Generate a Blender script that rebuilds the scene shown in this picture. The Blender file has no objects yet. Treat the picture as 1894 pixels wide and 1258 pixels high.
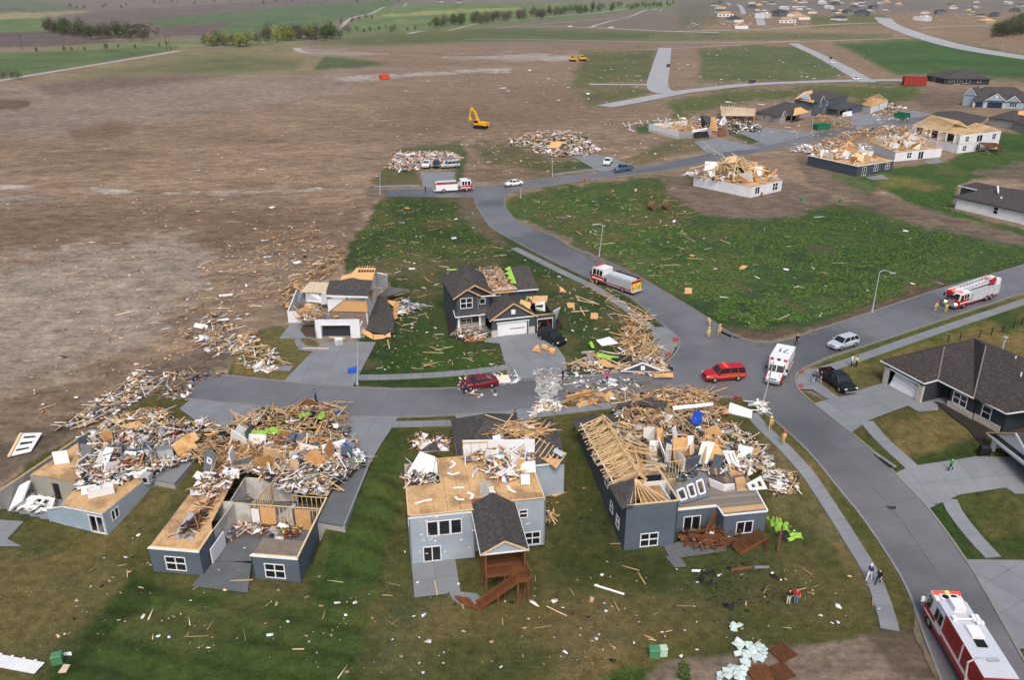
import bpy,bmesh,math,random
import numpy as np
from mathutils import Vector,Matrix,Euler,noise as mnoise
random.seed(7);np.random.seed(7)
R=math.radians
S=bpy.context.scene
COL=S.collection

# ---------------------------------------------------------------- camera (fitted to the photograph, 1894 x 1258)
FPX,HOR,CAMZ,CX,CY=1500.0,-30.0,50.0,947.0,629.0
TH=math.atan((CY-HOR)/FPX)
cam=bpy.data.cameras.new('camera')
cam.sensor_width=36.0;cam.lens=FPX/1894*36;cam.clip_start=1.0;cam.clip_end=20000
cam_o=bpy.data.objects.new('camera',cam);COL.objects.link(cam_o)
cam_o.location=(0,0,CAMZ);cam_o.rotation_euler=(math.pi/2-TH,0,0)
S.camera=cam_o

# ---------------------------------------------------------------- light: overcast afternoon
SUN_EL,SUN_AZ=52,178  # azimuth measured from +Y towards +X
W=bpy.data.worlds.new('World');S.world=W;W.use_nodes=True
nt=W.node_tree
sky=nt.nodes.new('ShaderNodeTexSky');sky.sky_type='NISHITA';sky.sun_disc=False
sky.sun_elevation=R(SUN_EL);sky.sun_rotation=R(SUN_AZ)
sky.air_density=1.0;sky.dust_density=6.0;sky.ozone_density=1.0
nt.links.new(sky.outputs[0],nt.nodes['Background'].inputs[0])
nt.nodes['Background'].inputs[1].default_value=0.115
sl=bpy.data.lights.new('sun','SUN');sl.energy=1.4;sl.angle=R(16);sl.color=(1.0,0.97,0.93)
so=bpy.data.objects.new('sun',sl);COL.objects.link(so)
so.rotation_euler=Euler((R(90-SUN_EL),0,R(180-SUN_AZ)),'XYZ')
so.location=(0,0,200)
S.view_settings.view_transform='Standard';S.view_settings.look='None'
S.view_settings.exposure=0.34;S.view_settings.gamma=1.0
S.view_settings.use_curve_mapping=False
S.render.engine='CYCLES'
S.cycles.use_denoising=True
S.cycles.max_bounces=5;S.cycles.diffuse_bounces=3;S.cycles.glossy_bounces=3;S.cycles.transmission_bounces=3

# ---------------------------------------------------------------- terrain height and picture <-> place
def sst(a,b,x):
    t=np.clip((x-a)/(b-a),0,1);return t*t*(3-2*t)
def hz(x,y):
    """height of the land: back yards are lower than the street; far farmland rolls"""
    h=2.4*sst(62,80,y)
    far=sst(480,1100,y)
    h=h+far*(7*np.sin(x*0.0061+y*0.0043+1.0)+6*np.sin(x*-0.0037+y*0.0085)+3.0*np.sin(x*0.013+0.7)*np.sin(y*0.011))
    return h
_f=Vector((0,math.cos(TH),-math.sin(TH)));_u=Vector((0,math.sin(TH),math.cos(TH)))
def at(u,v,z=0.0):
    d=_f+Vector(((u-CX)/FPX,0,0))-_u*((v-CY)/FPX)
    t=(z-CAMZ)/d.z
    return Vector((0,0,CAMZ))+d*t
def G(u,v,dz=0.0):
    d=_f+Vector(((u-CX)/FPX,0,0))-_u*((v-CY)/FPX)
    z=0.0;p=at(u,v,1.2)
    if p.y<420:
        a,b=0.0,2.4
        for _ in range(30):
            m=(a+b)/2;p=at(u,v,m)
            if float(hz(p.x,p.y))>m:a=m
            else:b=m
        p=at(u,v,(a+b)/2)
    else:
        t0=380.0;t=t0
        while t<9000:
            q=Vector((0,0,CAMZ))+d*t
            if q.z<float(hz(q.x,q.y)):break
            t0=t;t*=1.01
        for _ in range(30):
            m=(t0+t)/2;q=Vector((0,0,CAMZ))+d*m
            if q.z<float(hz(q.x,q.y)):t=m
            else:t0=m
        p=Vector((0,0,CAMZ))+d*t
    p.z+=dz
    return p
def pix(p):
    q=Vector(p)-Vector((0,0,CAMZ));d=q.dot(_f)
    return CX+FPX*q.x/d,CY-FPX*q.dot(_u)/d
def ground(x,y,dz=0.0):return Vector((x,y,float(hz(x,y))+dz))
def head(p,q):return math.atan2(q[1]-p[1],q[0]-p[0])

# ---------------------------------------------------------------- materials
def lin(c):
    r=[]
    for x in c[:3]:
        x=x/255.0
        r.append(x/12.92 if x<=0.04045 else((x+0.055)/1.055)**2.4)
    return tuple(r)
_M={}
HAZE=None
def mat(name,c,rough=0.85,var=0.18,scale=1.2,bump=0.0,bscale=8.0,orand=0.0,metal=0.0,spec=0.3,attr=False,stretch=(1,1,1),emit=None,c2=None,mixs=1.0,mixr=(0.45,0.6),lines=None):
    if name in _M:return _M[name]
    m=bpy.data.materials.new(name);m.use_nodes=True
    n=m.node_tree.nodes;L=m.node_tree.links;b=n['Principled BSDF']
    b.inputs['Roughness'].default_value=rough;b.inputs['Metallic'].default_value=metal
    b.inputs['Specular IOR Level'].default_value=spec
    tc=n.new('ShaderNodeTexCoord');mp=n.new('ShaderNodeMapping');mp.inputs['Scale'].default_value=stretch
    L.new(tc.outputs['Object'],mp.inputs[0])
    if attr:
        a=n.new('ShaderNodeAttribute');a.attribute_name='col';cur=a.outputs['Color']
    else:
        a=n.new('ShaderNodeRGB');a.outputs[0].default_value=(*lin(c),1);cur=a.outputs[0]
    if c2 is not None:
        nz=n.new('ShaderNodeTexNoise');nz.inputs['Scale'].default_value=mixs;nz.inputs['Detail'].default_value=4;L.new(mp.outputs[0],nz.inputs['Vector'])
        mr=n.new('ShaderNodeMapRange');mr.inputs[1].default_value=mixr[0];mr.inputs[2].default_value=mixr[1];L.new(nz.outputs[0],mr.inputs[0])
        mx=n.new('ShaderNodeMix');mx.data_type='RGBA';L.new(mr.outputs[0],mx.inputs['Factor'])
        L.new(cur,mx.inputs['A']);mx.inputs['B'].default_value=(*lin(c2),1);cur=mx.outputs['Result']
    def mul(cur,fac_out):
        v=n.new('ShaderNodeVectorMath');v.operation='SCALE'
        L.new(cur,v.inputs[0]);L.new(fac_out,v.inputs['Scale']);return v.outputs[0]
    if var:
        nz=n.new('ShaderNodeTexNoise');nz.inputs['Scale'].default_value=scale;nz.inputs['Detail'].default_value=5;L.new(mp.outputs[0],nz.inputs['Vector'])
        mr=n.new('ShaderNodeMapRange');mr.inputs[1].default_value=0.25;mr.inputs[2].default_value=0.75
        mr.inputs[3].default_value=1-var;mr.inputs[4].default_value=1+var
        L.new(nz.outputs[0],mr.inputs[0]);cur=mul(cur,mr.outputs[0])
    if orand:
        oi=n.new('ShaderNodeObjectInfo');mr=n.new('ShaderNodeMapRange')
        mr.inputs[3].default_value=1-orand;mr.inputs[4].default_value=1+orand*0.7
        L.new(oi.outputs['Random'],mr.inputs[0]);cur=mul(cur,mr.outputs[0])
    L.new(cur,b.inputs['Base Color'])
    if bump:
        nz=n.new('ShaderNodeTexNoise');nz.inputs['Scale'].default_value=bscale;nz.inputs['Detail'].default_value=4;L.new(mp.outputs[0],nz.inputs['Vector'])
        bp=n.new('ShaderNodeBump');bp.inputs['Strength'].default_value=bump;bp.inputs['Distance'].default_value=0.1
        L.new(nz.outputs[0],bp.inputs['Height'])
        last=bp
        L.new(bp.outputs[0],b.inputs['Normal'])
    if lines:  # (axis, spacing, strength): lap siding / board joints as relief
        ax,sp,st=lines
        sx=n.new('ShaderNodeSeparateXYZ');L.new(tc.outputs['Object'],sx.inputs[0])
        mo=n.new('ShaderNodeMath');mo.operation='MODULO';mo.inputs[1].default_value=sp
        ad=n.new('ShaderNodeMath');ad.inputs[1].default_value=100*sp;L.new(sx.outputs[ax],ad.inputs[0]);L.new(ad.outputs[0],mo.inputs[0])
        bp=n.new('ShaderNodeBump');bp.inputs['Strength'].default_value=st;bp.inputs['Distance'].default_value=0.15;bp.invert=True
        L.new(mo.outputs[0],bp.inputs['Height']);L.new(bp.outputs[0],b.inputs['Normal'])
    if emit:
        b.inputs['Emission Color'].default_value=(*lin(emit[0]),1);b.inputs['Emission Strength'].default_value=emit[1]
    _M[name]=m;return m

PINE=mat('pine lumber',(212,184,142),0.8,0.12,3,orand=0.22)
PINE2=mat('weathered pine',(188,160,124),0.85,0.2,3,orand=0.25)
OSB=mat('oriented strand board',(198,158,108),0.85,0.22,5,orand=0.12,c2=(176,132,82),mixs=0.8)
OSBF=mat('floor decking',(198,162,118),0.85,0.2,4,c2=(158,128,96),mixs=0.4,orand=.06)
ORANGE_OSB=mat('fresh sheathing',(208,164,112),0.8,0.15,4,orand=0.12)
WHITE=mat('white painted',(226,228,232),0.6,0.05,2,orand=0.06)
DRYW=mat('drywall',(216,216,214),0.9,0.08,1.5,orand=0.1)
TAN=mat('tan ceiling board',(196,182,158),0.9,0.1,1.5)
GREYS=mat('grey siding',(152,164,176),0.75,0.13,0.5,lines=(2,0.18,0.25))
SLATE=mat('slate siding',(84,96,109),0.7,0.13,0.5,lines=(2,0.18,0.3))
SLATE2=mat('dark blue slate siding',(66,74,84),0.7,0.1,0.7,lines=(2,0.18,0.3))
CHAR=mat('charcoal siding',(47,53,60),0.7,0.08,0.7,lines=(2,0.2,0.3))
WSID=mat('white siding',(216,219,226),0.7,0.09,0.5,lines=(2,0.18,0.2))
BLUES=mat('pale blue siding',(140,160,176),0.7,0.07,0.7,lines=(2,0.18,0.25),c2=(170,180,186),mixs=0.9,mixr=(0.55,0.7))
TAUPE=mat('taupe siding',(150,150,152),0.75,0.06,0.7,lines=(2,0.18,0.2))
SHING=mat('asphalt shingles',(64,62,63),0.95,0.3,9,bump=0.3,bscale=6,c2=(80,76,74),mixs=2.5)
SHINGB=mat('brown asphalt shingles',(56,52,52),0.95,0.32,8,bump=0.3,bscale=6,c2=(72,66,64),mixs=3)
CONC=mat('concrete',(124,128,133),0.75,0.1,0.5,orand=0.06,bump=0.05,bscale=20)
CONCW=mat('foundation wall',(150,150,146),0.9,0.15,0.8,bump=0.1)
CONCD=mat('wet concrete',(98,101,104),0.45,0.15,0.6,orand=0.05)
JOINT=mat('joint filler',(84,86,86),0.9,0.1,1)
ROADM=mat('wet street paving',(108,108,112),0.38,0.16,0.22,spec=0.5,c2=(88,88,91),mixs=0.05,bump=0.04,bscale=14)
KERB=mat('kerb stone',(126,125,123),0.8,0.15,0.8)
PAD=mat('tactile pad',(150,74,62),0.8,0.15,4)
STONE=mat('stone veneer',(186,180,170),0.9,0.3,3.5,bump=0.6,bscale=5)
GLASS=mat('window glass',(30,34,40),0.12,0.3,0.6,spec=0.6)
DARK=mat('dark interior',(34,34,37),0.95,0.3,1)  # near-black colour standing in for shade inside rooms, openings and gaps
BROWN=mat('cedar deck timber',(112,70,42),0.8,0.18,3,orand=0.2)
DBROWN=mat('dark stained timber',(96,60,38),0.8,0.2,3,orand=0.2)
LIME=mat('lime house wrap',(138,182,72),0.6,0.15,1.5,orand=0.1)
TAR=mat('black roofing felt',(36,38,42),0.85,0.2,2)
METAL=mat('galvanised steel',(186,190,194),0.4,0.05,1,metal=0.3)
GUTTER=mat('white gutter',(222,224,228),0.5,0.03,1)
LITTER=mat('mixed litter',(200,200,200),0.85,0.12,4,attr=True)
BLUEP=mat('blue plastic',(40,90,190),0.5,0.05,1)
REDP=mat('red plastic',(190,40,40),0.5,0.08,1)
NAVY=mat('navy cloth',(44,52,72),0.9,0.2,3)
BLACK=mat('black',(24,25,27),0.6,0.1,2)
GREY=mat('mid grey',(118,122,128),0.7,0.1,2,orand=0.15)

# ---------------------------------------------------------------- mesh helpers
class MB:
    def __init__(s):s.v=[];s.f=[];s.m=[]
    def add(s,vs,fs,mi=0):
        o=len(s.v);s.v+=[tuple(x)for x in vs];s.f+=[tuple(i+o for i in f)for f in fs];s.m+=[mi]*len(fs);return s
    def bx(s,x0,x1,y0,y1,z0,z1,mi=0):
        return s.add([(x0,y0,z0),(x1,y0,z0),(x1,y1,z0),(x0,y1,z0),(x0,y0,z1),(x1,y0,z1),(x1,y1,z1),(x0,y1,z1)],
                     [(0,3,2,1),(4,5,6,7),(0,1,5,4),(1,2,6,5),(2,3,7,6),(3,0,4,7)],mi)
    def obox(s,c,d,rot,mi=0):
        h=[x/2 for x in d]
        vs=[Vector(c)+rot@Vector((sx*h[0],sy*h[1],sz*h[2]))for sz in(-1,1)for sx,sy in((-1,-1),(1,-1),(1,1),(-1,1))]
        return s.add(vs,[(0,3,2,1),(4,5,6,7),(0,1,5,4),(1,2,6,5),(2,3,7,6),(3,0,4,7)],mi)
    def beam(s,p,q,w=0.09,h=0.09,mi=0,roll=0):
        p=Vector(p);q=Vector(q);d=q-p;L=d.length
        if L<1e-6:return s
        return s.obox((p+q)/2,(L,w,h),aim(d,roll),mi)
    def poly(s,pts,t=0.1,mi=0):
        """planar polygon extruded by t against its normal"""
        P=[Vector(p)for p in pts];n=Vector((0,0,0))
        for i in range(len(P)):
            a,b=P[i],P[(i+1)%len(P)];n+=a.cross(b)
        n.normalize();k=len(P)
        return s.add(P+[p-n*t for p in P],[tuple(range(k)),tuple(range(2*k-1,k-1,-1))]+[(i,k+i,k+(i+1)%k,(i+1)%k)for i in range(k)],mi)
    def cyl(s,p,q,r0,r1=None,n=8,mi=0):
        r1=r0 if r1 is None else r1
        p=Vector(p);q=Vector(q);m=aim(q-p)
        a=[p+m@Vector((0,r0*math.cos(2*math.pi*i/n),r0*math.sin(2*math.pi*i/n)))for i in range(n)]
        b=[q+m@Vector((0,r1*math.cos(2*math.pi*i/n),r1*math.sin(2*math.pi*i/n)))for i in range(n)]
        return s.add(a+b,[(i,(i+1)%n,n+(i+1)%n,n+i)for i in range(n)]+[tuple(range(n-1,-1,-1)),tuple(range(n,2*n))],mi)
    def loft(s,rings,mi=0,cap=True):
        k=len(rings[0]);vs=[p for r in rings for p in r];fs=[]
        for j in range(len(rings)-1):
            for i in range(k):
                fs.append((j*k+i,j*k+(i+1)%k,(j+1)*k+(i+1)%k,(j+1)*k+i))
        if cap:fs+=[tuple(range(k-1,-1,-1)),tuple(range((len(rings)-1)*k,len(rings)*k))]
        return s.add(vs,fs,mi)
    def mesh(s,name,mats,smooth=False):
        me=bpy.data.meshes.new(name);me.from_pydata(s.v,[],s.f)
        for m in(mats if isinstance(mats,(list,tuple))else[mats]):me.materials.append(m)
        if len(set(s.m))>1:me.polygons.foreach_set('material_index',s.m)
        if smooth:me.polygons.foreach_set('use_smooth',[True]*len(me.polygons))
        me.update();return me
    def build(s,name,mats,parent=None,smooth=False):
        o=bpy.data.objects.new(name,s.mesh(name,mats,smooth));COL.objects.link(o)
        if parent is not None:o.parent=parent
        return o
def aim(d,roll=0):
    """rotation matrix whose X axis runs along d, Z as upright as can be"""
    x=Vector(d).normalized();up=Vector((0,0,1))
    if abs(x.z)>0.999:up=Vector((0,1,0))
    y=up.cross(x).normalized();z=x.cross(y)
    m=Matrix((x,y,z)).transposed()
    if roll:m=m@Matrix.Rotation(roll,3,'X')
    return m
def tag(o,label=None,cat=None,group=None,kind=None):
    if label:o['label']=label
    if cat:o['category']=cat
    if group:o['group']=group
    if kind:o['kind']=kind
    return o
def thing(name,label,cat,loc=(0,0,0),rz=0.0,group=None):
    o=bpy.data.objects.new(name,None);COL.objects.link(o);o.empty_display_size=0.5
    o.location=loc;o.rotation_euler=(0,0,rz)
    return tag(o,label,cat,group)
_unit={}
def unit(m):
    if m.name not in _unit:
        _unit[m.name]=MB().bx(-.5,.5,-.5,.5,-.5,.5).mesh('block '+m.name,m)
    return _unit[m.name]
def block(name,c,d,rot,m,parent=None):
    """a box object that shares its mesh with every box of that material"""
    o=bpy.data.objects.new(name,unit(m));COL.objects.link(o)
    if parent is not None:o.parent=parent
    M=rot.to_4x4()@Matrix.Diagonal((*d,1));M.translation=Vector(c);o.matrix_local=M
    return o
def stick(name,p,q,w,h,m,parent=None,roll=0):
    p=Vector(p);q=Vector(q);d=q-p
    return block(name,(p+q)/2,(d.length,w,h),aim(d,roll),m,parent)
_kids={}
def copy_tree(o,**kw):
    """a copy of a thing with its parts and sub-parts, sharing mesh data"""
    def cp(src,par):
        c=src.copy();COL.objects.link(c);c.parent=par
        for ch in list(src.children):cp(ch,c)
        return c
    r=cp(o,None)
    for k,v in kw.items():r[k]=v
    return r
class House:
    """an Empty with walls, windows and roofs in metres: x along its front, y away from the camera"""
    def __init__(s,name,label,O,rot,cat='house',group=None):
        s.o=thing(name,label,cat,O,R(rot),group);s.M=Matrix.Translation(Vector(O))@Matrix.Rotation(R(rot),4,'Z');s.MI=s.M.inverted()
        s.rot=R(rot)
    def w(s,p):return s.M@Vector(p)
    def l(s,u,v,z):return s.MI@at(u,v,z)
    def box(s,name,m,*a):return MB().bx(*a).build(name,m,s.o)
    def wall(s,p,q,z0,z1,m,holes=(),t=0.15,name='wall',label=None,slope=None):
        """a wall along p-q, outer face on that line, with rectangular holes (a, b, zb, zt); slope: top height at q"""
        P=Vector((*p,0));Q=Vector((*q,0));d=(Q-P);L=d.length;d.normalize();n=Vector((-d.y,d.x,0))
        b=MB();zt=lambda a:z1 if slope is None else z1+(slope-z1)*a/L
        def pc(a,c,zb,zta,ztc):
            A=P+d*a;C=P+d*c;B=[A,C,C+n*t,A+n*t]
            b.add([(v.x,v.y,zb)for v in B]+[(B[0].x,B[0].y,zta),(B[1].x,B[1].y,ztc),(B[2].x,B[2].y,ztc),(B[3].x,B[3].y,zta)],
                  [(0,3,2,1),(4,5,6,7),(0,1,5,4),(1,2,6,5),(2,3,7,6),(3,0,4,7)])
        cuts=sorted({0.0,L}|{x for h in holes for x in h[:2]})
        for a,c in zip(cuts[:-1],cuts[1:]):
            hs=sorted((h[2],h[3])for h in holes if h[0]<=a+1e-6 and h[1]>=c-1e-6)
            z=z0
            for zb,zt_ in hs:
                if zb>z+1e-4:pc(a,c,z,zb,zb)
                z=zt_
            if zt(a)>z+1e-4 or zt(c)>z+1e-4:pc(a,c,z,zt(a),zt(c))
        o=b.build(name,m,s.o)
        if label:o['label']=label
        return o
    def window(s,p,q,a,b,zb,zt,nx=2,ny=2,fm=None,gm=None,pane=True,name='window',cas=0.09):
        fm=fm or WHITE;gm=gm or GLASS
        P=Vector((*p,0));Q=Vector((*q,0));d=(Q-P).normalized();n=Vector((d.y,-d.x,0))
        m=MB();f=lambda x,z,o:P+d*x+n*o+Vector((0,0,z))
        rot=Matrix((d,-n,Vector((0,0,1)))).transposed()
        def bar(x0,x1,z0,z1,o0=-0.10,o1=0.035):m.obox(f((x0+x1)/2,(z0+z1)/2,(o0+o1)/2),(x1-x0,o1-o0,z1-z0),rot)
        bar(a-cas,a,zb-cas,zt+cas);bar(b,b+cas,zb-cas,zt+cas);bar(a,b,zt,zt+cas);bar(a,b,zb-cas,zb)
        for i in range(1,nx):x=a+(b-a)*i/nx;bar(x-0.045,x+0.045,zb,zt,-0.1,0.02)
        for j in range(1,ny):z=zb+(zt-zb)*j/ny;bar(a,b,z-0.035,z+0.035,-0.1,0.016)
        o=m.build(name,fm,s.o)
        if pane:
            g=MB();g.obox(f((a+b)/2,(zb+zt)/2,-0.075),(b-a-0.004,0.015,zt-zb-0.004),rot);g.build('pane',gm,o)
        return o
    def hole_win(s,p,q,z0,z1,m,wins,t=0.15,**k):
        """wall with windows: wins = (a, b, zb, zt, nx, ny)"""
        o=s.wall(p,q,z0,z1,m,[w[:4]for w in wins],t,**k)
        for w in wins:s.window(p,q,*w[:4],*(w[4:6]if len(w)>4 else(2,2)))
        return o
    def roof(s,polys,m,t=0.14,name='roof',label=None):
        b=MB()
        for p in polys:b.poly(p,t)
        o=b.build(name,m,s.o)
        if label:o['label']=label
        return o
    def studs(s,p,q,z0,z1,sp=0.42,m=None,plates=True,name='stud'):
        m=m or PINE;P=Vector((*p,0));Q=Vector((*q,0));L=(Q-P).length;k=max(1,int(L/sp))
        for i in range(k+1):
            a=P.lerp(Q,i/k);block(name,(a.x,a.y,(z0+z1)/2),(0.05,0.1,z1-z0),aim(Q-P),m,s.o)
        if plates:
            for z in(z0+0.02,z1-0.02):stick('plate',P+Vector((0,0,z)),Q+Vector((0,0,z)),0.11,0.05,m,s.o)
    def trim(s,name,segs,w,h,m=None):
        b=MB()
        for p,q in segs:b.beam(p,q,w,h)
        return b.build(name,m or WHITE,s.o)
# ================================================================ GROUND
def polyline_sd(pts,U,V):
    """signed distance (photo pixels) to a polygon, positive inside"""
    P=np.array(pts,float);n=len(P);best=np.full(U.shape,1e9);ins=np.zeros(U.shape,bool)
    for i in range(n):
        a=P[i];b=P[(i+1)%n];e=b-a
        t=np.clip(((U-a[0])*e[0]+(V-a[1])*e[1])/max(e@e,1e-9),0,1)
        dx=U-a[0]-t*e[0];dy=V-a[1]-t*e[1]
        best=np.minimum(best,dx*dx+dy*dy)
        c=((a[1]>V)!=(b[1]>V))
        if abs(b[1]-a[1])>1e-9:
            c&=U<(b[0]-a[0])*(V-a[1])/(b[1]-a[1])+a[0]
            ins^=c
    d=np.sqrt(best);return np.where(ins,d,-d)
_rs=np.random.RandomState(3)
def vnoise(x,y,seed=0):
    """smooth value noise on arrays, 0..1"""
    rs=np.random.RandomState(seed);T=rs.rand(256,256)
    xi=np.floor(x).astype(int);yi=np.floor(y).astype(int);fx=x-xi;fy=y-yi
    fx=fx*fx*(3-2*fx);fy=fy*fy*(3-2*fy)
    g=lambda i,j:T[(xi+i)%256,(yi+j)%256]
    return(g(0,0)*(1-fx)+g(1,0)*fx)*(1-fy)+(g(0,1)*(1-fx)+g(1,1)*fx)*fy
def fbm(x,y,seed=0,o=4):
    s=0;a=0.5;t=0
    for k in range(o):
        s=s+a*vnoise(x*2**k,y*2**k,seed+k);t+=a;a*=0.55
    return s/t
DIRT=(128,111,94);LAWN=(77,77,36)
GREEN=(56,72,34);CROP=(58,80,42);VIVID=(54,84,34)
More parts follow.
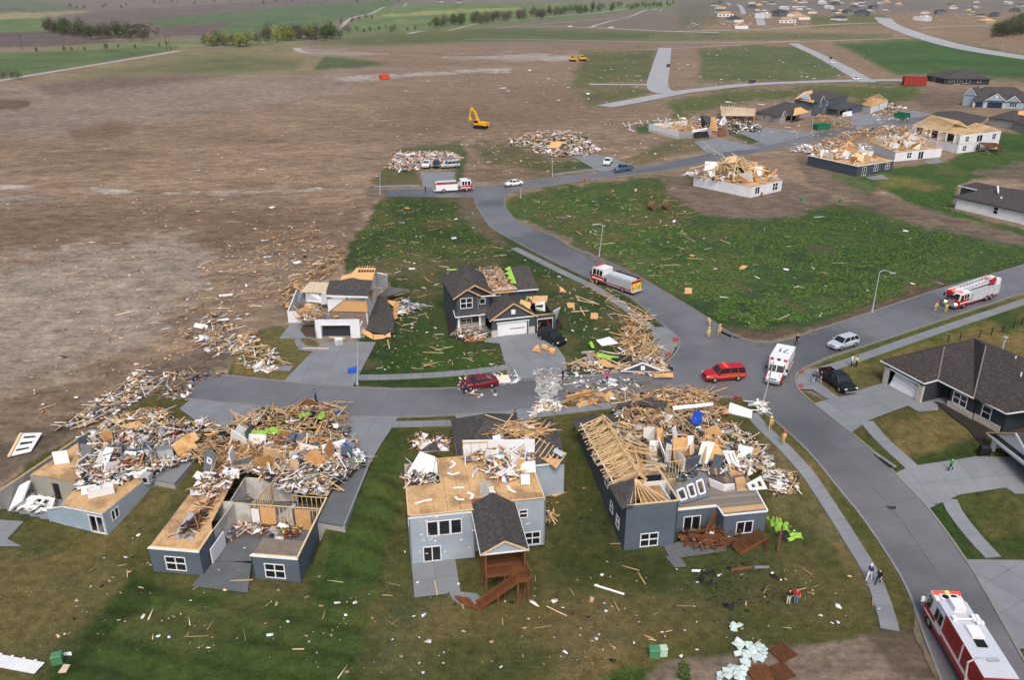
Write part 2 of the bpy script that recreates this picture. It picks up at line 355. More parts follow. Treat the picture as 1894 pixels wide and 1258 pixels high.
# (polygon in the photograph, colour, edge softness px, edge raggedness px, grass 0/1, strength)
ZONES=[
 # --- far farmland
 ([(-400,-40),(2300,-40),(2300,20),(1200,24),(960,30),(740,30),(300,40),(-400,60)],(118,110,102),4,3,0,1),
 ([(-400,-20),(30,-4),(165,17),(60,22),(-400,20)],(92,108,84),1.5,1,1,1),
 ([(-400,30),(60,22),(180,18),(60,34),(-400,52)],(140,130,92),2,1,1,1),
 ([(-400,55),(60,33),(90,34),(84,55),(0,60),(-400,70)],(92,118,66),2,1,1,1),
 ([(90,38),(200,20),(520,0),(760,0),(600,18),(440,38),(290,45),(270,70),(90,60)],(112,98,94),2,1,0,1),
 ([(-400,66),(0,60),(90,57),(180,72),(245,76),(120,84),(-400,98)],(104,88,84),2,1,0,1),
 ([(270,36),(560,8),(740,-2),(720,12),(600,44),(500,62),(430,66),(290,46)],(84,108,66),2,1,1,1),
 ([(290,48),(430,42),(380,64),(300,66)],(108,92,86),2,1,0,1),
 ([(-400,100),(60,92),(260,74),(400,72),(560,70),(560,84),(330,88),(-400,100)],(112,122,74),3,2,1,1),
 ([(-400,108),(0,98),(330,84),(325,92),(0,146),(-400,200)],(86,108,58),2,1,1,1),
 ([(20,158),(325,96),(400,86),(500,84),(600,96),(690,112),(560,138),(300,140),(60,152)],(124,116,74),3,4,1,1),
 ([(200,132),(420,100),(560,112),(540,128),(330,136)],(88,98,54),4,6,1,.7),
 ([(620,62),(690,18),(760,6),(1250,2),(1250,12),(1000,40),(780,58),(640,66)],(98,118,66),2,2,1,1),
 ([(700,27),(780,20),(960,13),(965,18),(800,26),(720,31)],(128,140,66),1,.8,1,1),
 ([(560,78),(700,62),(800,55),(940,50),(1240,58),(1650,62),(1650,72),(1240,74),(900,76),(700,84),(600,82)],(98,104,64),2,2,1,1),
 ([(640,74),(900,54),(1200,62),(1200,70),(900,72),(650,84)],(78,98,50),2,2,1,.6),
 ([(560,84),(650,92),(700,98),(660,102),(590,104),(540,96)],(150,136,120),2,2,0,.7),
 ([(600,104),(690,112),(720,118),(640,128),(580,128)],(72,92,48),3,2,1,.9),
 ([(1255,10),(1330,0),(1330,44),(1255,52)],(92,98,66),5,4,1,.6),
 ([(1500,28),(1640,25),(1640,46),(1500,50)],(86,98,58),4,3,1,.8),
 # --- bare earth of the left field
 ([(-400,190),(60,154),(300,142),(560,140),(700,130),(940,128),(700,150),(500,200),(200,240),(-400,300)],(140,126,112),8,8,0,.8),
 ([(60,158),(200,140),(420,140),(260,160),(100,175)],(108,92,78),6,5,0,.8),
 ([(-400,210),(0,182),(60,186),(50,200),(-400,230)],(98,82,58),3,3,0,.9),
 ([(200,225),(260,230),(240,250),(150,262),(120,240)],(112,94,74),8,6,0,.8),
 ([(-400,390),(0,385),(640,385),(700,360),(640,440),(480,470),(200,470),(-400,480)],(118,98,78),12,14,0,.8),
 ([(-400,500),(100,470),(330,440),(420,470),(300,620),(120,720),(-400,800)],(152,140,124),24,20,0,.9),
 ([(-400,860),(60,800),(180,740),(280,680),(400,640),(440,660),(330,700),(200,770),(0,900),(-400,980)],(100,88,74),10,10,0,.9),
 ([(-400,340),(40,341),(64,345),(40,349),(-400,348)],(178,172,162),1.5,1.5,0,.8),
 ([(170,349),(240,352),(258,357),(200,357)],(174,168,158),1.5,1.5,0,.8),
 ([(300,355),(420,353),(560,349),(650,350),(560,354),(420,358),(300,358)],(170,162,150),1.5,2,0,.6),
 ([(-400,360),(0,362),(120,366),(60,374),(-400,376)],(156,150,142),4,3,0,.7),
 ([(600,145),(760,136),(940,126),(945,132),(780,142),(640,152)],(166,160,152),2,3,0,.8),
 ([(820,102),(1000,98),(1040,108),(980,112),(820,106)],(158,152,146),3,4,0,.7),
 ([(1000,104),(1080,98),(1090,106),(1010,114)],(160,156,150),3,4,0,.7),
 ([(700,200),(1100,150),(1200,205),(1000,235),(760,260)],(120,102,84),20,14,0,.7),
 # --- lots beyond the upper street
 ([(1075,96),(1215,90),(1205,150),(1140,156),(1060,162)],(84,92,54),5,8,1,.9),
 ([(1070,172),(1150,160),(1220,166),(1170,184),(1090,192)],(84,92,54),4,6,1,.9),
 ([(1290,92),(1400,84),(1475,84),(1540,120),(1560,140),(1480,150),(1380,152),(1290,150),(1300,120)],(76,98,48),4,6,1,.9),
 ([(1545,80),(1700,72),(1760,78),(2300,170),(2300,190),(1894,150),(1760,136),(1660,138)],(62,92,48),5,4,1,1),
 ([(1240,190),(1360,166),(1500,158),(1690,156),(1720,176),(1650,200),(1500,176),(1380,190),(1250,216)],(72,90,42),5,9,1,.9),
 ([(1720,165),(1790,168),(1800,200),(1700,205),(1690,180)],(110,94,78),8,5,0,.8),
 ([(690,335),(710,310),(740,300),(770,302),(778,342),(700,346)],(78,84,48),4,4,1,.9),
 ([(840,300),(862,280),(860,342),(842,344)],(66,84,42),3,3,1,.9),
 ([(740,270),(850,262),(870,290),(730,290)],(64,84,44),4,4,1,.8),
 ([(870,270),(960,262),(1010,290),(1050,300),(1000,322),(900,300)],(78,82,50),10,10,1,.8),
 ([(1010,300),(1080,288),(1110,312),(1020,325)],(80,90,50),3,4,1,.9),
 ([(1000,280),(960,258),(990,250),(1080,250),(1060,275)],(64,84,44),4,4,1,.8),
 ([(1170,232),(1205,230),(1215,245),(1180,246)],(56,84,40),3,3,1,.9),
 ([(1250,255),(1310,258),(1300,275),(1180,300),(1160,305),(1200,270)],(84,86,54),6,6,1,.8),
 ([(1350,248),(1395,246),(1416,258),(1388,266)],(64,84,42),2,2,1,1),
 # --- lots in the middle
 ([(640,470),(655,440),(690,395),(702,364),(872,364),(884,390),(905,420),(955,450),(1250,625),(1256,700),(1250,724),(850,724),(655,722),(430,704),(426,690),(480,610),(540,640),(640,640),(700,600),(720,540),(700,500),(640,500)],GREEN,4,6,1,1),
 ([(430,704),(440,655),(490,606),(540,600),(600,640),(560,690),(530,704)],(96,92,48),4,4,1,1),
 ([(690,480),(900,470),(960,480),(900,500),(700,510)],(84,82,54),6,6,1,.7),
 ([(850,360),(874,362),(884,388),(912,424),(950,452),(936,462),(880,430),(850,395)],(104,90,74),6,5,0,.9),
 ([(696,690),(720,640),(830,630),(940,690),(800,700)],(48,76,24),8,6,1,.9),
 ([(938,375),(948,362),(1010,348),(1180,330),(1290,330),(1340,375),(1440,400),(1530,372),(1630,376),(1760,412),(2000,478),(2000,500),(1620,575),(1480,615),(1400,630),(1330,610),(1240,560),(1150,500),(1020,428),(950,400)],CROP,5,6,1,1),
 ([(938,375),(948,362),(1010,348),(1180,330),(1290,330),(1280,400),(1200,480),(1100,470),(1020,428),(950,400)],(68,88,42),14,12,1,.8),
 ([(1170,350),(1260,345),(1290,380),(1270,400),(1180,392)],(74,78,44),8,10,1,.8),
 ([(1000,395),(1150,402),(1280,404),(1260,418),(1100,420),(1010,415)],(82,78,54),6,8,1,.8),
 ([(1225,330),(1300,335),(1460,340),(1535,362),(1540,380),(1470,398),(1380,404),(1300,396),(1250,366)],(110,96,82),5,6,0,1),
 ([(1470,290),(1530,300),(1560,330),(1640,366),(1720,386),(2000,452),(2000,480),(1880,452),(1740,425),(1650,406),(1600,380),(1500,340)],(112,98,82),5,5,0,.95),
 ([(1620,372),(1700,378),(1780,408),(1720,424),(1650,404)],(116,100,86),5,5,0,.9),
 ([(1545,325),(1600,330),(1640,362),(1600,356)],(60,92,36),4,6,1,.8),
 ([(1590,330),(1640,312),(1750,300),(1845,246),(2100,250),(2100,330),(1894,322),(1800,330),(1768,345),(1760,388),(1894,424),(2100,470),(1894,436),(1700,382),(1620,345)],VIVID,4,3,1,1),
 ([(1610,330),(1680,330),(1740,345),(1640,350)],(112,110,52),6,5,1,.7),
 ([(1800,318),(1900,300),(2100,306),(2100,340),(1860,334)],(112,98,84),5,4,0,.9),
 ([(916,425),(954,447),(1022,482),(1100,520),(1165,550),(1197,577),(1232,606),(1210,614),(1159,577),(1103,540),(1035,507),(948,464)],GREEN,2,2,1,1),
 # brown verges of the road
 ([(1010,424),(1050,440),(1130,480),(1210,525),(1300,575),(1350,605),(1400,616),(1480,604),(1560,585),(1620,566),(1700,540),(1760,520),(1760,530),(1620,582),(1480,622),(1400,636),(1330,615),(1240,560),(1110,482)],(92,84,58),5,6,0,.9),
 ([(1300,590),(1400,604),(1470,600),(1470,622),(1400,636),(1340,618)],(98,84,66),5,5,0,.8),
 ([(1580,560),(1660,535),(1720,512),(1760,508),(1740,532),(1620,578),(1590,582)],(92,78,62),5,5,0,.8),
 # --- lawns at the front
 ([(-700,1500),(-700,1330),(-100,970),(0,905),(60,852),(150,800),(260,752),(300,725),(640,760),(1040,745),(1380,740),(1420,765),(1500,840),(1600,960),(1680,1100),(1720,1200),(1760,1300),(1800,1500)],LAWN,4,5,1,1),
 ([(40,1500),(90,1230),(250,1060),(330,1096),(560,1085),(640,965),(722,795),(748,800),(735,960),(660,1250),(640,1500)],(58,76,27),16,10,1,.9),
 ([(-700,1500),(-700,1050),(0,1020),(240,1040),(230,1085),(70,1230),(30,1500)],(92,86,48),10,8,1,.8),
 ([(100,1060),(240,1020),(330,900),(300,890),(180,1000)],(88,82,44),10,8,1,.7),
 ([(250,1062),(300,1085),(200,1180),(90,1300),(60,1290)],(40,56,18),12,6,1,.8),
 ([(1018,1040),(1090,870),(1150,1010),(1250,1020),(1230,1100),(1060,1080)],(54,62,24),14,10,1,.8),  # lawn between the two houses coloured darker for the shade there
 ([(980,950),(1090,800),(1180,1030),(1000,1020)],(62,66,30),14,10,1,.7),  # same shaded gap, darkening painted into the grass colour
 ([(690,1120),(760,1080),(850,1120),(800,1258),(680,1258)],(98,90,52),20,14,1,.7),
 ([(1040,1150),(1120,1090),(1180,1160),(1100,1258),(1030,1258)],(96,88,54),18,12,1,.7),
 ([(1400,790),(1500,860),(1590,1000),(1620,1130),(1540,1000),(1430,950)],(104,92,60),14,10,1,.8),
 ([(1280,1040),(1480,1020),(1600,1090),(1600,1150),(1320,1140)],(88,80,42),20,14,1,.7),
 ([(1180,1500),(1200,1250),(1240,1222),(1330,1215),(1400,1195),(1560,1185),(1640,1170),(1700,1165),(1745,1258),(1800,1500)],(122,108,92),6,6,0,1),
 ([(1600,1172),(1700,1160),(1745,1258),(1660,1240)],(84,74,58),8,6,0,.8),
 ([(1130,1258),(1160,1238),(1190,1242),(1200,1275),(1120,1290)],(50,72,26),6,6,1,.9),
 # --- lawns on the right
 ([(1485,690),(1600,640),(1730,600),(2100,470),(2100,700),(1640,712),(1530,740)],(96,90,46),4,4,1,1),
 ([(1484,684),(1600,640),(1790,575),(1890,553),(2000,520),(2000,560),(1894,575),(1760,615),(1600,668)],(74,84,34),3,3,1,1),
 ([(1800,562),(1870,554),(1894,560),(2000,530),(2000,600),(1860,610)],(42,72,24),5,4,1,.8),
 ([(1470,720),(1530,740),(1640,710),(1900,700),(2200,900),(2200,1500),(1900,1500),(1880,1200),(1790,1040)],LAWN,4,4,1,1),
 ([(1640,790),(1720,770),(1790,800),(1800,830),(1720,850),(1680,830)],(100,92,50),12,8,1,.8),
 ([(1690,850),(1800,815),(1830,845),(1700,862)],(38,60,20),6,5,1,.8),
 ([(1580,795),(1610,790),(1690,870),(1660,880)],(52,66,26),5,4,1,.8),
 ([(1700,940),(1770,925),(1860,1035),(1790,1040)],(40,64,20),5,4,1,.9),
 ([(1840,1000),(1900,980),(2100,1000),(2100,1050),(1860,1036)],(40,62,20),8,6,1,.8),
]
K_R4L=[(877,366),(883,382),(907,419),(954,447),(1022,482),(1100,520),(1165,550),(1197,577),(1232,606),(1252,622)]
K_CORN=[(1252,622),(1258,632),(1254,646),(1240,664),(1215,680)]
K_R1T=[(1215,680),(1150,690),(1050,697),(950,706),(860,717),(750,720),(655,717)]
K_R1L=[(655,717),(525,706),(430,696),(318,688)]
K_R1B=[(300,734),(352,739),(487,752),(632,770),(735,772),(840,768),(985,757),(1040,745),(1170,737),(1300,734),(1345,734),(1376,740),(1402,756)]
K_R2L=[(1402,756),(1440,785),(1497,838),(1545,897),(1595,958),(1640,1025),(1680,1095),(1710,1180),(1740,1258),(1765,1330)]
K_R2R=[(1483,684),(1473,692),(1471,704),(1476,720),(1503,745),(1575,802),(1656,877),(1718,942),(1786,1036),(1882,1202),(1930,1290)]
K_R3B=[(1483,684),(1533,661),(1583,646),(1656,622),(1726,598),(1851,556),(2030,495)]
K_R3T=[(1394,633),(1430,633),(1467,625),(1524,606),(1610,578),(1745,533),(1894,490),(2030,445)]
K_R4R=[(932,372),(940,392),(965,413),(1024,437),(1054,455),(1111,478),(1184,514),(1251,553),(1305,586),(1346,614),(1394,633)]
K_R5B=[(932,372),(937,360),(958,352),(998,346),(1093,332),(1180,322),(1254,311),(1389,284),(1507,261),(1600,245),(1700,236)]
K_R5T=[(688,351),(802,348),(873,345),(934,340),(1025,329),(1106,319),(1177,311),(1254,296),(1380,271),(1520,244),(1640,222),(1720,212)]
street=K_R1L[::-1]+K_R1T[::-1][1:]+K_CORN[::-1][1:]+K_R4L[::-1][1:]+[(680,363)]+K_R5T+[(1720,230)]+K_R5B[::-1]+K_R4R[1:]+K_R3T[1:]+K_R3B[::-1]+K_R2R[1:]+K_R2L[::-1]+K_R1B[::-1][1:]
PAVED=[]
def make_ground():
    # rows get sparser with distance, columns widen with distance: about the same detail everywhere one can look
    ys=[];y=40.0
    while y<190:ys.append(y);y+=0.22+(y-40)*0.0042
    while y<5000:ys.append(y);y*=1.0062
    while y<16000:ys.append(y);y*=1.05
    ys=[-300,-200,-120,-60,-30,-10,5,15,22,28,33,37]+ys
    ys=np.array(ys);s=np.concatenate([np.linspace(-3,-0.78,40)[:-1],np.linspace(-0.78,0.78,640),np.linspace(0.78,3,40)[1:]])
    wd=np.maximum(ys,45.0)*1.0
    X=s[None,:]*(wd[:,None]+12);Y=np.repeat(ys[:,None],len(s),1)
    Z=hz(X,Y)
    d=Y*math.cos(TH)+(CAMZ-Z)*math.sin(TH)
    U=CX+FPX*X/np.maximum(d,5);V=CY-FPX*(Y*math.sin(TH)-(CAMZ-Z)*math.cos(TH))/np.maximum(d,5)
    V=np.where(Y<36,1400+(36-Y)*20,V)
    dist=np.maximum(d,20)
    # raggedness noise in photo pixels, from place coordinates
    n1=fbm(X*0.22,Y*0.22,11)-0.5;n2=fbm(X*0.05+40,Y*0.05,21)-0.5;n3=fbm(X*0.9,Y*0.9,31,3)-0.5
    rag=(n1*1.5+n2*1.6+n3*0.9)
    col=np.empty(X.shape+(3,));col[:]=lin(DIRT);gr=np.zeros(X.shape)
    # broad tone and tyre-track streaks of the bare earth
    st=fbm((X*0.94+Y*0.34)*0.03,(-X*0.34+Y*0.94)*0.30,51,5)-0.5
    st2=fbm((X*0.98-Y*0.2)*0.02,(X*0.2+Y*0.98)*0.16,61,4)-0.5
    tone=1+0.55*n2+0.55*st+0.5*st2+0.25*n1
    far=sst(200,420,Y);tone=tone*(1-far)+(1+0.35*n2+0.3*st2)*far
    col*=np.clip(tone,0.55,1.5)[...,None]
    fields=sst(95,60,V)*(U<1300);col=col*(1-fields[...,None])+np.array(lin((112,104,94)))*fields[...,None]
    for pts,c,soft,ragp,g,k in ZONES:
        P=np.array(pts);m=30
        box=(U>P[:,0].min()-m)&(U<P[:,0].max()+m)&(V>P[:,1].min()-m)&(V<P[:,1].max()+m)
        if not box.any():continue
        sd=polyline_sd(pts,U[box],V[box])+rag[box]*ragp*2.2
        w=np.clip(sd/(2*soft)+0.5,0,1);w=w*w*(3-2*w)*k
        cl=np.array(lin(c));fz=.3 if P[:,1].mean()<125 and P[:,0].mean()<1500 else .14;cl=(cl*(1-fz)+cl.mean()*fz)*(.88 if not g else 1.0);cc=cl[None]*(1+0.5*n2[box]+0.35*n1[box])[:,None]  # far fields greyed more in their colour, standing in for haze
        if g:cc=cc*(1+np.stack([0.5*n1[box]+0.5*n2[box],0.1*n1[box],-0.1*n1[box]],1))
        col[box]=col[box]*(1-w[:,None])+cc*w[:,None];gr[box]=gr[box]*(1-w)+g*w
    mow=np.clip(polyline_sd([(60,1500),(90,1230),(250,1060),(640,965),(735,800),(760,960),(660,1250),(640,1500)],U,V)/20,0,1)*(.6+1.2*(n2+.5))
    mw=np.sin((Y*.97+X*.25+n1*.8)*2.0);col=col*(1-.2*mow*np.clip(mw*2-.9,0,1)+.10*mow*(mw<0))[...,None]
    # patches of bare soil and lush clumps in grass
    pn=fbm(X*0.13+9,Y*0.13,71,5);near=sst(330,200,Y)
    dry=np.clip((pn-0.56)*7,0,1)*gr*0.45*near
    col=col*(1-dry[...,None])+np.array(lin((100,88,58)))*dry[...,None]
    lush=np.clip((0.42-pn)*7,0,1)*gr*0.4*near
    col=col*(1-lush[...,None])+np.array(lin((44,62,20)))*lush[...,None]
    # small relief: clods of bare earth, low hummocks of grass
    rel=(fbm(X*1.3,Y*1.3,81,3)-0.5)*0.16+(st*0.35*(1-gr))*sst(70,85,Y)
    Z=Z+np.where(Y<330,rel*(0.35+0.65*(1-gr)),0)-0.02
    for pts in[street]+PAVED:
        P=np.array(pts);box=(U>P[:,0].min()-9)&(U<P[:,0].max()+9)&(V>P[:,1].min()-9)&(V<P[:,1].max()+9)
        sd=polyline_sd(pts,U[box],V[box]);k=np.clip(sd/2+1.2,0,1)
        Z[box]=Z[box]*(1-k)+np.minimum(Z[box],hz(X[box],Y[box])-0.05)*k
    for O,rot,x0,x1,y0,y1 in[((a,b),r,c,d,e,f)for a,b,r,c,d,e,f in((-46.37,67.65,-15.3,-6.3,6.7,-.1,13),(-33.34,60.34,-6.9,0.3,13.6,0.4,13),(-9.5,61.35,9.5,0.1,12.9,.3,9),(10.86,63.34,9.3,0,15,.4,15))]:
        c_,s_=math.cos(R(rot)),math.sin(R(rot));lx=(X-O[0])*c_+(Y-O[1])*s_;ly=-(X-O[0])*s_+(Y-O[1])*c_
        Z=np.where((lx>x0)&(lx<x1)&(ly>y0)&(ly<y1),-0.3,Z)  # dug out for the basements
    for O,rot,xa,xb,xc,xd in(((-46.37,67.65),-15.3,6.9,7.6,10.5,14.5),((-33.34,60.34),-6.9,14.0,14.8,17.5,23)):  # soil banked against the garage slabs
        c_,s_=math.cos(R(rot)),math.sin(R(rot));lx=(X-O[0])*c_+(Y-O[1])*s_;ly=-(X-O[0])*s_+(Y-O[1])*c_
        Z=np.where((lx>xa)&(lx<xd)&(ly>0)&(ly<16),np.maximum(Z,(1.75*sst(.3,6.5,ly)+.5*sst(6,14,ly))*sst(xa,xb,lx)*(1-sst(xc,xd,lx))),Z)
    nr,nc=X.shape
    me=bpy.data.meshes.new('ground');co=np.stack([X,Y,Z],-1).reshape(-1,3).astype(np.float32)
    me.vertices.add(len(co));me.vertices.foreach_set('co',co.ravel())
    i=np.arange(nr*nc).reshape(nr,nc);q=np.stack([i[:-1,:-1],i[:-1,1:],i[1:,1:],i[1:,:-1]],-1).reshape(-1,4)
    me.loops.add(q.size);me.loops.foreach_set('vertex_index',q.ravel().astype(np.int32))
    me.polygons.add(len(q));me.polygons.foreach_set('loop_start',np.arange(0,q.size,4,dtype=np.int32));me.polygons.foreach_set('use_smooth',np.ones(len(q),bool))
    me.update(calc_edges=True)
    a=me.attributes.new('col','FLOAT_COLOR','POINT');a.data.foreach_set('color',np.concatenate([col,np.ones(X.shape+(1,))],-1).astype(np.float32).ravel())
    a=me.attributes.new('grass','FLOAT','POINT');a.data.foreach_set('value',gr.astype(np.float32).ravel())
    m=bpy.data.materials.new('land');m.use_nodes=True;n=m.node_tree.nodes;L=m.node_tree.links;b=n['Principled BSDF']
    b.inputs['Roughness'].default_value=0.95;b.inputs['Specular IOR Level'].default_value=0.15
    ac=n.new('ShaderNodeAttribute');ac.attribute_name='col';ag=n.new('ShaderNodeAttribute');ag.attribute_name='grass'
    tc=n.new('ShaderNodeTexCoord')
    def nz(sc,det,st=(1,1,1),rz=0):
        mp=n.new('ShaderNodeMapping');mp.inputs['Scale'].default_value=st;mp.inputs['Rotation'].default_value=(0,0,rz);L.new(tc.outputs['Object'],mp.inputs[0])
        t=n.new('ShaderNodeTexNoise');t.inputs['Scale'].default_value=sc;t.inputs['Detail'].default_value=det;t.inputs['Roughness'].default_value=0.65;L.new(mp.outputs[0],t.inputs['Vector']);return t.outputs[0]
    def rng(o,lo,hi,a=0.3,c=0.7):
        r=n.new('ShaderNodeMapRange');r.inputs[1].default_value=a;r.inputs[2].default_value=c;r.inputs[3].default_value=lo;r.inputs[4].default_value=hi;L.new(o,r.inputs[0]);return r.outputs[0]
    def mth(op,x,y):
        k=n.new('ShaderNodeMath');k.operation=op
        for j,v in enumerate((x,y)):
            if isinstance(v,(int,float)):k.inputs[j].default_value=v
            else:L.new(v,k.inputs[j])
        return k.outputs[0]
    dirt=mth('MULTIPLY',mth('MULTIPLY',rng(nz(0.35,10,(0.7,1.25,1),R(-28)),0.62,1.38),rng(nz(1.4,9),0.68,1.32)),rng(nz(0.9,6,(0.16,1.8,1),R(24)),0.85,1.15))
    grs=mth('MULTIPLY',rng(nz(1.1,7),0.62,1.38),rng(nz(6.0,4),0.6,1.4))
    mx=n.new('ShaderNodeMix');L.new(ag.outputs['Fac'],mx.inputs[0]);L.new(dirt,mx.inputs[2]);L.new(grs,mx.inputs[3])
    v=n.new('ShaderNodeVectorMath');v.operation='SCALE';L.new(ac.outputs['Color'],v.inputs[0]);L.new(mx.outputs[0],v.inputs['Scale'])
    L.new(v.outputs[0],b.inputs['Base Color'])
    bp=n.new('ShaderNodeBump');bp.inputs['Strength'].default_value=0.6;bp.inputs['Distance'].default_value=0.25;L.new(nz(2.5,5),bp.inputs['Height']);L.new(bp.outputs[0],b.inputs['Normal'])
    me.materials.append(m)
    o=bpy.data.objects.new('ground',me);COL.objects.link(o);tag(o,'bare brown earth and grass covering the whole site and far fields',None,None,'structure')
    return o

# ================================================================ ROADS, DRIVES, PAVEMENTS
def drape(name,pts,m,dz,parent=None,thick=0.0,px=True):
    """a flat-lying sheet from an outline, following the land"""
    bm=bmesh.new();P=[G(*p)if px else Vector(p)for p in pts]
    vs=[bm.verts.new((p.x,p.y,0))for p in P];f=bm.faces.new(vs)
    bm.normal_update()
    if f.normal.z<0:f.normal_flip()
    bmesh.ops.triangulate(bm,faces=bm.faces[:])
    y0=min(p.y for p in P);y1=max(p.y for p in P)
    ycuts=[y for y in np.arange(62.5,81,1.0)if y0<y<y1]
    for y in ycuts:
        bmesh.ops.bisect_plane(bm,geom=bm.verts[:]+bm.edges[:]+bm.faces[:],plane_co=(0,y,0),plane_no=(0,1,0))
    for v in bm.verts:v.co.z=float(hz(v.co.x,v.co.y))+dz
    if thick:
        r=bmesh.ops.extrude_face_region(bm,geom=bm.faces[:])
        for g in r['geom']:
            if isinstance(g,bmesh.types.BMVert):g.co.z-=thick
        bmesh.ops.recalc_face_normals(bm,faces=bm.faces[:])
    me=bpy.data.meshes.new(name);bm.to_mesh(me);bm.free();me.materials.append(m)
    o=bpy.data.objects.new(name,me);COL.objects.link(o)
    if parent:o.parent=parent
    return o
def resample(P,step):
    P=[Vector((p.x,p.y,0))for p in P];out=[P[0]];acc=0
    L=[0]
    for a,b in zip(P[:-1],P[1:]):L.append(L[-1]+(b-a).length)
    n=max(1,round(L[-1]/step));res=[]
    for i in range(n+1):
        t=L[-1]*i/n;k=0
        while k<len(L)-2 and L[k+1]<t:k+=1
        f=(t-L[k])/max(L[k+1]-L[k],1e-9);res.append(P[k].lerp(P[k+1],f))
    return res
def smooth_line(P,n=6):
    """Catmull-Rom through points"""
    out=[]
    for i in range(len(P)-1):
        p0=P[max(i-1,0)];p1=P[i];p2=P[i+1];p3=P[min(i+2,len(P)-1)]
        for k in range(n):
            t=k/n
            out.append(0.5*((2*p1)+(p2-p0)*t+(2*p0-5*p1+4*p2-p3)*t*t+(3*p1-p0-3*p2+p3)*t**3))
    return out+[P[-1]]
def sides(C,w):
    out=[]
    for i,p in enumerate(C):
        d=(C[min(i+1,len(C)-1)]-C[max(i-1,0)]).normalized();n=Vector((-d.y,d.x,0))
        out.append((p+n*w/2,p-n*w/2))
    return out
def strip(name,pts,w,m,dz,step=4,parent=None,smooth=True):
    P=[G(*p)for p in pts];C=resample(smooth_line(P)if smooth and len(P)>2 else P,step);b=MB();vs=[]
    for l,r in sides(C,w):
        for q in(l,r):vs.append((q.x,q.y,float(hz(q.x,q.y))+dz))
    b.add(vs,[(2*i+1,2*i+3,2*i+2,2*i)for i in range(len(C)-1)])
    o=b.build(name,m,parent);return o
def struct(o,label=None):o['kind']='structure';(label and o.__setitem__('label',label));return o
def sidewalk(pts,w=1.5,step=1.5,label='grey concrete pavement slabs beside the road'):
    """bed of dark joint filler with one slab object per bay"""
    P=[G(*p)for p in pts];C=resample(smooth_line(P)if len(P)>2 else P,step);S_=sides(C,w)
    bed=MB();vs=[]
    for l,r in sides(C,w-0.06):
        for q in(l,r):vs.append((q.x,q.y,float(hz(q.x,q.y))+0.05))
    bed.add(vs,[(2*i+1,2*i+3,2*i+2,2*i)for i in range(len(C)-1)])
    root=struct(bed.build('pavement',JOINT),label)
    for i in range(len(C)-1):
        a,b=S_[i],S_[i+1];g=0.02
        d=(C[i+1]-C[i]).normalized()*g;top=[]
        for q,s in((a[1],1),(b[1],-1),(b[0],-1),(a[0],1)):
            q=q+d*s;top.append(Vector((q.x,q.y,float(hz(q.x,q.y))+0.074)))
        m=MB();m.add(top+[q-Vector((0,0,0.10))for q in top],[(0,1,2,3),(0,4,5,1),(1,5,6,2),(2,6,7,3),(3,7,4,0)])
        m.build('slab',CONC,root)
    return root
def clip(poly,a,c,n):
    """keep the side of a 2-D polygon where (p-c).n*a >= 0"""
    out=[]
    for i in range(len(poly)):
        p,q=poly[i],poly[(i+1)%len(poly)];dp=(p-c).dot(n)*a;dq=(q-c).dot(n)*a
        if dp>=0:out.append(p)
        if dp*dq<0:out.append(p.lerp(q,dp/(dp-dq)))
    return out
def drive(name,pts,ang,size,label,m=None,px=True,dz=None):
    """paved area cut into panels along ang (degrees), each panel a part"""
    m=m or CONC
    dz=dz or{'pavement':0.084,'path':0.078,'patio':0.066}.get(name,0.06)+0.001*(len(PAVED)%5)
    PAVED.append(pts)
    P=[Vector((p.x,p.y))for p in([G(*p)for p in pts]if px else pts)]
    root=struct(drape(name,[Vector((p.x,p.y,0))for p in P],JOINT,dz-0.025,px=False),label)
    c=sum(P,Vector((0,0)))/len(P);e=Vector((math.cos(R(ang)),math.sin(R(ang))));f=Vector((-e.y,e.x))
    for(i0,i1)in[(i*size,(i+1)*size)for i in range(-8,8)]:
        s=clip(clip(P,1,c+e*(i0+0.015),e),-1,c+e*(i1-0.015),e)
        if len(s)<3:continue
        for(j0,j1)in[(j*size,(j+1)*size)for j in range(-8,8)]:
            t=clip(clip(s,1,c+f*(j0+0.015),f),-1,c+f*(j1-0.015),f)
            if len(t)<3:continue
            ar=abs(sum(t[k].x*t[(k+1)%len(t)].y-t[(k+1)%len(t)].x*t[k].y for k in range(len(t))))/2
            if ar<0.15:continue
            drape('slab',[Vector((p.x,p.y,0))for p in t],m,dz,root,px=False)
    return root
def kerb(pts,px=True,w=0.22,h=0.10,closed=False):
    P=[G(*p)for p in pts];C=resample(smooth_line(P)if len(P)>2 else P,1.5);b=MB();vs=[]
    for l,r in sides(C,w):
        zl=float(hz(l.x,l.y));zr=float(hz(r.x,r.y))
        vs+=[(l.x,l.y,zl-.05),(l.x,l.y,zl+h),(r.x,r.y,zr+h),(r.x,r.y,zr-.05)]
    n=len(C)
    b.add(vs,[(4*i+a,4*i+a+1,4*i+a+5,4*i+a+4)for i in range(n-1)for a in range(3)])
    return struct(b.build('kerb',KERB),'pale concrete kerb along the street edge')
def dense(px_pts):return[(p.x,p.y)for p in smooth_line([G(*p)for p in px_pts],4)]
def chain(*ks):
    out=[]
    for k in ks:out+=[Vector((x,y,0))for x,y in dense(k)]
    r=[out[0]]
    for p in out[1:]:
        if(p-r[-1]).length>0.05:r.append(p)
    return r
street_pts=chain(K_R1L[::-1],K_R1T[::-1],K_CORN[::-1],K_R4L[::-1],[(877,366),(680,363)],[(680,363),(688,351)],K_R5T,[(1720,212),(1700,236)],K_R5B[::-1],K_R4R,K_R3T,[(2030,445),(2030,495)],K_R3B[::-1],K_R2R,[(1930,1290),(1765,1330)],K_R2L[::-1],K_R1B[::-1],[(300,734),(318,688)])
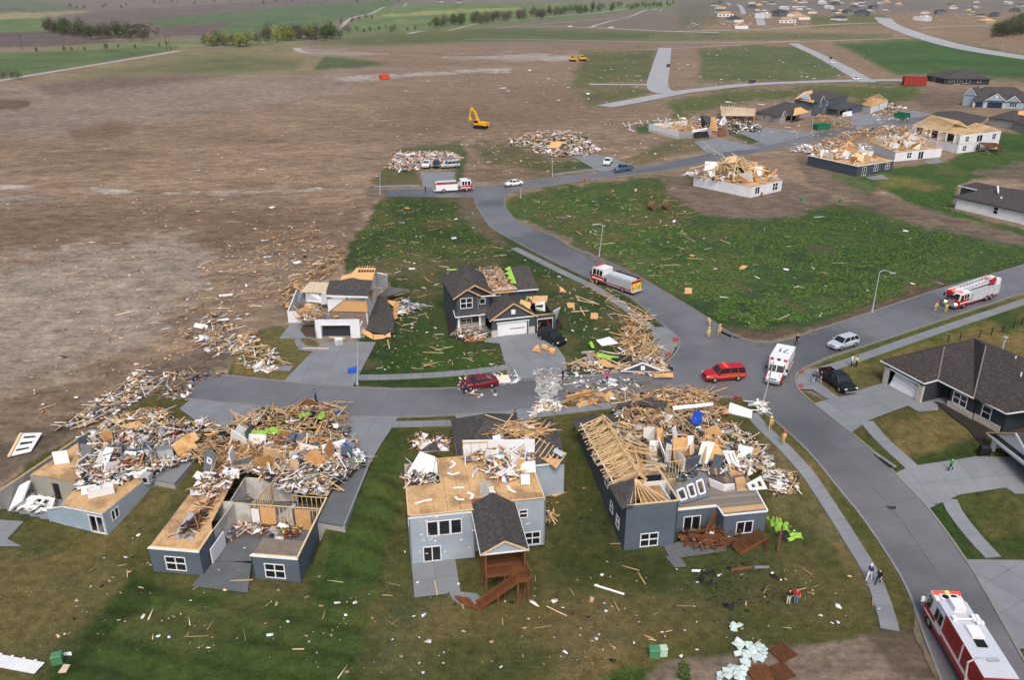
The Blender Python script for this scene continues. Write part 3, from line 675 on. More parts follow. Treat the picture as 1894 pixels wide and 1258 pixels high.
struct(drape('street',street_pts[:-1]if(street_pts[0]-street_pts[-1]).length<0.1 else street_pts,ROADM,0.02,px=False),'wet grey concrete street running through the estate and curving away')
for k in(K_R4L,K_CORN,K_R1T,K_R1L,K_R1B,K_R2L,K_R2R,K_R3B,K_R3T,K_R4R,K_R5B,K_R5T):kerb(k)
# pavements
sidewalk([(1390,765),(1405,785),(1434,813),(1475,855),(1497,881),(1546,955),(1581,1011),(1612,1063),(1637,1130),(1646,1166)],1.5,label='curving pavement of grey slabs along the left of the right-hand road')
sidewalk([(1529,728),(1551,742)],1.5,label='short pavement at the corner by the black pickup')
sidewalk([(1602,780),(1637,820),(1690,868)],1.6,label='pavement between the two driveways on the right')
sidewalk([(1755,924),(1771,955),(1837,1032)],1.6,label='pavement below the second driveway on the right')
sidewalk([(1518,686),(1583,665),(1726,615),(1880,563),(2030,512)],1.6,label='straight pavement beside the street with the ladder fire engine')
sidewalk([(951,459),(1035,501),(1103,534),(1159,571),(1205,609)],1.6,label='pavement along the left side of the curved street')
sidewalk([(660,699),(750,697),(858,690),(940,680)],1.5,label='pavement in front of the dark two storey house')
sidewalk([(480,681),(540,682)],1.5,label='short pavement left of the white house driveway')
sidewalk([(717,786),(850,783)],1.4,label='pavement left of the grey house driveway')
sidewalk([(978,769),(1049,760),(1134,750),(1172,745)],1.5,label='pavement right of the grey house driveway')
sidewalk([(692,345),(776,343)],1.6,label='far short pavement at the dead end of the upper street')
sidewalk([(1023,323),(1108,312)],1.6,label='far pavement beside the white and blue pickups')
# drives and patios
drive('driveway',[(596,633),(696,633),(653,715),(525,705)],1,3.2,'driveway of the white torn open house')
drive('driveway',[(893,627),(925,622),(1000,616),(1012,618),(1046,664),(1050,694),(938,705),(940,697),(924,636),(897,634)],20,3.2,'driveway of the dark two storey house')
drive('driveway',[(632,770),(737,771),(722,797),(684,860),(596,862)],-7,3.2,'driveway of the roofless basement house')
drive('driveway',[(352,740),(487,753),(430,800),(380,792),(332,757)],-15,3.2,'driveway of the leftmost ruined house')
drive('driveway',[(840,768),(985,757),(982,776),(940,800),(858,800)],9,3.2,'driveway of the grey house under its dark hip roof')
drive('driveway',[(1505,747),(1575,801),(1605,779),(1679,751),(1699,763),(1735,760),(1735,735),(1694,738),(1640,708),(1616,714),(1551,737),(1529,740)],-69,3.0,'broad driveway of the intact dark ranch house')
drive('driveway',[(1656,876),(1719,941),(1764,921),(1775,916),(1860,903),(1878,915),(1960,910),(1950,850),(1829,845),(1808,845),(1702,861),(1679,866)],-84,3.0,'driveway of the house with the open garage at the right edge')
drive('driveway',[(1786,1036),(1940,1038),(1960,1195),(1884,1202)],-60,3.0,'driveway at the lower right edge')
drive('driveway',[(783,348),(778,319),(842,318),(835,346)],2,4,'far driveway behind the upper fire engine')
drive('driveway',[(1110,318),(1058,289),(1104,285),(1182,309)],10,4,'far driveway with the white pickup')
drive('driveway',[(1310,285),(1282,262),(1330,256),(1412,274)],15,4,'driveway below the white walled ruin')
drive('driveway',[(1420,269),(1360,243),(1420,236),(1512,247)],15,4,'driveway of the grey ranch house')
drive('driveway',[(1590,234),(1530,222),(1585,208),(1665,219)],15,4,'driveway of the blue grey two storey house')
drive('driveway',[(1680,219),(1660,206),(1690,204),(1730,213)],15,4,'driveway beside the green skip')
drive('pavement',[(1205,606),(1232,606),(1252,624),(1256,634),(1240,660),(1222,672),(1212,655),(1208,631)],30,2.0,'corner pavement with two red tactile pads')
drive('pavement',[(1484,685),(1520,681),(1541,690),(1523,700),(1519,711),(1548,735),(1529,739),(1503,722),(1478,721),(1472,704)],20,2.0,'rounded corner pavement where three people stand')
drive('path',[(575,652),(551,648),(545,632),(548,612),(562,598),(570,602),(558,618),(556,630),(566,640),(596,643)],0,1.5,'curved path at the white house door')
drive('patio',[(761.5,1044),(842,1035),(852,1097),(767,1107)],9.5,2.4,'square concrete patio below the sliding door of the grey house')
drive('patio',[(831,1100),(850,1096),(880,1099),(893,1108),(880,1120),(855,1122),(838,1112)],9.5,1.6,'rounded landing at the foot of the deck stairs')
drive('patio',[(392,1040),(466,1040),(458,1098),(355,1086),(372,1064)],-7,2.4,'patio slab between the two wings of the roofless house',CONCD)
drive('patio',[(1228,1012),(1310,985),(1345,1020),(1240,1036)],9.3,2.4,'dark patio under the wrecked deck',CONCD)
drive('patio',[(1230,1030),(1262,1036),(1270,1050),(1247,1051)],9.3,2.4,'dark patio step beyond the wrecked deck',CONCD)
drive('patio',[(-60,958),(44,966),(14,998),(40,1012),(-60,1012)],-15,2.4,'patio slab at the lower corner of the leftmost ruin')
drive('patio',[(1600,328),(1612,333),(1645,332),(1632,323)],30,3,'small patio of the slate walled ruin')
drive('patio',[(1708,300),(1720,304),(1745,301),(1735,293)],30,3,'small patio of the white walled ruin')
for q in([(1243,626),(1253,625),(1255,633),(1246,635)],[(1229,655),(1240,652),(1242,659),(1231,663)],[(1478,688),(1485,684),(1489,690),(1481,694)],[(1476,712),(1484,711),(1487,718),(1479,720)],[(1358,733),(1374,736),(1371,742),(1356,738)]):
    struct(drape('tactile_pad',q,PAD,0.10),'red brown tactile pad at a pavement ramp')
PAVED_DONE=True
# far roads
RM2=mat('dry concrete road',(158,160,164),0.7,0.1,0.1)
GRAV=mat('gravel road',(160,156,150),0.9,0.12,0.1)
for pts,w,m,lb in[
    ([(1230,88),(1222,125),(1216,160),(1235,172)],11,RM2,'short pale road ending in the fields'),
    ([(1118,197),(1200,182),(1262,170),(1340,161),(1390,156),(1480,152),(1580,149),(1672,148)],9,RM2,'pale curving road beyond the upper houses'),
    ([(1090,156),(1150,156),(1206,157)],6,RM2,'pale stub of road with a broken end'),
    ([(1468,80),(1500,95),(1540,115),(1578,136),(1605,152)],9,RM2,'pale road with headlights on it'),
    ([(1150,93),(1230,90),(1400,80),(1560,74),(1700,70)],3,GRAV,'narrow pale track between green fields'),
    ([(1632,32),(1645,44),(1690,62),(1750,80),(1894,106),(2050,130)],19,RM2,'pale main road at the upper right'),
    ([(1345,4),(1375,22),(1408,46)],9,RM2,'street of the ruined estate on the ridge'),
    ([(1230,58),(1400,54),(1520,46),(1640,42)],4,GRAV,'pale track below the ridge estate'),
    ([(860,72),(960,72),(1240,78),(1480,75)],4,GRAV,'long pale track across the site'),
    ([(-60,160),(0,149),(150,124),(330,94)],6,GRAV,'pale gravel road between green field and rough grass'),
    ([(560,68),(640,40),(700,18),(752,6)],6,GRAV,'pale country road climbing between fields'),
    ([(755,62),(860,48),(1000,32),(1140,18),(1215,15)],6,GRAV,'gravel road beside the long tree belt'),
    ([(920,52),(960,47),(1120,34),(1180,24),(1225,16)],5,GRAV,'second gravel road on the graded slope'),
    ([(930,50),(1040,49),(1200,56),(1330,60)],5,GRAV,'gravel road with parked white cars'),
    ([(1090,50),(1110,44),(1140,36),(1180,32)],6,RM2,'curved end of a new pale road'),
    ([(548,88),(560,96),(600,99),(720,99)],6,GRAV,'pale washed out track'),
    ([(1700,52),(1760,48),(1830,46)],4,GRAV,'pale track on the right slope'),
]:struct(strip('road',pts,w,m,0.12+0.0009*len(lb),6),lb)

ground_o=make_ground()

hb=MB().bx(-6000,6000,-320,7000,-40,62).build('haze',bpy.data.materials.new('haze air'));tag(hb,'thin pale air over the whole land','haze',None,'stuff')
hm=hb.data.materials[0];hm.use_nodes=True;hm.node_tree.nodes.remove(hm.node_tree.nodes['Principled BSDF']);hv=hm.node_tree.nodes.new('ShaderNodeVolumePrincipled');hv.inputs['Density'].default_value=0.00004;hv.inputs['Color'].default_value=(.86,.9,.96,1);hm.node_tree.links.new(hv.outputs[0],hm.node_tree.nodes['Material Output'].inputs['Volume'])

# joints cast across the street and along its middle; mud washed over its ends
def joints(a,b,n):
    A=resample(smooth_line([G(*p)for p in a]),1.0);B=resample(smooth_line([G(*p)for p in b]),1.0);g=MB();mid=[]
    for i in range(n+1):
        p=A[round(i/n*(len(A)-1))];q_=B[round(i/n*(len(B)-1))];mid.append((p+q_)/2);k=10
        for j in range(k):u,v=p.lerp(q_,j/k),p.lerp(q_,(j+1)/k);g.beam(ground(u.x,u.y,.022),ground(v.x,v.y,.022),.03,.02)
    for f in(.0,):
        for u,v in zip(mid[:-1],mid[1:]):g.beam(ground(u.x,u.y,.024),ground(v.x,v.y,.024),.035,.02)
    struct(g.build('paving_joint',mat('joint sealant',(92,92,94),.8,.3,1)),'dark sealed joints across the street paving')
joints(K_R2L,[(1503,745),(1575,802),(1656,877),(1718,942),(1786,1036),(1882,1202),(1930,1290)],16)
joints([(1467,625),(1524,606),(1610,578),(1745,533),(1894,490),(2030,445)],[(1533,661),(1583,646),(1656,622),(1726,598),(1851,556),(2030,495)],18)
joints([(430,696),(525,706),(655,717),(750,720),(860,717),(950,706),(1050,697)],[(352,739),(487,752),(632,770),(735,772),(840,768),(985,757),(1040,745)],14)
joints([(907,419),(954,447),(1022,482),(1100,520),(1165,550),(1197,577)],[(965,413),(1024,437),(1054,455),(1111,478),(1184,514),(1251,553)],16)
MUD=mat('mud film',(112,100,86),.9,.3,1.2,bump=.3,bscale=5,c2=(92,82,70),mixs=.6);MUD2=mat('thin dried mud',(104,100,94),.8,.3,.8,c2=(96,95,94),mixs=.5)
def blot(px,m,seed,dz,label):
    P=[G(*p)for p in px];C=smooth_line(P+[P[0]],8)[:-1];c=sum(C,Vector())/len(C)
    C=[c+(p-c)*(1+.5*(mnoise.noise(Vector((p.x*.8,p.y*.8,seed)))))for p in C];struct(drape('mud_patch',[Vector((p.x,p.y,0))for p in C],m,dz,px=False),label)
for i,(px,m,lb)in enumerate([([(296,736),(302,690),(330,684),(352,694),(338,712),(346,736)],MUD,'brown soil washed over the left end of the main street'),([(676,366),(680,348),(712,349),(720,356),(706,366)],MUD,'brown soil washed over the end of the upper street'),([(1320,612),(1380,628),(1450,628),(1520,608),(1500,620),(1400,640)],MUD2,'mud dragged along the edge of the crop field'),([(1030,444),(1090,470),(1190,520),(1180,524),(1080,474)],MUD2,'mud dragged along the verge of the curved street'),([(985,690),(1035,690),(1040,720),(1010,745),(990,720)],mat('plaster dust',(168,166,162),.95,.2,1.5,c2=(140,140,140),mixs=1.2),'pale plaster dust smeared over the main street'),([(1060,712),(1180,706),(1200,716),(1090,722)],MUD2,'grey dirt film on the main street before the corner heap'),([(1690,1120),(1706,1180),(1730,1240),(1722,1240),(1690,1170)],MUD,'soil spilled over the kerb beside the rescue engine')]):blot(px,m,i,.034+.002*i,lb)
# ================================================================ HOUSES NEAR THE CAMERA
def pv(h,u,v,c,ax='y'):
    """local point where the sight line of a photo pixel meets the wall plane y=c (or x=c)"""
    a=h.MI@Vector((0,0,CAMZ));b=h.MI@at(u,v,-5);d=b-a;i=1 if ax=='y' else 0
    return a+d*((c-a[i])/d[i])
def frag(name,quad,m,holes=(),t=0.12,h=None,back=None,label=None,cat=None,group=None):
    """a slab of wall, floor or sheathing given by its corners (photo u, v, height): lower left, lower right, upper right, upper left"""
    P=[at(*q)for q in quad]
    if h is not None:P=[h.MI@p for p in P];O=Vector((0,0,0))
    else:O=sum(P,Vector())/4;P=[p-O for p in P]
    f=lambda a,b:(P[0].lerp(P[1],a)).lerp(P[3].lerp(P[2],a),b)
    n=((P[1]-P[0]).cross(P[3]-P[0])).normalized();b_=MB()
    us=sorted({0,1}|{x for q in holes for x in q[:2]});vs=sorted({0,1}|{x for q in holes for x in q[2:]})
    for a,c in zip(us[:-1],us[1:]):
        for d,e in zip(vs[:-1],vs[1:]):
            if any(q[0]<=a+1e-6 and q[1]>=c-1e-6 and q[2]<=d+1e-6 and q[3]>=e-1e-6 for q in holes):continue
            K=[f(a,d),f(c,d),f(c,e),f(a,e)]
            b_.add(K+[k-n*t for k in K],[(0,1,2,3),(7,6,5,4),(0,4,5,1),(1,5,6,2),(2,6,7,3),(3,7,4,0)])
    o=b_.build(name,m,h.o if h is not None else None)
    if h is None:o.location=O;tag(o,label,cat or 'debris',group)
    elif label:o['label']=label
    if holes:
        fm=MB()
        for q in holes:
            K=[f(q[0],q[2]),f(q[1],q[2]),f(q[1],q[3]),f(q[0],q[3])]
            for i in range(4):fm.beam(K[i]+n*.02,K[(i+1)%4]+n*.02,0.12,0.16)
        fm.build('window_frame',WHITE,o)
    return o
def panels(h,poly,z,m,sx=1.22,sy=2.44,name='floor_panel',gap=0.012,skip=0.0,t=0.03,seed=1):
    rnd=random.Random(seed);P=[Vector(p)for p in poly]
    x0=min(p.x for p in P);x1=max(p.x for p in P);y0=min(p.y for p in P);y1=max(p.y for p in P)
    X=Vector((1,0));Y=Vector((0,1));j=0;x=x0
    while x<x1:
        y=y0-(sy/2 if j%2 else 0)
        while y<y1:
            s=P
            for a,c,n in((1,Vector((x+gap,0)),X),(-1,Vector((x+sx-gap,0)),X),(1,Vector((0,y+gap)),Y),(-1,Vector((0,y+sy-gap)),Y)):
                s=clip(s,a,c,n)if len(s)>2 else[]
            if len(s)>2 and rnd.random()>=skip:
                dz=rnd.uniform(0,0.006)
                MB().poly([(p.x,p.y,z+dz)for p in s],t).build(name,m,h.o)
            y+=sy
        x+=sx;j+=1
def pxwin(h,p,q,box,nx=2,ny=2):
    """window opening (a, b, zb, zt) on wall p-q (level with local x) from a photo rectangle"""
    y=(p[1]+q[1])/2;A=pv(h,box[0],box[3],y);B=pv(h,box[2],box[1],y)
    C=pv(h,box[0],box[1],y);D=pv(h,box[2],box[3],y)
    return((A.x+C.x)/2-p[0],(B.x+D.x)/2-p[0],(A.z+D.z)/2,(B.z+C.z)/2,nx,ny)
c1=lambda x,y:(250+x/3.144,720+y/3.144)
c2=lambda x,y:(680+x/2.995,720+y/2.995)
c3=lambda x,y:(1040+x/3.4,690+y/3.4)
c4=lambda x,y:(1440+x/3.7,620+y/3.7)
c5=lambda x,y:(520+x/7.285,480+y/7.285)
c6=lambda x,y:(800+x/6.988,480+y/6.988)
c8=lambda x,y:(x/3.93,700+y/3.93)
def Q(c,*pts):return[(*c(p[0],p[1]),p[2])for p in pts]
def slabz(h,name,m,poly,z,t=.15):
    return MB().poly([(x,y,z)for x,y in poly],t).build(name,m,h.o)

# ---------------------------------------------------------------- H1 leftmost ruin
h=House('ruined_house','leftmost ruined house, blue rear wall and open basement beside the dirt field',(-46.37,67.65,0),-15.3)
H1=h
slabz(h,'floor',CONC,[(-6,-.3),(7,-.4),(7,13),(-6,13)],.06)
h.wall((-.1,-.3),(2.1,-.36),0,1.9,BLUES,slope=2.72,label='broken stub of pale blue wall')
wn=(3.0,4.55,.35,2.25)
h.wall((2.1,-.36),(6.93,-.42),0,2.72,BLUES,[wn]);h.window((2.1,-.36),(6.93,-.42),*wn,2,1,pane=False)
h.wall((6.93,-.42),(6.97,6.4),0,2.72,GREYS,[(1.0,1.9,1.3,2.3)]);h.window((6.93,-.42),(6.97,6.4),1.0,1.9,1.3,2.3,2,1)
h.wall((1.8,3.3),(1.8,-.2),0,2.66,DRYW,name='inner_wall')
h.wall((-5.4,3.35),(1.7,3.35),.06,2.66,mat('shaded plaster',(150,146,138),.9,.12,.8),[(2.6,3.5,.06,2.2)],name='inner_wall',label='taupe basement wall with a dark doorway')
h.box('door',DARK,-2.8,-1.9,3.6,3.66,.06,2.2)  # dark sheet behind the doorway, standing for the unlit room beyond
h.wall((-6.3,13),(-6.3,-.3),0,2.62,CONCW,t=.3,name='foundation_wall',label='long pale concrete foundation wall')
h.box('sill_plate',PINE2,-6.27,-6.03,-.2,12.9,2.625,2.68)
h.box('foundation_curb',CONCW,-6,-.1,-.45,-.2,0,.32)
panels(h,[(1.8,-.3),(6.9,-.38),(6.95,6.4),(6.9,8.2),(1.0,8.2),(1.0,3.5)],2.78,OSBF,seed=2)
panels(h,[(-5.3,3.4),(1.0,3.4),(1.0,8.4),(6.9,8.4),(6.9,13),(-5.3,12.4)],2.775,OSBF,seed=3)
b=MB();[b.bx(-5.3,1.7,y,y+.05,2.5,2.74)for y in np.arange(3.6,12.4,1.2)];[b.bx(1.85,6.9,y,y+.05,2.5,2.74)for y in np.arange(-.2,12.6,.9)];b.build('floor_joists',PINE2,h.o)
drive_pts=[(6.98,6.4),(9.96,6.4),(8.8,13.6),(6.98,13.3)]
slabz(h,'garage_slab',CONC,drive_pts,2.45,.25)
h.wall((6.98,6.35),(9.98,6.35),0,2.2,CONCW,t=.2,name='foundation_wall');h.wall((9.98,6.35),(8.82,13.6),0,2.2,CONCW,t=.2,name='foundation_wall')
h.trim('wrap_edge',[((0,-.4,2.0),(2.1,-.46,2.72)),((2.1,-.46,2.74),(6.95,-.5,2.74))],.05,.12)
frag('fallen_wall',Q(c8,(100,925,.5),(370,975,.3),(400,870,.8),(230,850,1.1)),WHITE,[(.35,.6,.15,.85),(.64,.86,.15,.85)],h=h,label='white wall with a broken window fallen into the basement')
frag('insulation_blanket',Q(c8,(60,960,.2),(150,900,1.2),(215,740,2.4),(140,780,2.2)),WHITE,t=.2,h=h,label='white torn insulation hanging in the corner')
# wreckage of this house that could be lifted away
def loose(name,label,cat,quad,m,holes=(),t=.08,group=None):return frag(name,quad,m,holes,t,None,None,label,cat,group)
loose('wall_section','white fallen wall section with dark window lying on the dirt at far left','wall section',Q(c8,(65,568,2.5),(225,530,2.5),(305,395,3.0),(165,400,3.0)),WHITE,[(.18,.85,.12,.3),(.18,.85,.4,.6),(.18,.85,.7,.88)])
stick('plank',at(*c8(65,568),2.55),at(*c8(155,400),3.05),.3,.2,PINE);bpy.context.view_layer.update();tag(COL.objects[-1],'yellow pine edge board along the fallen white wall section on the dirt','plank')
loose('plywood_sheet','big ochre plywood sheet lying flat above the leftmost ruin','plywood sheet',Q(c8,(900,405,3.0),(1060,360,3.2),(1010,305,3.5),(870,345,3.4)),OSB)
loose('plywood_sheet','large tilted ochre floor sheet between the two ruins on the left','plywood sheet',Q(c8,(1330,590,3.0),(1440,500,3.4),(1365,400,4.6),(1240,490,4.2)),OSB)
loose('plywood_sheet','smaller torn ochre sheet at the top of the tilted floor sheet','plywood sheet',Q(c8,(1400,470,3.9),(1450,440,3.9),(1420,390,4.4),(1355,405,4.5)),ORANGE_OSB)
loose('drywall_sheet','white square wall board with two black sockets on the leftmost ruin','wall board',Q(c8,(880,590,3.1),(975,605,3.1),(990,535,3.9),(895,525,3.9)),WHITE,t=.1)
loose('lattice_panel','brown slatted panel under the white wall board on the leftmost ruin','panel',Q(c8,(865,655,3.0),(965,670,3.0),(970,610,3.5),(880,600,3.5)),BROWN)
loose('drywall_sheet','long white leaning wall board left of the square board on the leftmost ruin','wall board',Q(c8,(690,640,3.0),(770,655,3.0),(825,510,4.2),(770,500,4.2)),WHITE,[(.2,.8,.35,.5)])
loose('drywall_sheet','white crumpled board on the edge of the tan floor of the leftmost ruin','wall board',Q(c8,(590,850,2.95),(700,830,2.95),(700,770,3.3),(590,790,3.3)),WHITE)
def cabinet(c,quadc,lab,z=2.85):
    t_=thing('kitchen_cabinet',lab,'cabinet',at(*quadc,z),R(25))
    b=MB();b.bx(-1.2,1.2,-.35,-.3,0,.9);b.bx(-1.2,1.2,.3,.35,0,.9);b.bx(-1.2,-1.15,-.3,.3,0,.9);b.bx(1.15,1.2,-.3,.3,0,.9);b.bx(-1.15,1.15,-.3,.3,0,.05);b.bx(-.05,.05,-.3,.3,.05,.9);b.build('carcass',WHITE,t_)
    MB().bx(-1.1,-.1,-.3,.3,.45,.5).build('shelf',WHITE,t_);MB().bx(.1,1.1,-.3,.3,.45,.5).build('shelf',WHITE,t_)
cabinet(c8,c8(740,845),'white open cabinet lying on the tan floor of the leftmost ruin')
t_=thing('refrigerator','grey steel appliance standing in the wreckage between the two left ruins','appliance',at(*c8(1215,590),2.6),R(20))
MB().bx(-.8,.8,-.5,.5,0,1.5).build('body',GREY,t_);MB().bx(-.75,-.02,-.54,-.505,.05,1.45).build('door',METAL,t_);MB().bx(.02,.75,-.54,-.505,.05,1.45).build('door',METAL,t_)
t_=thing('washing_machine','silver washing machine on the corner of the leftmost ruin','appliance',at(*c8(1075,755),2.4),R(-10))
MB().bx(-.5,.5,-.4,.4,0,1.0).build('body',METAL,t_);MB().cyl((0,-.405,.5),(0,-.43,.5),.28,n=12).build('door',BLACK,t_)

# ---------------------------------------------------------------- H2 roofless basement house
h=House('ruined_house','roofless slate grey house with exposed basement rooms, second from left',(-33.34,60.34,0),-6.9);H2=h
slabz(h,'floor',CONCD,[(.1,.05),(4.9,.05),(4.9,2.1),(9.8,2.1),(9.8,.3),(14,.3),(13.7,12),(0,12)],.07)
A,B=(.05,0),(4.93,0);w_=pxwin(h,A,B,(*c1(183,980),*c1(290,1050)))
h.hole_win(A,B,0,2.7,SLATE,[w_])
h.wall((4.93,0),(4.75,3.3),0,2.7,SLATE);h.wall((-.6,14),(.05,0),0,2.7,SLATE)
A,B=(9.75,.15),(14.2,.15);w_=pxwin(h,A,B,(*c1(760,1022),*c1(866,1095)))
h.hole_win(A,B,0,2.66,SLATE,[w_])
h.wall((14.2,.15),(13.75,9.6),0,2.7,SLATE);h.wall((9.75,2.6),(9.75,.15),0,2.66,SLATE)
for p,q in(((.0,-.02,2.68),(4.95,-.02,2.68)),((9.7,.13,2.64),(14.2,.13,2.64))):h.trim('wrap_edge',[(p,q)],.16,.12)
h.trim('top_plate',[((14.1,.3,2.74),(13.65,9.6,2.74)),((9.8,.3,2.7),(14.1,.3,2.72)),((4.85,0,2.74),(4.7,3.2,2.74)),((0.1,.12,2.76),(4.8,.12,2.76))],.16,.06,PINE)
panels(h,[(.12,.2),(4.8,.2),(4.65,3.2),(4.1,4.2),(3.0,12),(3.0,13.2),(-.5,13.2)],2.75,OSBF,seed=4)
MB().poly([(1.6,1.6,2.80),(2.7,1.5,2.80),(2.3,5.4,2.80),(1.2,5.4,2.80)],.03).build('vinyl_sheet',mat('pale vinyl',(168,172,180),.6,.06,1),h.o)
MB().poly([(2.8,1.5,2.80),(3.7,1.4,2.80),(3.2,3.0,2.80),(2.5,3.2,2.80)],.03).build('vinyl_sheet',mat('pale vinyl',(168,172,180),.6,.06,1),h.o)
b=MB()
[b.bx(9.9,14.0,y,y+.14,2.66,2.72)for y in np.arange(.35,2.6,.15)];b.build('deck_boards',mat('grey weathered boards',(122,112,102),.9,.2,2),h.o)['kind']='stuff'
# inner rooms
BASEW=mat('shaded scuffed plaster',(186,184,180),.9,.16,1.2,c2=(160,156,150),mixs=.7)  # scuff mottling on drywall greyed to carry the basement shade
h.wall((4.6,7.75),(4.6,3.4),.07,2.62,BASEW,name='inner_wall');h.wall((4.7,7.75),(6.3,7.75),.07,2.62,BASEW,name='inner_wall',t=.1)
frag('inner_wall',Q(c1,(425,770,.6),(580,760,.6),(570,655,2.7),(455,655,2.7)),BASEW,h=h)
h.studs((6.4,7.75),(13.6,7.85),.07,2.6,.42)
for x0,x1 in((7.4,9.0),(11.0,12.6)):h.box('sheathing_panel',ORANGE_OSB,x0,x1,7.6,7.66,.1,2.45)
h.box('inner_door',WHITE,6.5,7.3,7.55,7.6,.1,2.2)
h.studs((6.6,8.0),(6.9,12),.07,2.6,.42);h.studs((10.0,9.7),(13.5,9.7),.9,2.6,.5)
h.wall((4.0,12),(7.2,12),.07,2.7,BASEW,name='inner_wall');h.wall((7.2,12.0),(9.5,12.2),.07,2.7,BASEW,name='inner_wall')
h.wall((4.0,12),(4.3,8),.07,2.65,BASEW,name='inner_wall',t=-.1)
b=MB();[b.bx(8.0+i*.25,8.25+i*.25,8.2,9.3,.1,.1+.2*i)for i in range(10)];b.build('basement_stair',BASEW,h.o)
h.wall((5.1,1.6),(5.1,4.4),.07,1.7,WHITE,name='inner_wall',t=.1)
panels(h,[(9.6,10),(13.7,9.8),(13.6,21),(-1,21),(-.6,13.6),(3,13.6),(6,12.3),(9.6,12.3)],2.74,OSBF,seed=5)
panels(h,[(7.4,12.4),(10.0,12.4),(10.2,15.2),(7.6,15.2)],2.80,mat('grey floor tile',(98,102,104),.6,.1,1),seed=6)
slabz(h,'garage_slab',CONCD,[(13.8,6.1),(16.7,5.7),(16.0,16.5),(13.6,16.6)],2.45,.25)
h.wall((13.75,6.05),(16.75,5.65),0,2.2,CONCW,t=.2,name='foundation_wall');h.wall((16.75,5.65),(16.05,16.5),0,2.38,CONCW,t=.2,name='foundation_wall')
h.trim('slab_curb',[((16.7,5.7,2.5),(16.03,16.5,2.5))],.18,.1,CONC)
loose('wall_section','grey wall with small window standing tilted left of the roofless house','wall section',Q(c1,(395,470,3.0),(440,490,3.0),(470,380,5.4),(410,345,5.4)),mat('mid grey siding',(104,110,118),.8,.08,1),[(.35,.75,.45,.65)],t=.2)
stick('plank',at(*c1(440,488),3.0),at(*c1(474,378),5.3),.12,.25,PINE);tag(COL.objects[-1],'yellow end stud of the tilted grey wall with the small window','plank')
loose('wall_section','white framed grey panel leaning on the garage slab edge of the roofless house','wall section',Q(c1,(1192,418,2.6),(1255,418,2.6),(1262,335,4.4),(1198,333,4.4)),SLATE,t=.12)
loose('drywall_sheet','big white board lying at the garage of the roofless house','wall board',Q(c1,(1090,375,2.9),(1200,350,2.9),(1225,290,3.6),(1085,325,3.5)),WHITE)
loose('drywall_sheet','white triangular board beside the framed grey panel','wall board',Q(c1,(1265,420,2.6),(1335,412,2.6),(1300,345,3.2),(1265,350,3.3)),WHITE)
loose('plywood_sheet','brown sheet on top of the lumber heap by the street','plywood sheet',Q(c1,(960,95,3.2),(1050,100,3.2),(1065,65,3.9),(970,60,3.9)),BROWN)
# ---------------------------------------------------------------- H3 grey house with deck porch
h=House('damaged_house','grey two storey house without upper storey, with dark porch roof over wooden deck',(-9.5,61.35,0),9.5);H3=h
A,B=(0,0),(6.1,0)
ws=[pxwin(h,A,B,(*c2(x0,y0),*c2(x1,y1)),1,1)for x0,y0,x1,y1 in((333,738,387,812),(398,730,452,805),(464,722,517,795))]+[pxwin(h,A,B,(*c2(313,875),*c2(403,955)),2,1)]
ws[3]=(ws[3][0],ws[3][1],.12,ws[3][3],2,1)
z0=sum(w[2]for w in ws[:3])/3;z1=sum(w[3]for w in ws[:3])/3
ws=[(w[0],w[1],z0,z1,1,1)for w in ws[:3]]+[ws[3]]
h.hole_win(A,B,0,5.3,GREYS,ws)
A,B=(9.3,.75),(13.0,.75)
ws=[pxwin(h,A,B,(*c2(843,672),*c2(882,710)),1,2),pxwin(h,A,B,(*c2(872,795),*c2(952,858)),2,2)]
h.hole_win(A,B,0,5.25,GREYS,ws)
h.wall((13.0,.75),(13.0,8.2),0,5.3,GREYS);h.wall((0,5),(0,0),0,5.3,GREYS);h.wall((.1,13),(.1,5),0,2.9,GREYS)
h.wall((6.1,0),(6.1,.75),0,5.3,GREYS);h.wall((6.1,.9),(9.3,.9),2.85,5.3,DBROWN,name='porch_wall');h.wall((6.1,.9),(9.3,.9),0,2.8,GREYS)
panels(h,[(.02,.05),(6,.05),(6.1,.8),(12.95,.8),(12.8,9.6),(3.35,9.6),(3.35,5),(.02,4.85)],5.38,OSBF,seed=7)
MB().poly([(7.0,4.6,5.40),(8.3,4.7,5.40),(8.0,1.9,5.40),(7.0,1.8,5.40)],.01).build('bare_patch',mat('grey stained boards',(168,160,148),.9,.25,2),h.o)
MB().poly([(6.0,.95,5.41),(7.0,.95,5.41),(7.0,1.8,5.41),(6.0,1.8,5.41)],.02).build('hatch',mat('maroon board',(120,78,70),.9,.1,2),h.o)
for pts in([(340,625),(265,632),(300,622),(350,612)],):
    pass
gl=mat('white glue',(232,230,224),.8,.1,4)
for a,b_,c in(((262,635),(310,620),(358,612)),((485,595),(500,612),(535,612)),((553,572),(585,585),(572,610)),((775,535),(790,560),(820,572)),((440,462),(470,475),(508,462)),((465,397),(485,415),(455,440)),((475,548),(510,545),(535,545))):
    m_=MB();P3=[h.l(*c2(*p),5.43)for p in(a,b_,c)]
    m_.beam(P3[0],P3[1],.28,.012);m_.beam(P3[1]+Vector((0,0,.004)),P3[2]+Vector((0,0,.004)),.28,.012);m_.build('glue_mark',gl,h.o)
h.trim('top_plate',[((0,.06,5.42),(6.05,.06,5.42)),((6.15,.85,5.42),(12.9,.85,5.42)),((.05,0,5.42),(.05,4.8,5.42)),((12.9,.9,5.42),(12.75,8,5.42))],.12,.05,PINE)
h.trim('fascia',[((0,-.03,5.22),(6.0,-.03,5.22)),((0,-.03,5.2),(0,-.03,4.4))],.05,.16)
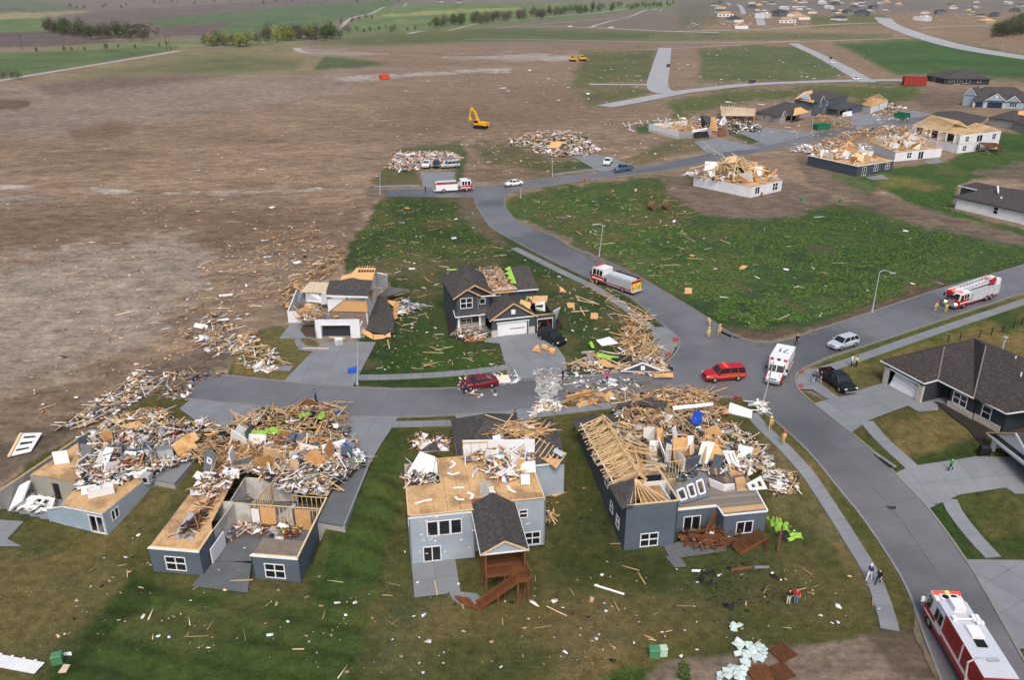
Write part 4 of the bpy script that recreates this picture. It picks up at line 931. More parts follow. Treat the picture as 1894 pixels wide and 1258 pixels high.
for i in range(26):x=random.uniform(.2,12.8);yy=-.012 if x<6 else .738;(x<6 or x>9.5)and h.box('torn_wrap',WHITE,x,x+random.uniform(.08,.4),yy,yy+.01,(z_:=random.choice((5.0,4.8,2.7,2.4,1.2,3.2))+random.uniform(-.3,.2)),z_+random.uniform(.06,.16))
# upper storey remains
h.wall((6.1,9.4),(13.4,8.4),5.4,7.3,WHITE,name='upper_wall',t=.12);h.wall((6.1,9.3),(6.1,7.6),5.4,6.6,WHITE,name='upper_wall',t=.1)
h.studs((6.1,9.25),(8.6,9.0),5.4,7.2,.8);h.studs((8.8,8.5),(9.0,6.9),5.4,6.4,.7)
# front garage roof, side garage
rc=dict(z=4.9)
for nm,polys in(('garage_roof',[[(5.7,9.6,4.9),(5.7,18,4.9),(9.4,13.9,7.6)],[(5.7,18,4.9),(13.0,18,4.9),(9.4,13.9,7.6)],[(13,18,4.9),(14,10.5,5.2),(9.4,13.9,7.6)],[(14,10.5,5.2),(5.7,9.6,4.9),(9.4,13.9,7.6)]]),
                  ('side_roof',[[(13.1,6.9,5.2),(16.3,6.9,5.2),(16.6,11.4,6.4),(13.4,12.4,7.2)],[(16.6,11.4,6.4),(17,16,5.2),(13.5,16,5.2),(13.4,12.4,7.2)]])):h.roof(polys,SHING,name=nm)
h.wall((13.2,7.0),(16.3,7.2),.8,5.1,GREYS);h.wall((16.3,7.2),(16.5,15.8),1,5.1,GREYS);h.wall((5.9,17.8),(5.9,10),2,4.8,GREYS)
h.wall((5.9,10),(13,9.8),2.4,4.8,GREYS);h.trim('fascia',[((13.1,6.9,5.12),(15,6.92,5.12))],.05,.2)
# collapsed one-storey corner at left
slabz(h,'floor',OSBF,[(.2,5.1),(3.3,5.1),(3.3,13),(.2,13)],2.85,.2)
frag('ceiling_panel',Q(c2,(215,470,3.2),(360,480,3.2),(375,375,4.3),(290,345,4.6)),WHITE,h=h,label='crumpled white ceiling panel at the left corner')
frag('ceiling_panel',Q(c2,(330,480,3.0),(390,500,3.0),(385,380,4.0),(330,390,3.8)),WHITE,h=h,label='small white torn panel')
b=MB();[b.beam(h.l(*c2(215+i*16,472+i*2),3.3),h.l(*c2(225+i*16,450+i*2),3.4),.1,.1)for i in range(9)];b.build('rafter_ends',PINE,h.o)
h.roof([[h.l(*c2(285,345),4.2),h.l(*c2(405,340),4.2),h.l(*c2(345,300),4.9)],[h.l(*c2(405,340),4.2),h.l(*c2(375,300),4.6),h.l(*c2(345,300),4.9)]],SHING,name='entry_roof')
h.trim('gutter',[(h.l(*c2(285,347),4.1),h.l(*c2(450,338),4.0))],.1,.12,GUTTER)
# porch deck
def porch(h):
    for x,y,zt in((6.35,-5.95,5.3),(9.75,-6.0,5.3),(6.35,-3.2,2.7),(9.75,-3.2,2.7),(8.0,-5.95,2.7),(9.9,-6.9,2.7),(9.0,-6.9,2.7)):block('post',(x,y,zt/2),(.17,.17,zt),Matrix.Identity(3),BROWN,h.o)
    for i in range(24):block('deck_board',(8.05,-5.95+i*.255,2.75),(3.6,.235,.04),Matrix.Identity(3),BROWN,h.o)
    for i in range(4):block('deck_board',(9.45,-7.0+i*.255,2.75),(1.2,.235,.04),Matrix.Identity(3),BROWN,h.o)
    MB().bx(6.22,9.88,-6.1,-6.05,2.5,2.72).bx(6.22,6.27,-6.05,.7,2.5,2.72).bx(9.83,9.88,-6.05,.7,2.5,2.72).bx(8.8,10.05,-7.1,-7.05,2.45,2.72).build('rim_joist',BROWN,h.o)
    def rail(p,q):
        p=Vector(p);q=Vector(q);b=MB();b.beam(p+Vector((0,0,.95)),q+Vector((0,0,.95)),.12,.05);b.beam(p+Vector((0,0,.12)),q+Vector((0,0,.12)),.06,.08)
        n=max(2,int((q-p).length/.14))
        for i in range(n+1):a=p.lerp(q,i/n);b.beam(a+Vector((0,0,.14)),a+Vector((0,0,.94)),.045,.045)
        b.build('railing',BROWN,h.o)
    rail((6.4,-5.98,2.78),(8.5,-5.98,2.78));rail((9.8,-5.6,2.78),(9.8,-.2,2.78));rail((6.3,-5.6,2.78),(6.3,-.2,2.78));rail((9.95,-7.0,2.78),(9.95,-5.9,2.78));rail((9.0,-7.0,2.78),(9.95,-7.0,2.78))
    n=13
    for i in range(n):block('tread',(8.75-i*.27,-6.55,2.55-i*.2),(.3,1.05,.05),Matrix.Identity(3),BROWN,h.o)
    for y in(-6.03,-7.08):stick('stringer',(8.9,y,2.5),(5.35,y,-.1),.05,.28,BROWN,h.o)
    for y in(-7.1,):rail((8.8,y,2.62),(5.5,y,.1))
    block('post',(7.2,-7.1,.75),(.14,.14,1.9),Matrix.Identity(3),BROWN,h.o)
    for i in range(5):block('landing_board',(5.0-.25*i,-6.3+.1*i,.12+.05*(i%2)),(.24,1.4,.06),Euler((.05*i,.1,.35+.05*i)).to_matrix(),BROWN,h.o)
porch(h)
h.roof([[(5.85,1.0,5.3),(5.85,-6.35,5.3),(7.95,-6.35,6.5),(7.95,1.0,6.5)],[(7.95,1.0,6.5),(7.95,-6.35,6.5),(10.05,-6.35,5.3),(10.05,.6,5.3)]],SHING,name='porch_roof')
h.roof([[(6.1,-6.2,5.28),(9.8,-6.2,5.28),(7.95,-6.2,6.3)]],GREYS,t=.1,name='porch_gable')
h.trim('gable_trim',[((5.85,-6.38,5.26),(7.95,-6.38,6.44)),((7.95,-6.38,6.44),(10.05,-6.38,5.26))],.05,.16,PINE)
h.trim('porch_fascia',[((6.0,-6.3,5.24),(9.9,-6.3,5.24)),((5.83,-6.3,5.2),(5.83,.9,5.2)),((10.07,-6.3,5.2),(10.07,.6,5.2))],.06,.16)
t_=thing('deck_chair','grey chair on the covered deck of the grey house','chair',h.w((9.2,-1.6,2.78)),h.rot+R(90))
MB().bx(-.4,.4,-.4,.4,.4,.5).build('seat',GREY,t_);MB().bx(-.4,.4,.35,.45,.5,1.2).build('backrest',GREY,t_);[MB().bx(x-.04,x+.04,y-.04,y+.04,0,.4).build('leg',GREY,t_)for x in(-.35,.35)for y in(-.35,.35)]
# things lying on it
loose('wall_section','timber framed wall with a pale door hanging off the right edge of the grey house','wall section',Q(c2,(905,345,5.6),(1045,438,5.2),(1100,355,5.4),(960,270,6.2)),ORANGE_OSB,t=.14)
WSEC=COL.objects[-1]
for i in range(7):
    f=i/6;p=at(*c2(905+140*f,345+93*f),5.75-.4*f);q=at(*c2(960+140*f,270+85*f),6.35-.8*f)
    o=stick('stud',p-WSEC.location,q-WSEC.location,.1,.12,PINE,WSEC)
frag('door_leaf',[(*c2(1025,345),5.9),(*c2(1075,375),5.8),(*c2(1092,355),5.9),(*c2(1040,325),6.0)],mat('pale blue door',(170,186,190),.5,.05,1),t=.06,label='pale blue door lying on the hanging timber frame',cat='door')
loose('toilet_tank','white water heater box standing on the bare floor near the right edge','appliance',Q(c2,(850,530,5.5),(900,530,5.5),(898,475,6.4),(848,475,6.4)),WHITE,t=.5)
t_=thing('toilet','small white toilet on the bare floor above the porch roof','toilet',at(*c2(695,595),5.42),R(30))
MB().loft([[(.22*math.cos(a)*s,.3*math.sin(a)*s,z)for a in np.linspace(0,2*math.pi,10)[:-1]]for s,z in((.6,0),(.6,.2),(1,.4),(1,.46))]).build('bowl',WHITE,t_);MB().bx(-.25,.25,.3,.5,.3,.8).build('tank',WHITE,t_)

# ---------------------------------------------------------------- H4 house with roof trusses laid bare
h=House('damaged_house','slate blue house with bare roof trusses and wrecked rear deck, right of centre',(10.86,63.34,0),9.3);H4=h
A,B=(-.1,0),(5.0,0);w_=pxwin(h,A,B,(*c3(495,1012),*c3(597,1086)))
h.hole_win(A,B,0,5.15,SLATE,[w_])
h.wall((-.6,16),(-.1,0),0,5.15,SLATE2,[(5.0,5.9,3.6,5.0),(9.4,10.3,3.4,4.8),(11.4,12.2,1.6,2.6),(13.4,14.2,1.2,2.4)])  # same house, darker siding colour: the shade of this side is painted in
for a in((5.0,5.9,3.6,5.0),(9.4,10.3,3.4,4.8),(11.4,12.2,1.6,2.6),(13.4,14.2,1.2,2.4)):h.window((-.6,16),(-.1,0),*a,1,2)
h.wall((5.0,0),(5.0,1.9),0,5.15,SLATE);h.wall((5.0,1.9),(4.9,9.0),2.75,5.1,DRYW,name='inner_wall',t=.12)
A,B=(5.0,1.9),(9.9,1.9);w_=pxwin(h,A,B,(*c3(765,905),*c3(862,995)));w_=(w_[0],w_[1],.1,w_[3],2,1)
h.wall(A,B,0,2.7,SLATE,[w_[:4]]);h.window(A,B,*w_[:4],2,1,pane=True)
h.box('door',DARK,7.0,8.3,2.6,2.65,.1,2.3)  # dark sheet set behind the glazed opening for the shaded room
h.wall((9.9,2.0),(9.9,.35),0,2.7,SLATE)
A,B=(9.9,.35),(14.4,.35);w_=pxwin(h,A,B,(*c3(1098,938),*c3(1192,1005)),2,1)
h.hole_win(A,B,0,2.68,SLATE,[w_]);h.wall((14.4,.35),(15.8,12.5),0,2.7,SLATE)
h.wall((15.8,12.5),(16.3,16.5),1.5,2.7,CONCW,name='foundation_wall')
h.trim('wrap_edge',[((5.0,1.86,2.72),(9.9,1.86,2.72)),((9.86,1.9,2.72),(9.86,.35,2.72)),((9.9,.3,2.7),(14.4,.3,2.7)),((14.42,.35,2.72),(15.0,5,2.72))],.14,.14)
h.trim('fascia',[((-.14,-.02,5.1),(-.64,16,5.1))],.1,.16)
h.trim('top_plate',[((-.1,.06,5.2),(5.0,.06,5.2)),((5.0,.1,5.2),(4.9,9,5.14)),((5.1,2.0,2.76),(9.8,2.0,2.76))],.14,.1,PINE)
slabz(h,'floor_frame',PINE2,[(5.1,2.1),(14.3,2.1),(15.7,12.5),(16.2,16.4),(-.4,15.9),(-.3,9.1),(4.9,9.1)],2.70,.3)
panels(h,[(5.1,4.6),(14.9,4.6),(15.7,12.4),(16.1,16.3),(-.3,15.8),(-.2,9.2),(5.0,9.1)],2.75,mat('dark wood floor',(92,86,82),.7,.2,2,c2=(150,130,104),mixs=.5),seed=8)
for i in range(22):
    y=.5+i*.2;m_=[mat('weathered floor plank',(128,122,114),.85,.2,3,orand=.25),OSBF][1 if(i<5 and i>0)else 0]
    x1=14.3+y*.1
    block('floor_plank',((9.95+x1)/2 if y<2 else(6.4+x1)/2,y,2.76),((x1-9.95)if y<2 else(x1-6.4),.185,.05),Matrix.Identity(3),m_,h.o)
for i in range(10):block('floor_plank',(5.8,2.3+i*.22,2.76),(1.3,.2,.05),Matrix.Identity(3),GREY,h.o)
# rooms of the left block
slabz(h,'attic_floor',mat('brown attic board',(150,112,74),.85,.15,2,c2=(178,140,96),mixs=.6),[(1.6,.25),(4.2,.25),(4.0,3.2),(1.6,3.2)],4.9,.1)
slabz(h,'attic_floor',OSBF,[(-.2,3.4),(4.8,3.4),(4.7,15.6),(-.4,15.6)],3.2,.1)
h.wall((2.4,4.6),(4.9,4.6),3.2,5.1,DARK,name='inner_wall');h.wall((4.3,.4),(4.2,3.0),4.9,5.2,DRYW,name='inner_wall',t=.1)
h.wall((2.6,3.3),(4.85,3.3),3.2,5.3,DRYW,name='inner_wall',t=.1)
tr=MB();
for p,q in(((-.75,0,5.15),(2.05,0,6.35)),((-.6,0,5.25),(3.1,0,5.25)),((2.05,0,6.35),(2.05,0,5.25)),((2.05,0,6.35),(.6,0,5.27)),((.7,0,5.75),(.6,0,5.27)),((2.05,0,6.3),(3.1,0,5.3))):tr.beam(p,q,.045,.12)
tm=tr.mesh('truss',PINE)
for i in range(21):
    y=3.4+i*.58;o=bpy.data.objects.new('truss',tm);COL.objects.link(o);o.parent=h.o;o.location=(-.03*y+.0,y,random.uniform(-.03,.05));o.rotation_euler=(random.gauss(0,.03),random.gauss(0,.02),random.gauss(0,.02))
for i,z in enumerate((5.35,6.3)):stick('purlin',(1.0+i,3.0,z+.1),(.6+i,15.4,z+.1),.1,.06,PINE,h.o)
h.roof([[(-.7,-.3,5.12),(1.5,2.9,6.25),(-.85,3.6,5.12)],[(-.7,-.3,5.14),(.5,-.25,5.14),(1.5,2.9,6.27)]],SHING,name='roof_remnant',t=.08)
for i in range(8):stick('rafter',(1.5,2.8,6.15),(.3+i*.52,.15,5.22),.06,.14,PINE,h.o)
h.roof([[(-1.4,14.6,5.1),(3.5,15.4,5.4),(3.3,17.6,5.0),(-1.3,16.6,4.9)],[(-1.3,17.2,4.6),(2.2,18.2,4.6),(2.0,20,4.0),(-.8,18.6,4.2)]],SHING,name='roof_remnant',t=.1,label='black shingle flap at the far end of the trusses')
for i in range(14):
    a=Vector((random.uniform(1.5,3.5),3.8+i*.85,random.uniform(5.3,6.2)));d=Vector((random.uniform(1.2,3.4),random.uniform(-1.8,1.8),random.uniform(-1.2,.3)));stick('broken_rafter',a,a+d,.05,.13,PINE,h.o)
    stick('broken_rafter',a+d*.5+Vector((.2,.6,.1)),a+d*.5+Vector((random.uniform(-1.5,1.8),random.uniform(-1.5,1.5),random.uniform(-1,0))),.05,.12,PINE,h.o)
for nm,q,m_,ho,lb in[
    ('window_wall',((725,830,3.0),(930,775,3.1),(895,625,5.3),(685,735,4.3)),mat('torn grey siding',(98,108,120),.75,.08,1),[(.12,.32,.2,.78),(.42,.6,.2,.78),(.7,.88,.2,.78)],'grey wall with three empty windows leaning over the rear wall'),
    ('inner_wall',((600,480,3.0),(640,440,3.2),(635,350,5.2),(597,340,5.4)),ORANGE_OSB,(),None),
    ('inner_wall',((512,440,3.4),(590,420,3.4),(585,340,5.2),(512,345,5.2)),DRYW,(),None),
    ('inner_door',((640,555,3.4),(680,570,3.2),(692,455,5.2),(655,440,5.4)),mat('pale grey door',(178,184,190),.6,.05,1),(),'pale grey door standing free'),
    ('inner_wall',((700,540,3.4),(785,520,3.4),(790,405,5.4),(695,410,5.4)),ORANGE_OSB,(),None),
    ('inner_wall',((790,540,3.2),(830,500,3.2),(825,395,5.3),(792,395,5.3)),DRYW,(),None),
    ('inner_wall',((838,570,3.2),(905,590,3.0),(960,440,4.8),(880,430,5.0)),DRYW,(),'big white plaster wall leaning right'),
    ('inner_wall',((930,640,3.0),(985,650,3.0),(1010,520,4.6),(955,510,4.6)),SLATE2,(),'dark grey wall slab leaning'),
    ('inner_wall',((1060,600,3.0),(1110,585,3.0),(1080,490,4.4),(1010,490,4.6)),WHITE,[(.2,.45,.1,.9),(.6,.85,.1,.9)],'white framed opening tipped over'),
    ('inner_wall',((1100,560,3.1),(1190,540,3.1),(1200,470,3.9),(1110,450,4.1)),DRYW,(),None),
    ('sheathing_panel',((1185,560,3.0),(1250,500,3.2),(1240,460,4.0),(1190,520,3.8)),ORANGE_OSB,(),None),
    ('inner_wall',((1180,740,2.9),(1290,730,2.7),(1250,650,3.6),(1160,700,3.6)),WHITE,[(.15,.45,.2,.8),(.55,.85,.2,.8)],'white window wall fallen at the right edge'),
    ('counter_front',((930,715,2.8),(1015,748,2.8),(1015,705,3.7),(920,665,3.7)),WHITE,(),None),('counter_front',((1015,748,2.8),(1085,735,2.8),(1085,700,3.7),(1015,705,3.7)),WHITE,(),None),
    ('floor_patch',((1050,640,2.85),(1150,640,2.85),(1130,600,2.9),(1050,605,2.9)),OSB,(),None),('floor_patch',((1100,740,2.85),(1180,735,2.85),(1140,650,2.88),(1085,660,2.88)),OSBF,(),None)]:
    frag(nm,Q(c3,*q),m_,ho,.12,h,label=lb)
h.studs((7.0,9.3),(9.6,9.3),2.8,5.0,.45);h.studs((6.6,7.0),(8.3,7.1),2.8,5.0,.3)
t_=thing('armchair','deep blue chair in the timber wreckage of the truss house','chair',at(*c3(842,320),3.9),R(-30))
MB().bx(-.5,.5,-.5,.5,.2,.55).build('seat',BLUEP,t_);MB().bx(-.5,.5,.3,.5,.55,1.4).build('backrest',BLUEP,t_)
for x in(-.52,.42):MB().bx(x,x+.1,-.5,.3,.2,.8).build('armrest',BLUEP,t_)
# wrecked rear deck of H4, now a heap on the patio: its bigger pieces
for i,(a,b_,z0,z1,w,hh)in enumerate([((795,1022),(1130,1055),1.3,.6,.25,.3),((905,1000),(970,870),1.2,3.0,.3,.3),((850,1040),(955,1105),.9,.2,.25,.25),((765,1095),(800,1020),.1,1.2,.22,.22),((980,1085),(1110,1045),.3,.7,.25,.25),((890,1035),(1000,1020),1.0,1.2,.5,.1),((935,1010),(1000,985),.8,1.4,.4,.1),((1110,1040),(1118,985),.3,1.4,.25,.1),((830,1000),(960,980),1.0,1.3,.2,.2),((920,1010),(990,960),.6,1.8,.3,.08),((1275,1115),(1300,1040),.1,1.4,.22,.22),((1355,1125),(1385,960),.1,2.3,.2,.2)]):
    o=stick('deck_beam',at(*c3(*a),z0),at(*c3(*b_),z1),w,hh,DBROWN);tag(o,'dark brown deck beam broken across the rear of the truss house','beam','broken beams of the wrecked deck')
t_=thing('deck_stair','dark brown deck stair lying collapsed at the rear corner of the truss house','stair',at(*c3(1190,1075),.5),R(9))
for s_ in(-1,1):
    pass
P0,P1=at(*c3(1120,1140),.15)-t_.location,at(*c3(1285,1045),.5)-t_.location;Q0,Q1=at(*c3(1070,1085),.6)-t_.location,at(*c3(1240,985),1.4)-t_.location
rotm=Matrix.Rotation(-R(9),4,'Z');P0,P1,Q0,Q1=[rotm@p for p in(P0,P1,Q0,Q1)]
stick('stringer',P0,P1,.08,.35,BROWN,t_);stick('stringer',Q0,Q1,.08,.3,DBROWN,t_)
for i in range(15):f=i/14;stick('tread',P0.lerp(P1,f),Q0.lerp(Q1,f),.16,.05,DBROWN,t_)
def tarp(label,c,wx,wy,hgt,rz,m,name='tarp',seed=0):
    """a crumpled sheet lying where it fell"""
    n=12;V=[];base=c
    for j in range(n):
        for i in range(n):
            x,y=(i/(n-1)-.5),(j/(n-1)-.5);e=1+.16*(mnoise.noise(Vector((i*.5,j*.5,seed))));k=max(0,1-2.1*math.hypot(x,y))
            V.append((x*wx*e,y*wy*e,max(.03,hgt*k*.8+hgt*.55*mnoise.noise(Vector((x*5,y*5,seed+9)))+.12)))
    b=MB();b.add(V,[(j*n+i,j*n+i+1,(j+1)*n+i+1,(j+1)*n+i)for j in range(n-1)for i in range(n-1)]);o=b.build(name,m);o.location=base;o.rotation_euler=(0,0,rz);return tag(o,label,name)
for i,(q,z,wx,wy,hh,rz,m_,lb)in enumerate([((1345,960),.3,1.2,2.0,1.1,.3,LIME,'lime green tarp heaped against a post at the corner of the truss house'),((1400,975),.15,1.0,1.8,.7,-.5,LIME,'lime green tarp in the middle at the corner of the truss house'),((1450,1030),.1,1.7,1.3,.4,.2,LIME,'lime green tarp lying lowest at the corner of the truss house'),((1400,1025),.1,1.6,1.4,.5,.7,TAR,'black felt crumpled between the lime tarps')]):tarp(lb,at(*c3(*q),z),wx,wy,hh,rz,m_,seed=i)
for i,(q,z,wx,wy,hh,rz)in enumerate([((700,262),3.6,2.6,1.1,.5,.1),((800,250),3.6,2.0,1.2,.6,-.2),((985,155),3.6,1.4,.9,.5,.4),((1088,165),3.6,.8,1.0,.9,0)]):tarp(['lime green house wrap at the left on the lumber heap of the roofless house','crumpled lime green house wrap in the middle of the lumber heap','small lime green scrap near the street on the lumber heap','upright lime green scrap beside the person on the lumber heap'][i],at(*c1(*q),z),wx,wy,hh,rz,LIME,'house_wrap',20+i)
# ---------------------------------------------------------------- H5 white torn open house
h=House('damaged_house','white house torn open, black roof hanging and garage front standing',(-28.66,108.63,2.4),1.2);H5=h
slabz(h,'floor',CONC,[(-5.4,.4),(7,.4),(7.4,14),(-4.5,14)],.08)
h.wall((.0,.3),(6.45,.3),0,2.95,WSID,[(.85,5.05,0,2.05)])
h.box('garage_door',mat('dark glossy door',(52,56,66),.35,.25,.6),.9,5.0,.95,1.02,.0,2.0)
h.trim('door_casing',[((.8,.27,0),(.8,.27,2.1)),((5.1,.27,0),(5.1,.27,2.1)),((.75,.27,2.1),(5.15,.27,2.1))],.04,.12)
h.wall((6.45,.45),(6.45,3.0),0,1.6,WSID);h.wall((.0,5),(.0,.3),0,1.2,WSID)
h.roof([[(1.1,4.5,5.2),(7.4,3.8,5.2),(7.5,8.2,6.2),(5.6,8.4,6.25),(4.4,9.0,6.35),(2.6,8.3,6.2),(1.0,8.2,6.2)]],SHING,name='roof')
h.roof([[(2.6,8.32,6.18),(4.4,9.02,6.33),(5.6,8.42,6.23),(7.5,8.22,6.18),(7.6,12,6.9),(4.6,12.2,6.9),(4.0,10.4,6.5),(2.6,10.0,6.4)]],ORANGE_OSB,name='roof_sheathing',t=.08)
for i in range(6):stick('rafter',(5.0+i*.42,10.4,6.68),(5.0+i*.42,12.6,7.05),.07,.1,PINE,h.o);h.box('roof_hole',DARK,5.08+i*.42,5.34+i*.42,10.7,11.2,6.66,6.82)  # dark blocks imitate the shade in the gaps between rafters
h.trim('fascia',[((1.1,4.4,5.1),(7.4,3.7,5.1))],.1,.25)
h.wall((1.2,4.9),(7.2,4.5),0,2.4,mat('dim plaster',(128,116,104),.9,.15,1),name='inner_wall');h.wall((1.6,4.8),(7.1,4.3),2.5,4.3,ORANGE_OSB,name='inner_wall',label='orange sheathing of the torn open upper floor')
o=MB().poly([(1.15,4.66,2.45),(3.7,4.5,4.42),(1.15,4.66,4.42)],.1).build('upper_wall',WSID,h.o);o['label']='white triangular upper wall'
frag('insulation_blanket',Q(c5,(850,670,5.2),(920,670,5.2),(915,540,6.6),(875,500,6.9)),WHITE,h=h,label='white insulation hanging from the roof edge')
frag('side_wall',Q(c5,(1240,350,5.6),(1435,385,5.4),(1430,215,8.2),(1290,180,8.6)),WSID,h=h,label='white side wall pushed outward');frag('side_wall',Q(c5,(1190,560,4.2),(1260,480,4.2),(1370,390,5.6),(1220,370,7.0)),WSID,h=h)
frag('side_wall',Q(c5,(1170,650,4.4),(1215,640,4.4),(1255,380,7.4),(1195,430,7.4)),OSB,h=h,label='torn sheathing of the right side wall')
h.wall((7.0,4.4),(7.4,12),0,5.0,WSID)
h.roof([[h.l(*c5(1280,510),4.2),h.l(*c5(1140,950),3.1),h.l(*c5(1380,1005),2.9),h.l(*c5(1520,985),2.75),h.l(*c5(1535,830),2.9),h.l(*c5(1480,640),3.4),h.l(*c5(1400,500),4.0)]],SHING,name='fallen_roof',label='black roof slope fallen onto the driveway side')
h.roof([[h.l(*c5(1300,500),4.3),h.l(*c5(1480,480),4.0),h.l(*c5(1735,400),3.8),h.l(*c5(1440,365),4.6)]],mat('dusty felt',(96,94,94),.9,.2,1),name='fallen_roof')
for q in(((1060,980,2.7),(1240,1080,2.6),(1230,1000,2.9),(1110,930,3.1)),((1250,1080,2.6),(1400,1060,2.6),(1390,1015,2.9),(1240,1010,2.9)),((1395,1050,2.6),(1480,1045,2.6),(1470,980,3.0),(1400,1020,2.8)),((1420,560,3.4),(1520,640,3.0),(1545,560,3.4),(1430,545,3.6)),((1500,800,2.8),(1560,790,2.8),(1600,560,3.1),(1530,560,3.2))):
    frag('torn_sheathing',Q(c5,*q),ORANGE_OSB,t=.08,h=h)
for i in range(7):f=i/6;stick('rafter',h.l(*c5(1480+50*f,820-330*f),2.9+f),h.l(*c5(1600+60*f,780-330*f),2.7+f),.08,.1,PINE2,h.o)
frag('ceiling_panel',Q(c5,(255,435,6.2),(600,445,6.2),(645,310,6.5),(390,298,6.5)),TAN,h=h,label='tan ceiling left lying flat')
for q,m_ in((((330,560,4.4),(560,590,4.4),(560,440,6.1),(340,440,6.1)),WSID),(((215,580,4.2),(320,560,4.2),(330,430,5.8),(240,440,5.8)),mat('grey blue inner wall',(128,136,146),.85,.1,1)),(((540,610,4.4),(620,600,4.4),(610,440,6.4),(550,450,6.4)),WHITE),(((370,740,2.9),(420,740,2.9),(420,650,4.2),(370,640,4.2)),WHITE),(((420,560,4.4),(550,580,4.4),(540,450,5.9),(520,460,5.9)),mat('grey blue inner wall',(128,136,146),.85,.1,1)),(((320,660,3.6),(500,640,3.6),(500,590,4.2),(320,600,4.2)),OSBF)):
    frag('inner_wall',Q(c5,*q),m_,h=h)
h.wall((-5.45,6.3),(-3.3,6.2),0,1.9,WSID);h.wall((-5.45,13),(-5.45,6.3),0,3.0,WSID,slope=1.9);h.wall((-4.2,13.6),(7,13.4),0,3.0,WSID)
for i in range(22):
    p=h.l(*c5(random.uniform(190,640),random.uniform(640,800)),2.4+random.uniform(.2,1.6));d=Vector((random.uniform(-1.3,1.3),random.uniform(-1,1),random.uniform(-.7,.9)));stick('broken_stud',p-d,p+d,.07,.14,random.choice((PINE,ORANGE_OSB)),h.o)
for i in range(12):
    p=h.l(*c5(random.uniform(780,1140),random.uniform(680,780)),3.4);d=Vector((random.uniform(-1,1),random.uniform(-1,1),random.uniform(-.5,.7)));stick('broken_stud',p-d,p+d,.1,.3,random.choice((OSB,ORANGE_OSB,BROWN)),h.o)
stick('plank',at(*c5(650,1045),2.5),at(*c5(865,1065),2.5),.3,.1,PINE);tag(COL.objects[-1],'pine plank lying across the dark garage opening of the white house','plank')
stick('plank',at(*c5(290,1196),2.5),at(*c5(640,1200),2.5),.2,.1,PINE);tag(COL.objects[-1],'long straight pine plank on the grass left of the white house driveway','plank')
MB().poly([(p.x,p.y,p.z+.06)for p in(G(*c5(*q))for q in((255,960),(300,900),(440,880),(470,1060),(330,1050)))],.05).build('mulch_bed',mat('mulch',(74,60,52),.95,.3,4,bump=.5));struct(COL.objects[-1],'dark mulch bed between the curved path and the white garage')

# ---------------------------------------------------------------- H6 dark two-storey house
h=House('damaged_house','dark slate two storey house with half its roof stripped and white garage door',(-2.81,109.23,2.4),15.5);H6=h
h.wall((-.15,0),(6.4,0),0,2.8,SLATE2,[(.75,5.4,0,2.15)])
g=MB();[g.bx(.8,5.35,.14-.05*abs(i-1.5)*(i==1),.2,i*.53+.01,i*.53+.52)for i in range(4)];g.build('garage_door',WHITE,h.o);h.box('dent_shade',DARK,2.6,4.9,.10,.139,1.0,1.09)  # dark strip on the door paints the shade of its dent
h.trim('door_casing',[((.7,-.03,0),(.7,-.03,2.2)),((5.45,-.03,0),(5.45,-.03,2.2)),((.6,-.03,2.2),(5.55,-.03,2.2))],.04,.14)
h.box('stone_pier',STONE,-.2,.65,-.08,.02,0,1.1);h.box('stone_pier',STONE,5.5,6.4,-.08,.02,0,1.1)
h.roof([[(-.2,-.02,2.8),(6.45,-.02,2.8),(3.1,-.02,5.0)]],SLATE2,t=.15,name='garage_gable')
h.trim('gable_trim',[((-.55,-.3,2.7),(3.1,-.3,5.12)),((3.1,-.3,5.12),(6.75,-.3,2.7))],.06,.2,ORANGE_OSB);h.trim('garage_fascia',[((-.4,-.12,2.78),(6.6,-.12,2.78))],.1,.14)
h.box('gable_vent',WHITE,2.8,3.4,-.08,.0,3.4,4.1)
h.roof([[(-.55,-.3,2.75),(3.1,-.3,5.15),(3.1,4.3,5.15),(-.55,4.3,2.75)][::1],[(3.1,-.3,5.15),(6.75,-.3,2.75),(6.75,4.3,2.75),(3.1,4.3,5.15)]],SHING,name='garage_roof')
h.wall((6.4,5),(6.4,.2),0,2.7,SLATE2)
h.wall((6.5,-.1),(9.6,-.1),0,2.8,SLATE2,[(.35,2.6,0,2.15)]);h.box('bay_shade',DARK,6.6,9.4,1.6,1.7,0,2.3);h.trim('door_casing',[((6.8,-.13,0),(6.8,-.13,2.2)),((9.15,-.13,0),(9.15,-.13,2.2)),((6.75,-.13,2.2),(9.2,-.13,2.2))],.04,.12)  # dark sheet across the bay stands for its shaded inside
h.trim('top_plate',[((6.4,-.1,2.86),(9.6,-.1,2.86))],.2,.1,OSBF)
frag('side_wall',Q(c6,(1570,820,2.7),(1610,760,2.9),(1655,620,5.4),(1565,670,5.2)),WSID,h=h,label='white wall flap peeled outward at the right');h.wall((9.6,5),(9.6,0),0,2.6,SLATE2,t=-.15)
for i in range(9):
    p=h.l(*c6(random.uniform(1350,1510),random.uniform(780,850)),3.2);d=Vector((random.uniform(-.8,.8),random.uniform(-.4,.4),random.uniform(-1,1)));stick('broken_stud',p-d,p+d,.08,.12,random.choice((BROWN,PINE2)),h.o)
stick('broken_stud',h.l(*c6(1480,780),4.3),h.l(*c6(1545,950),2.5),.1,.15,BROWN,h.o)
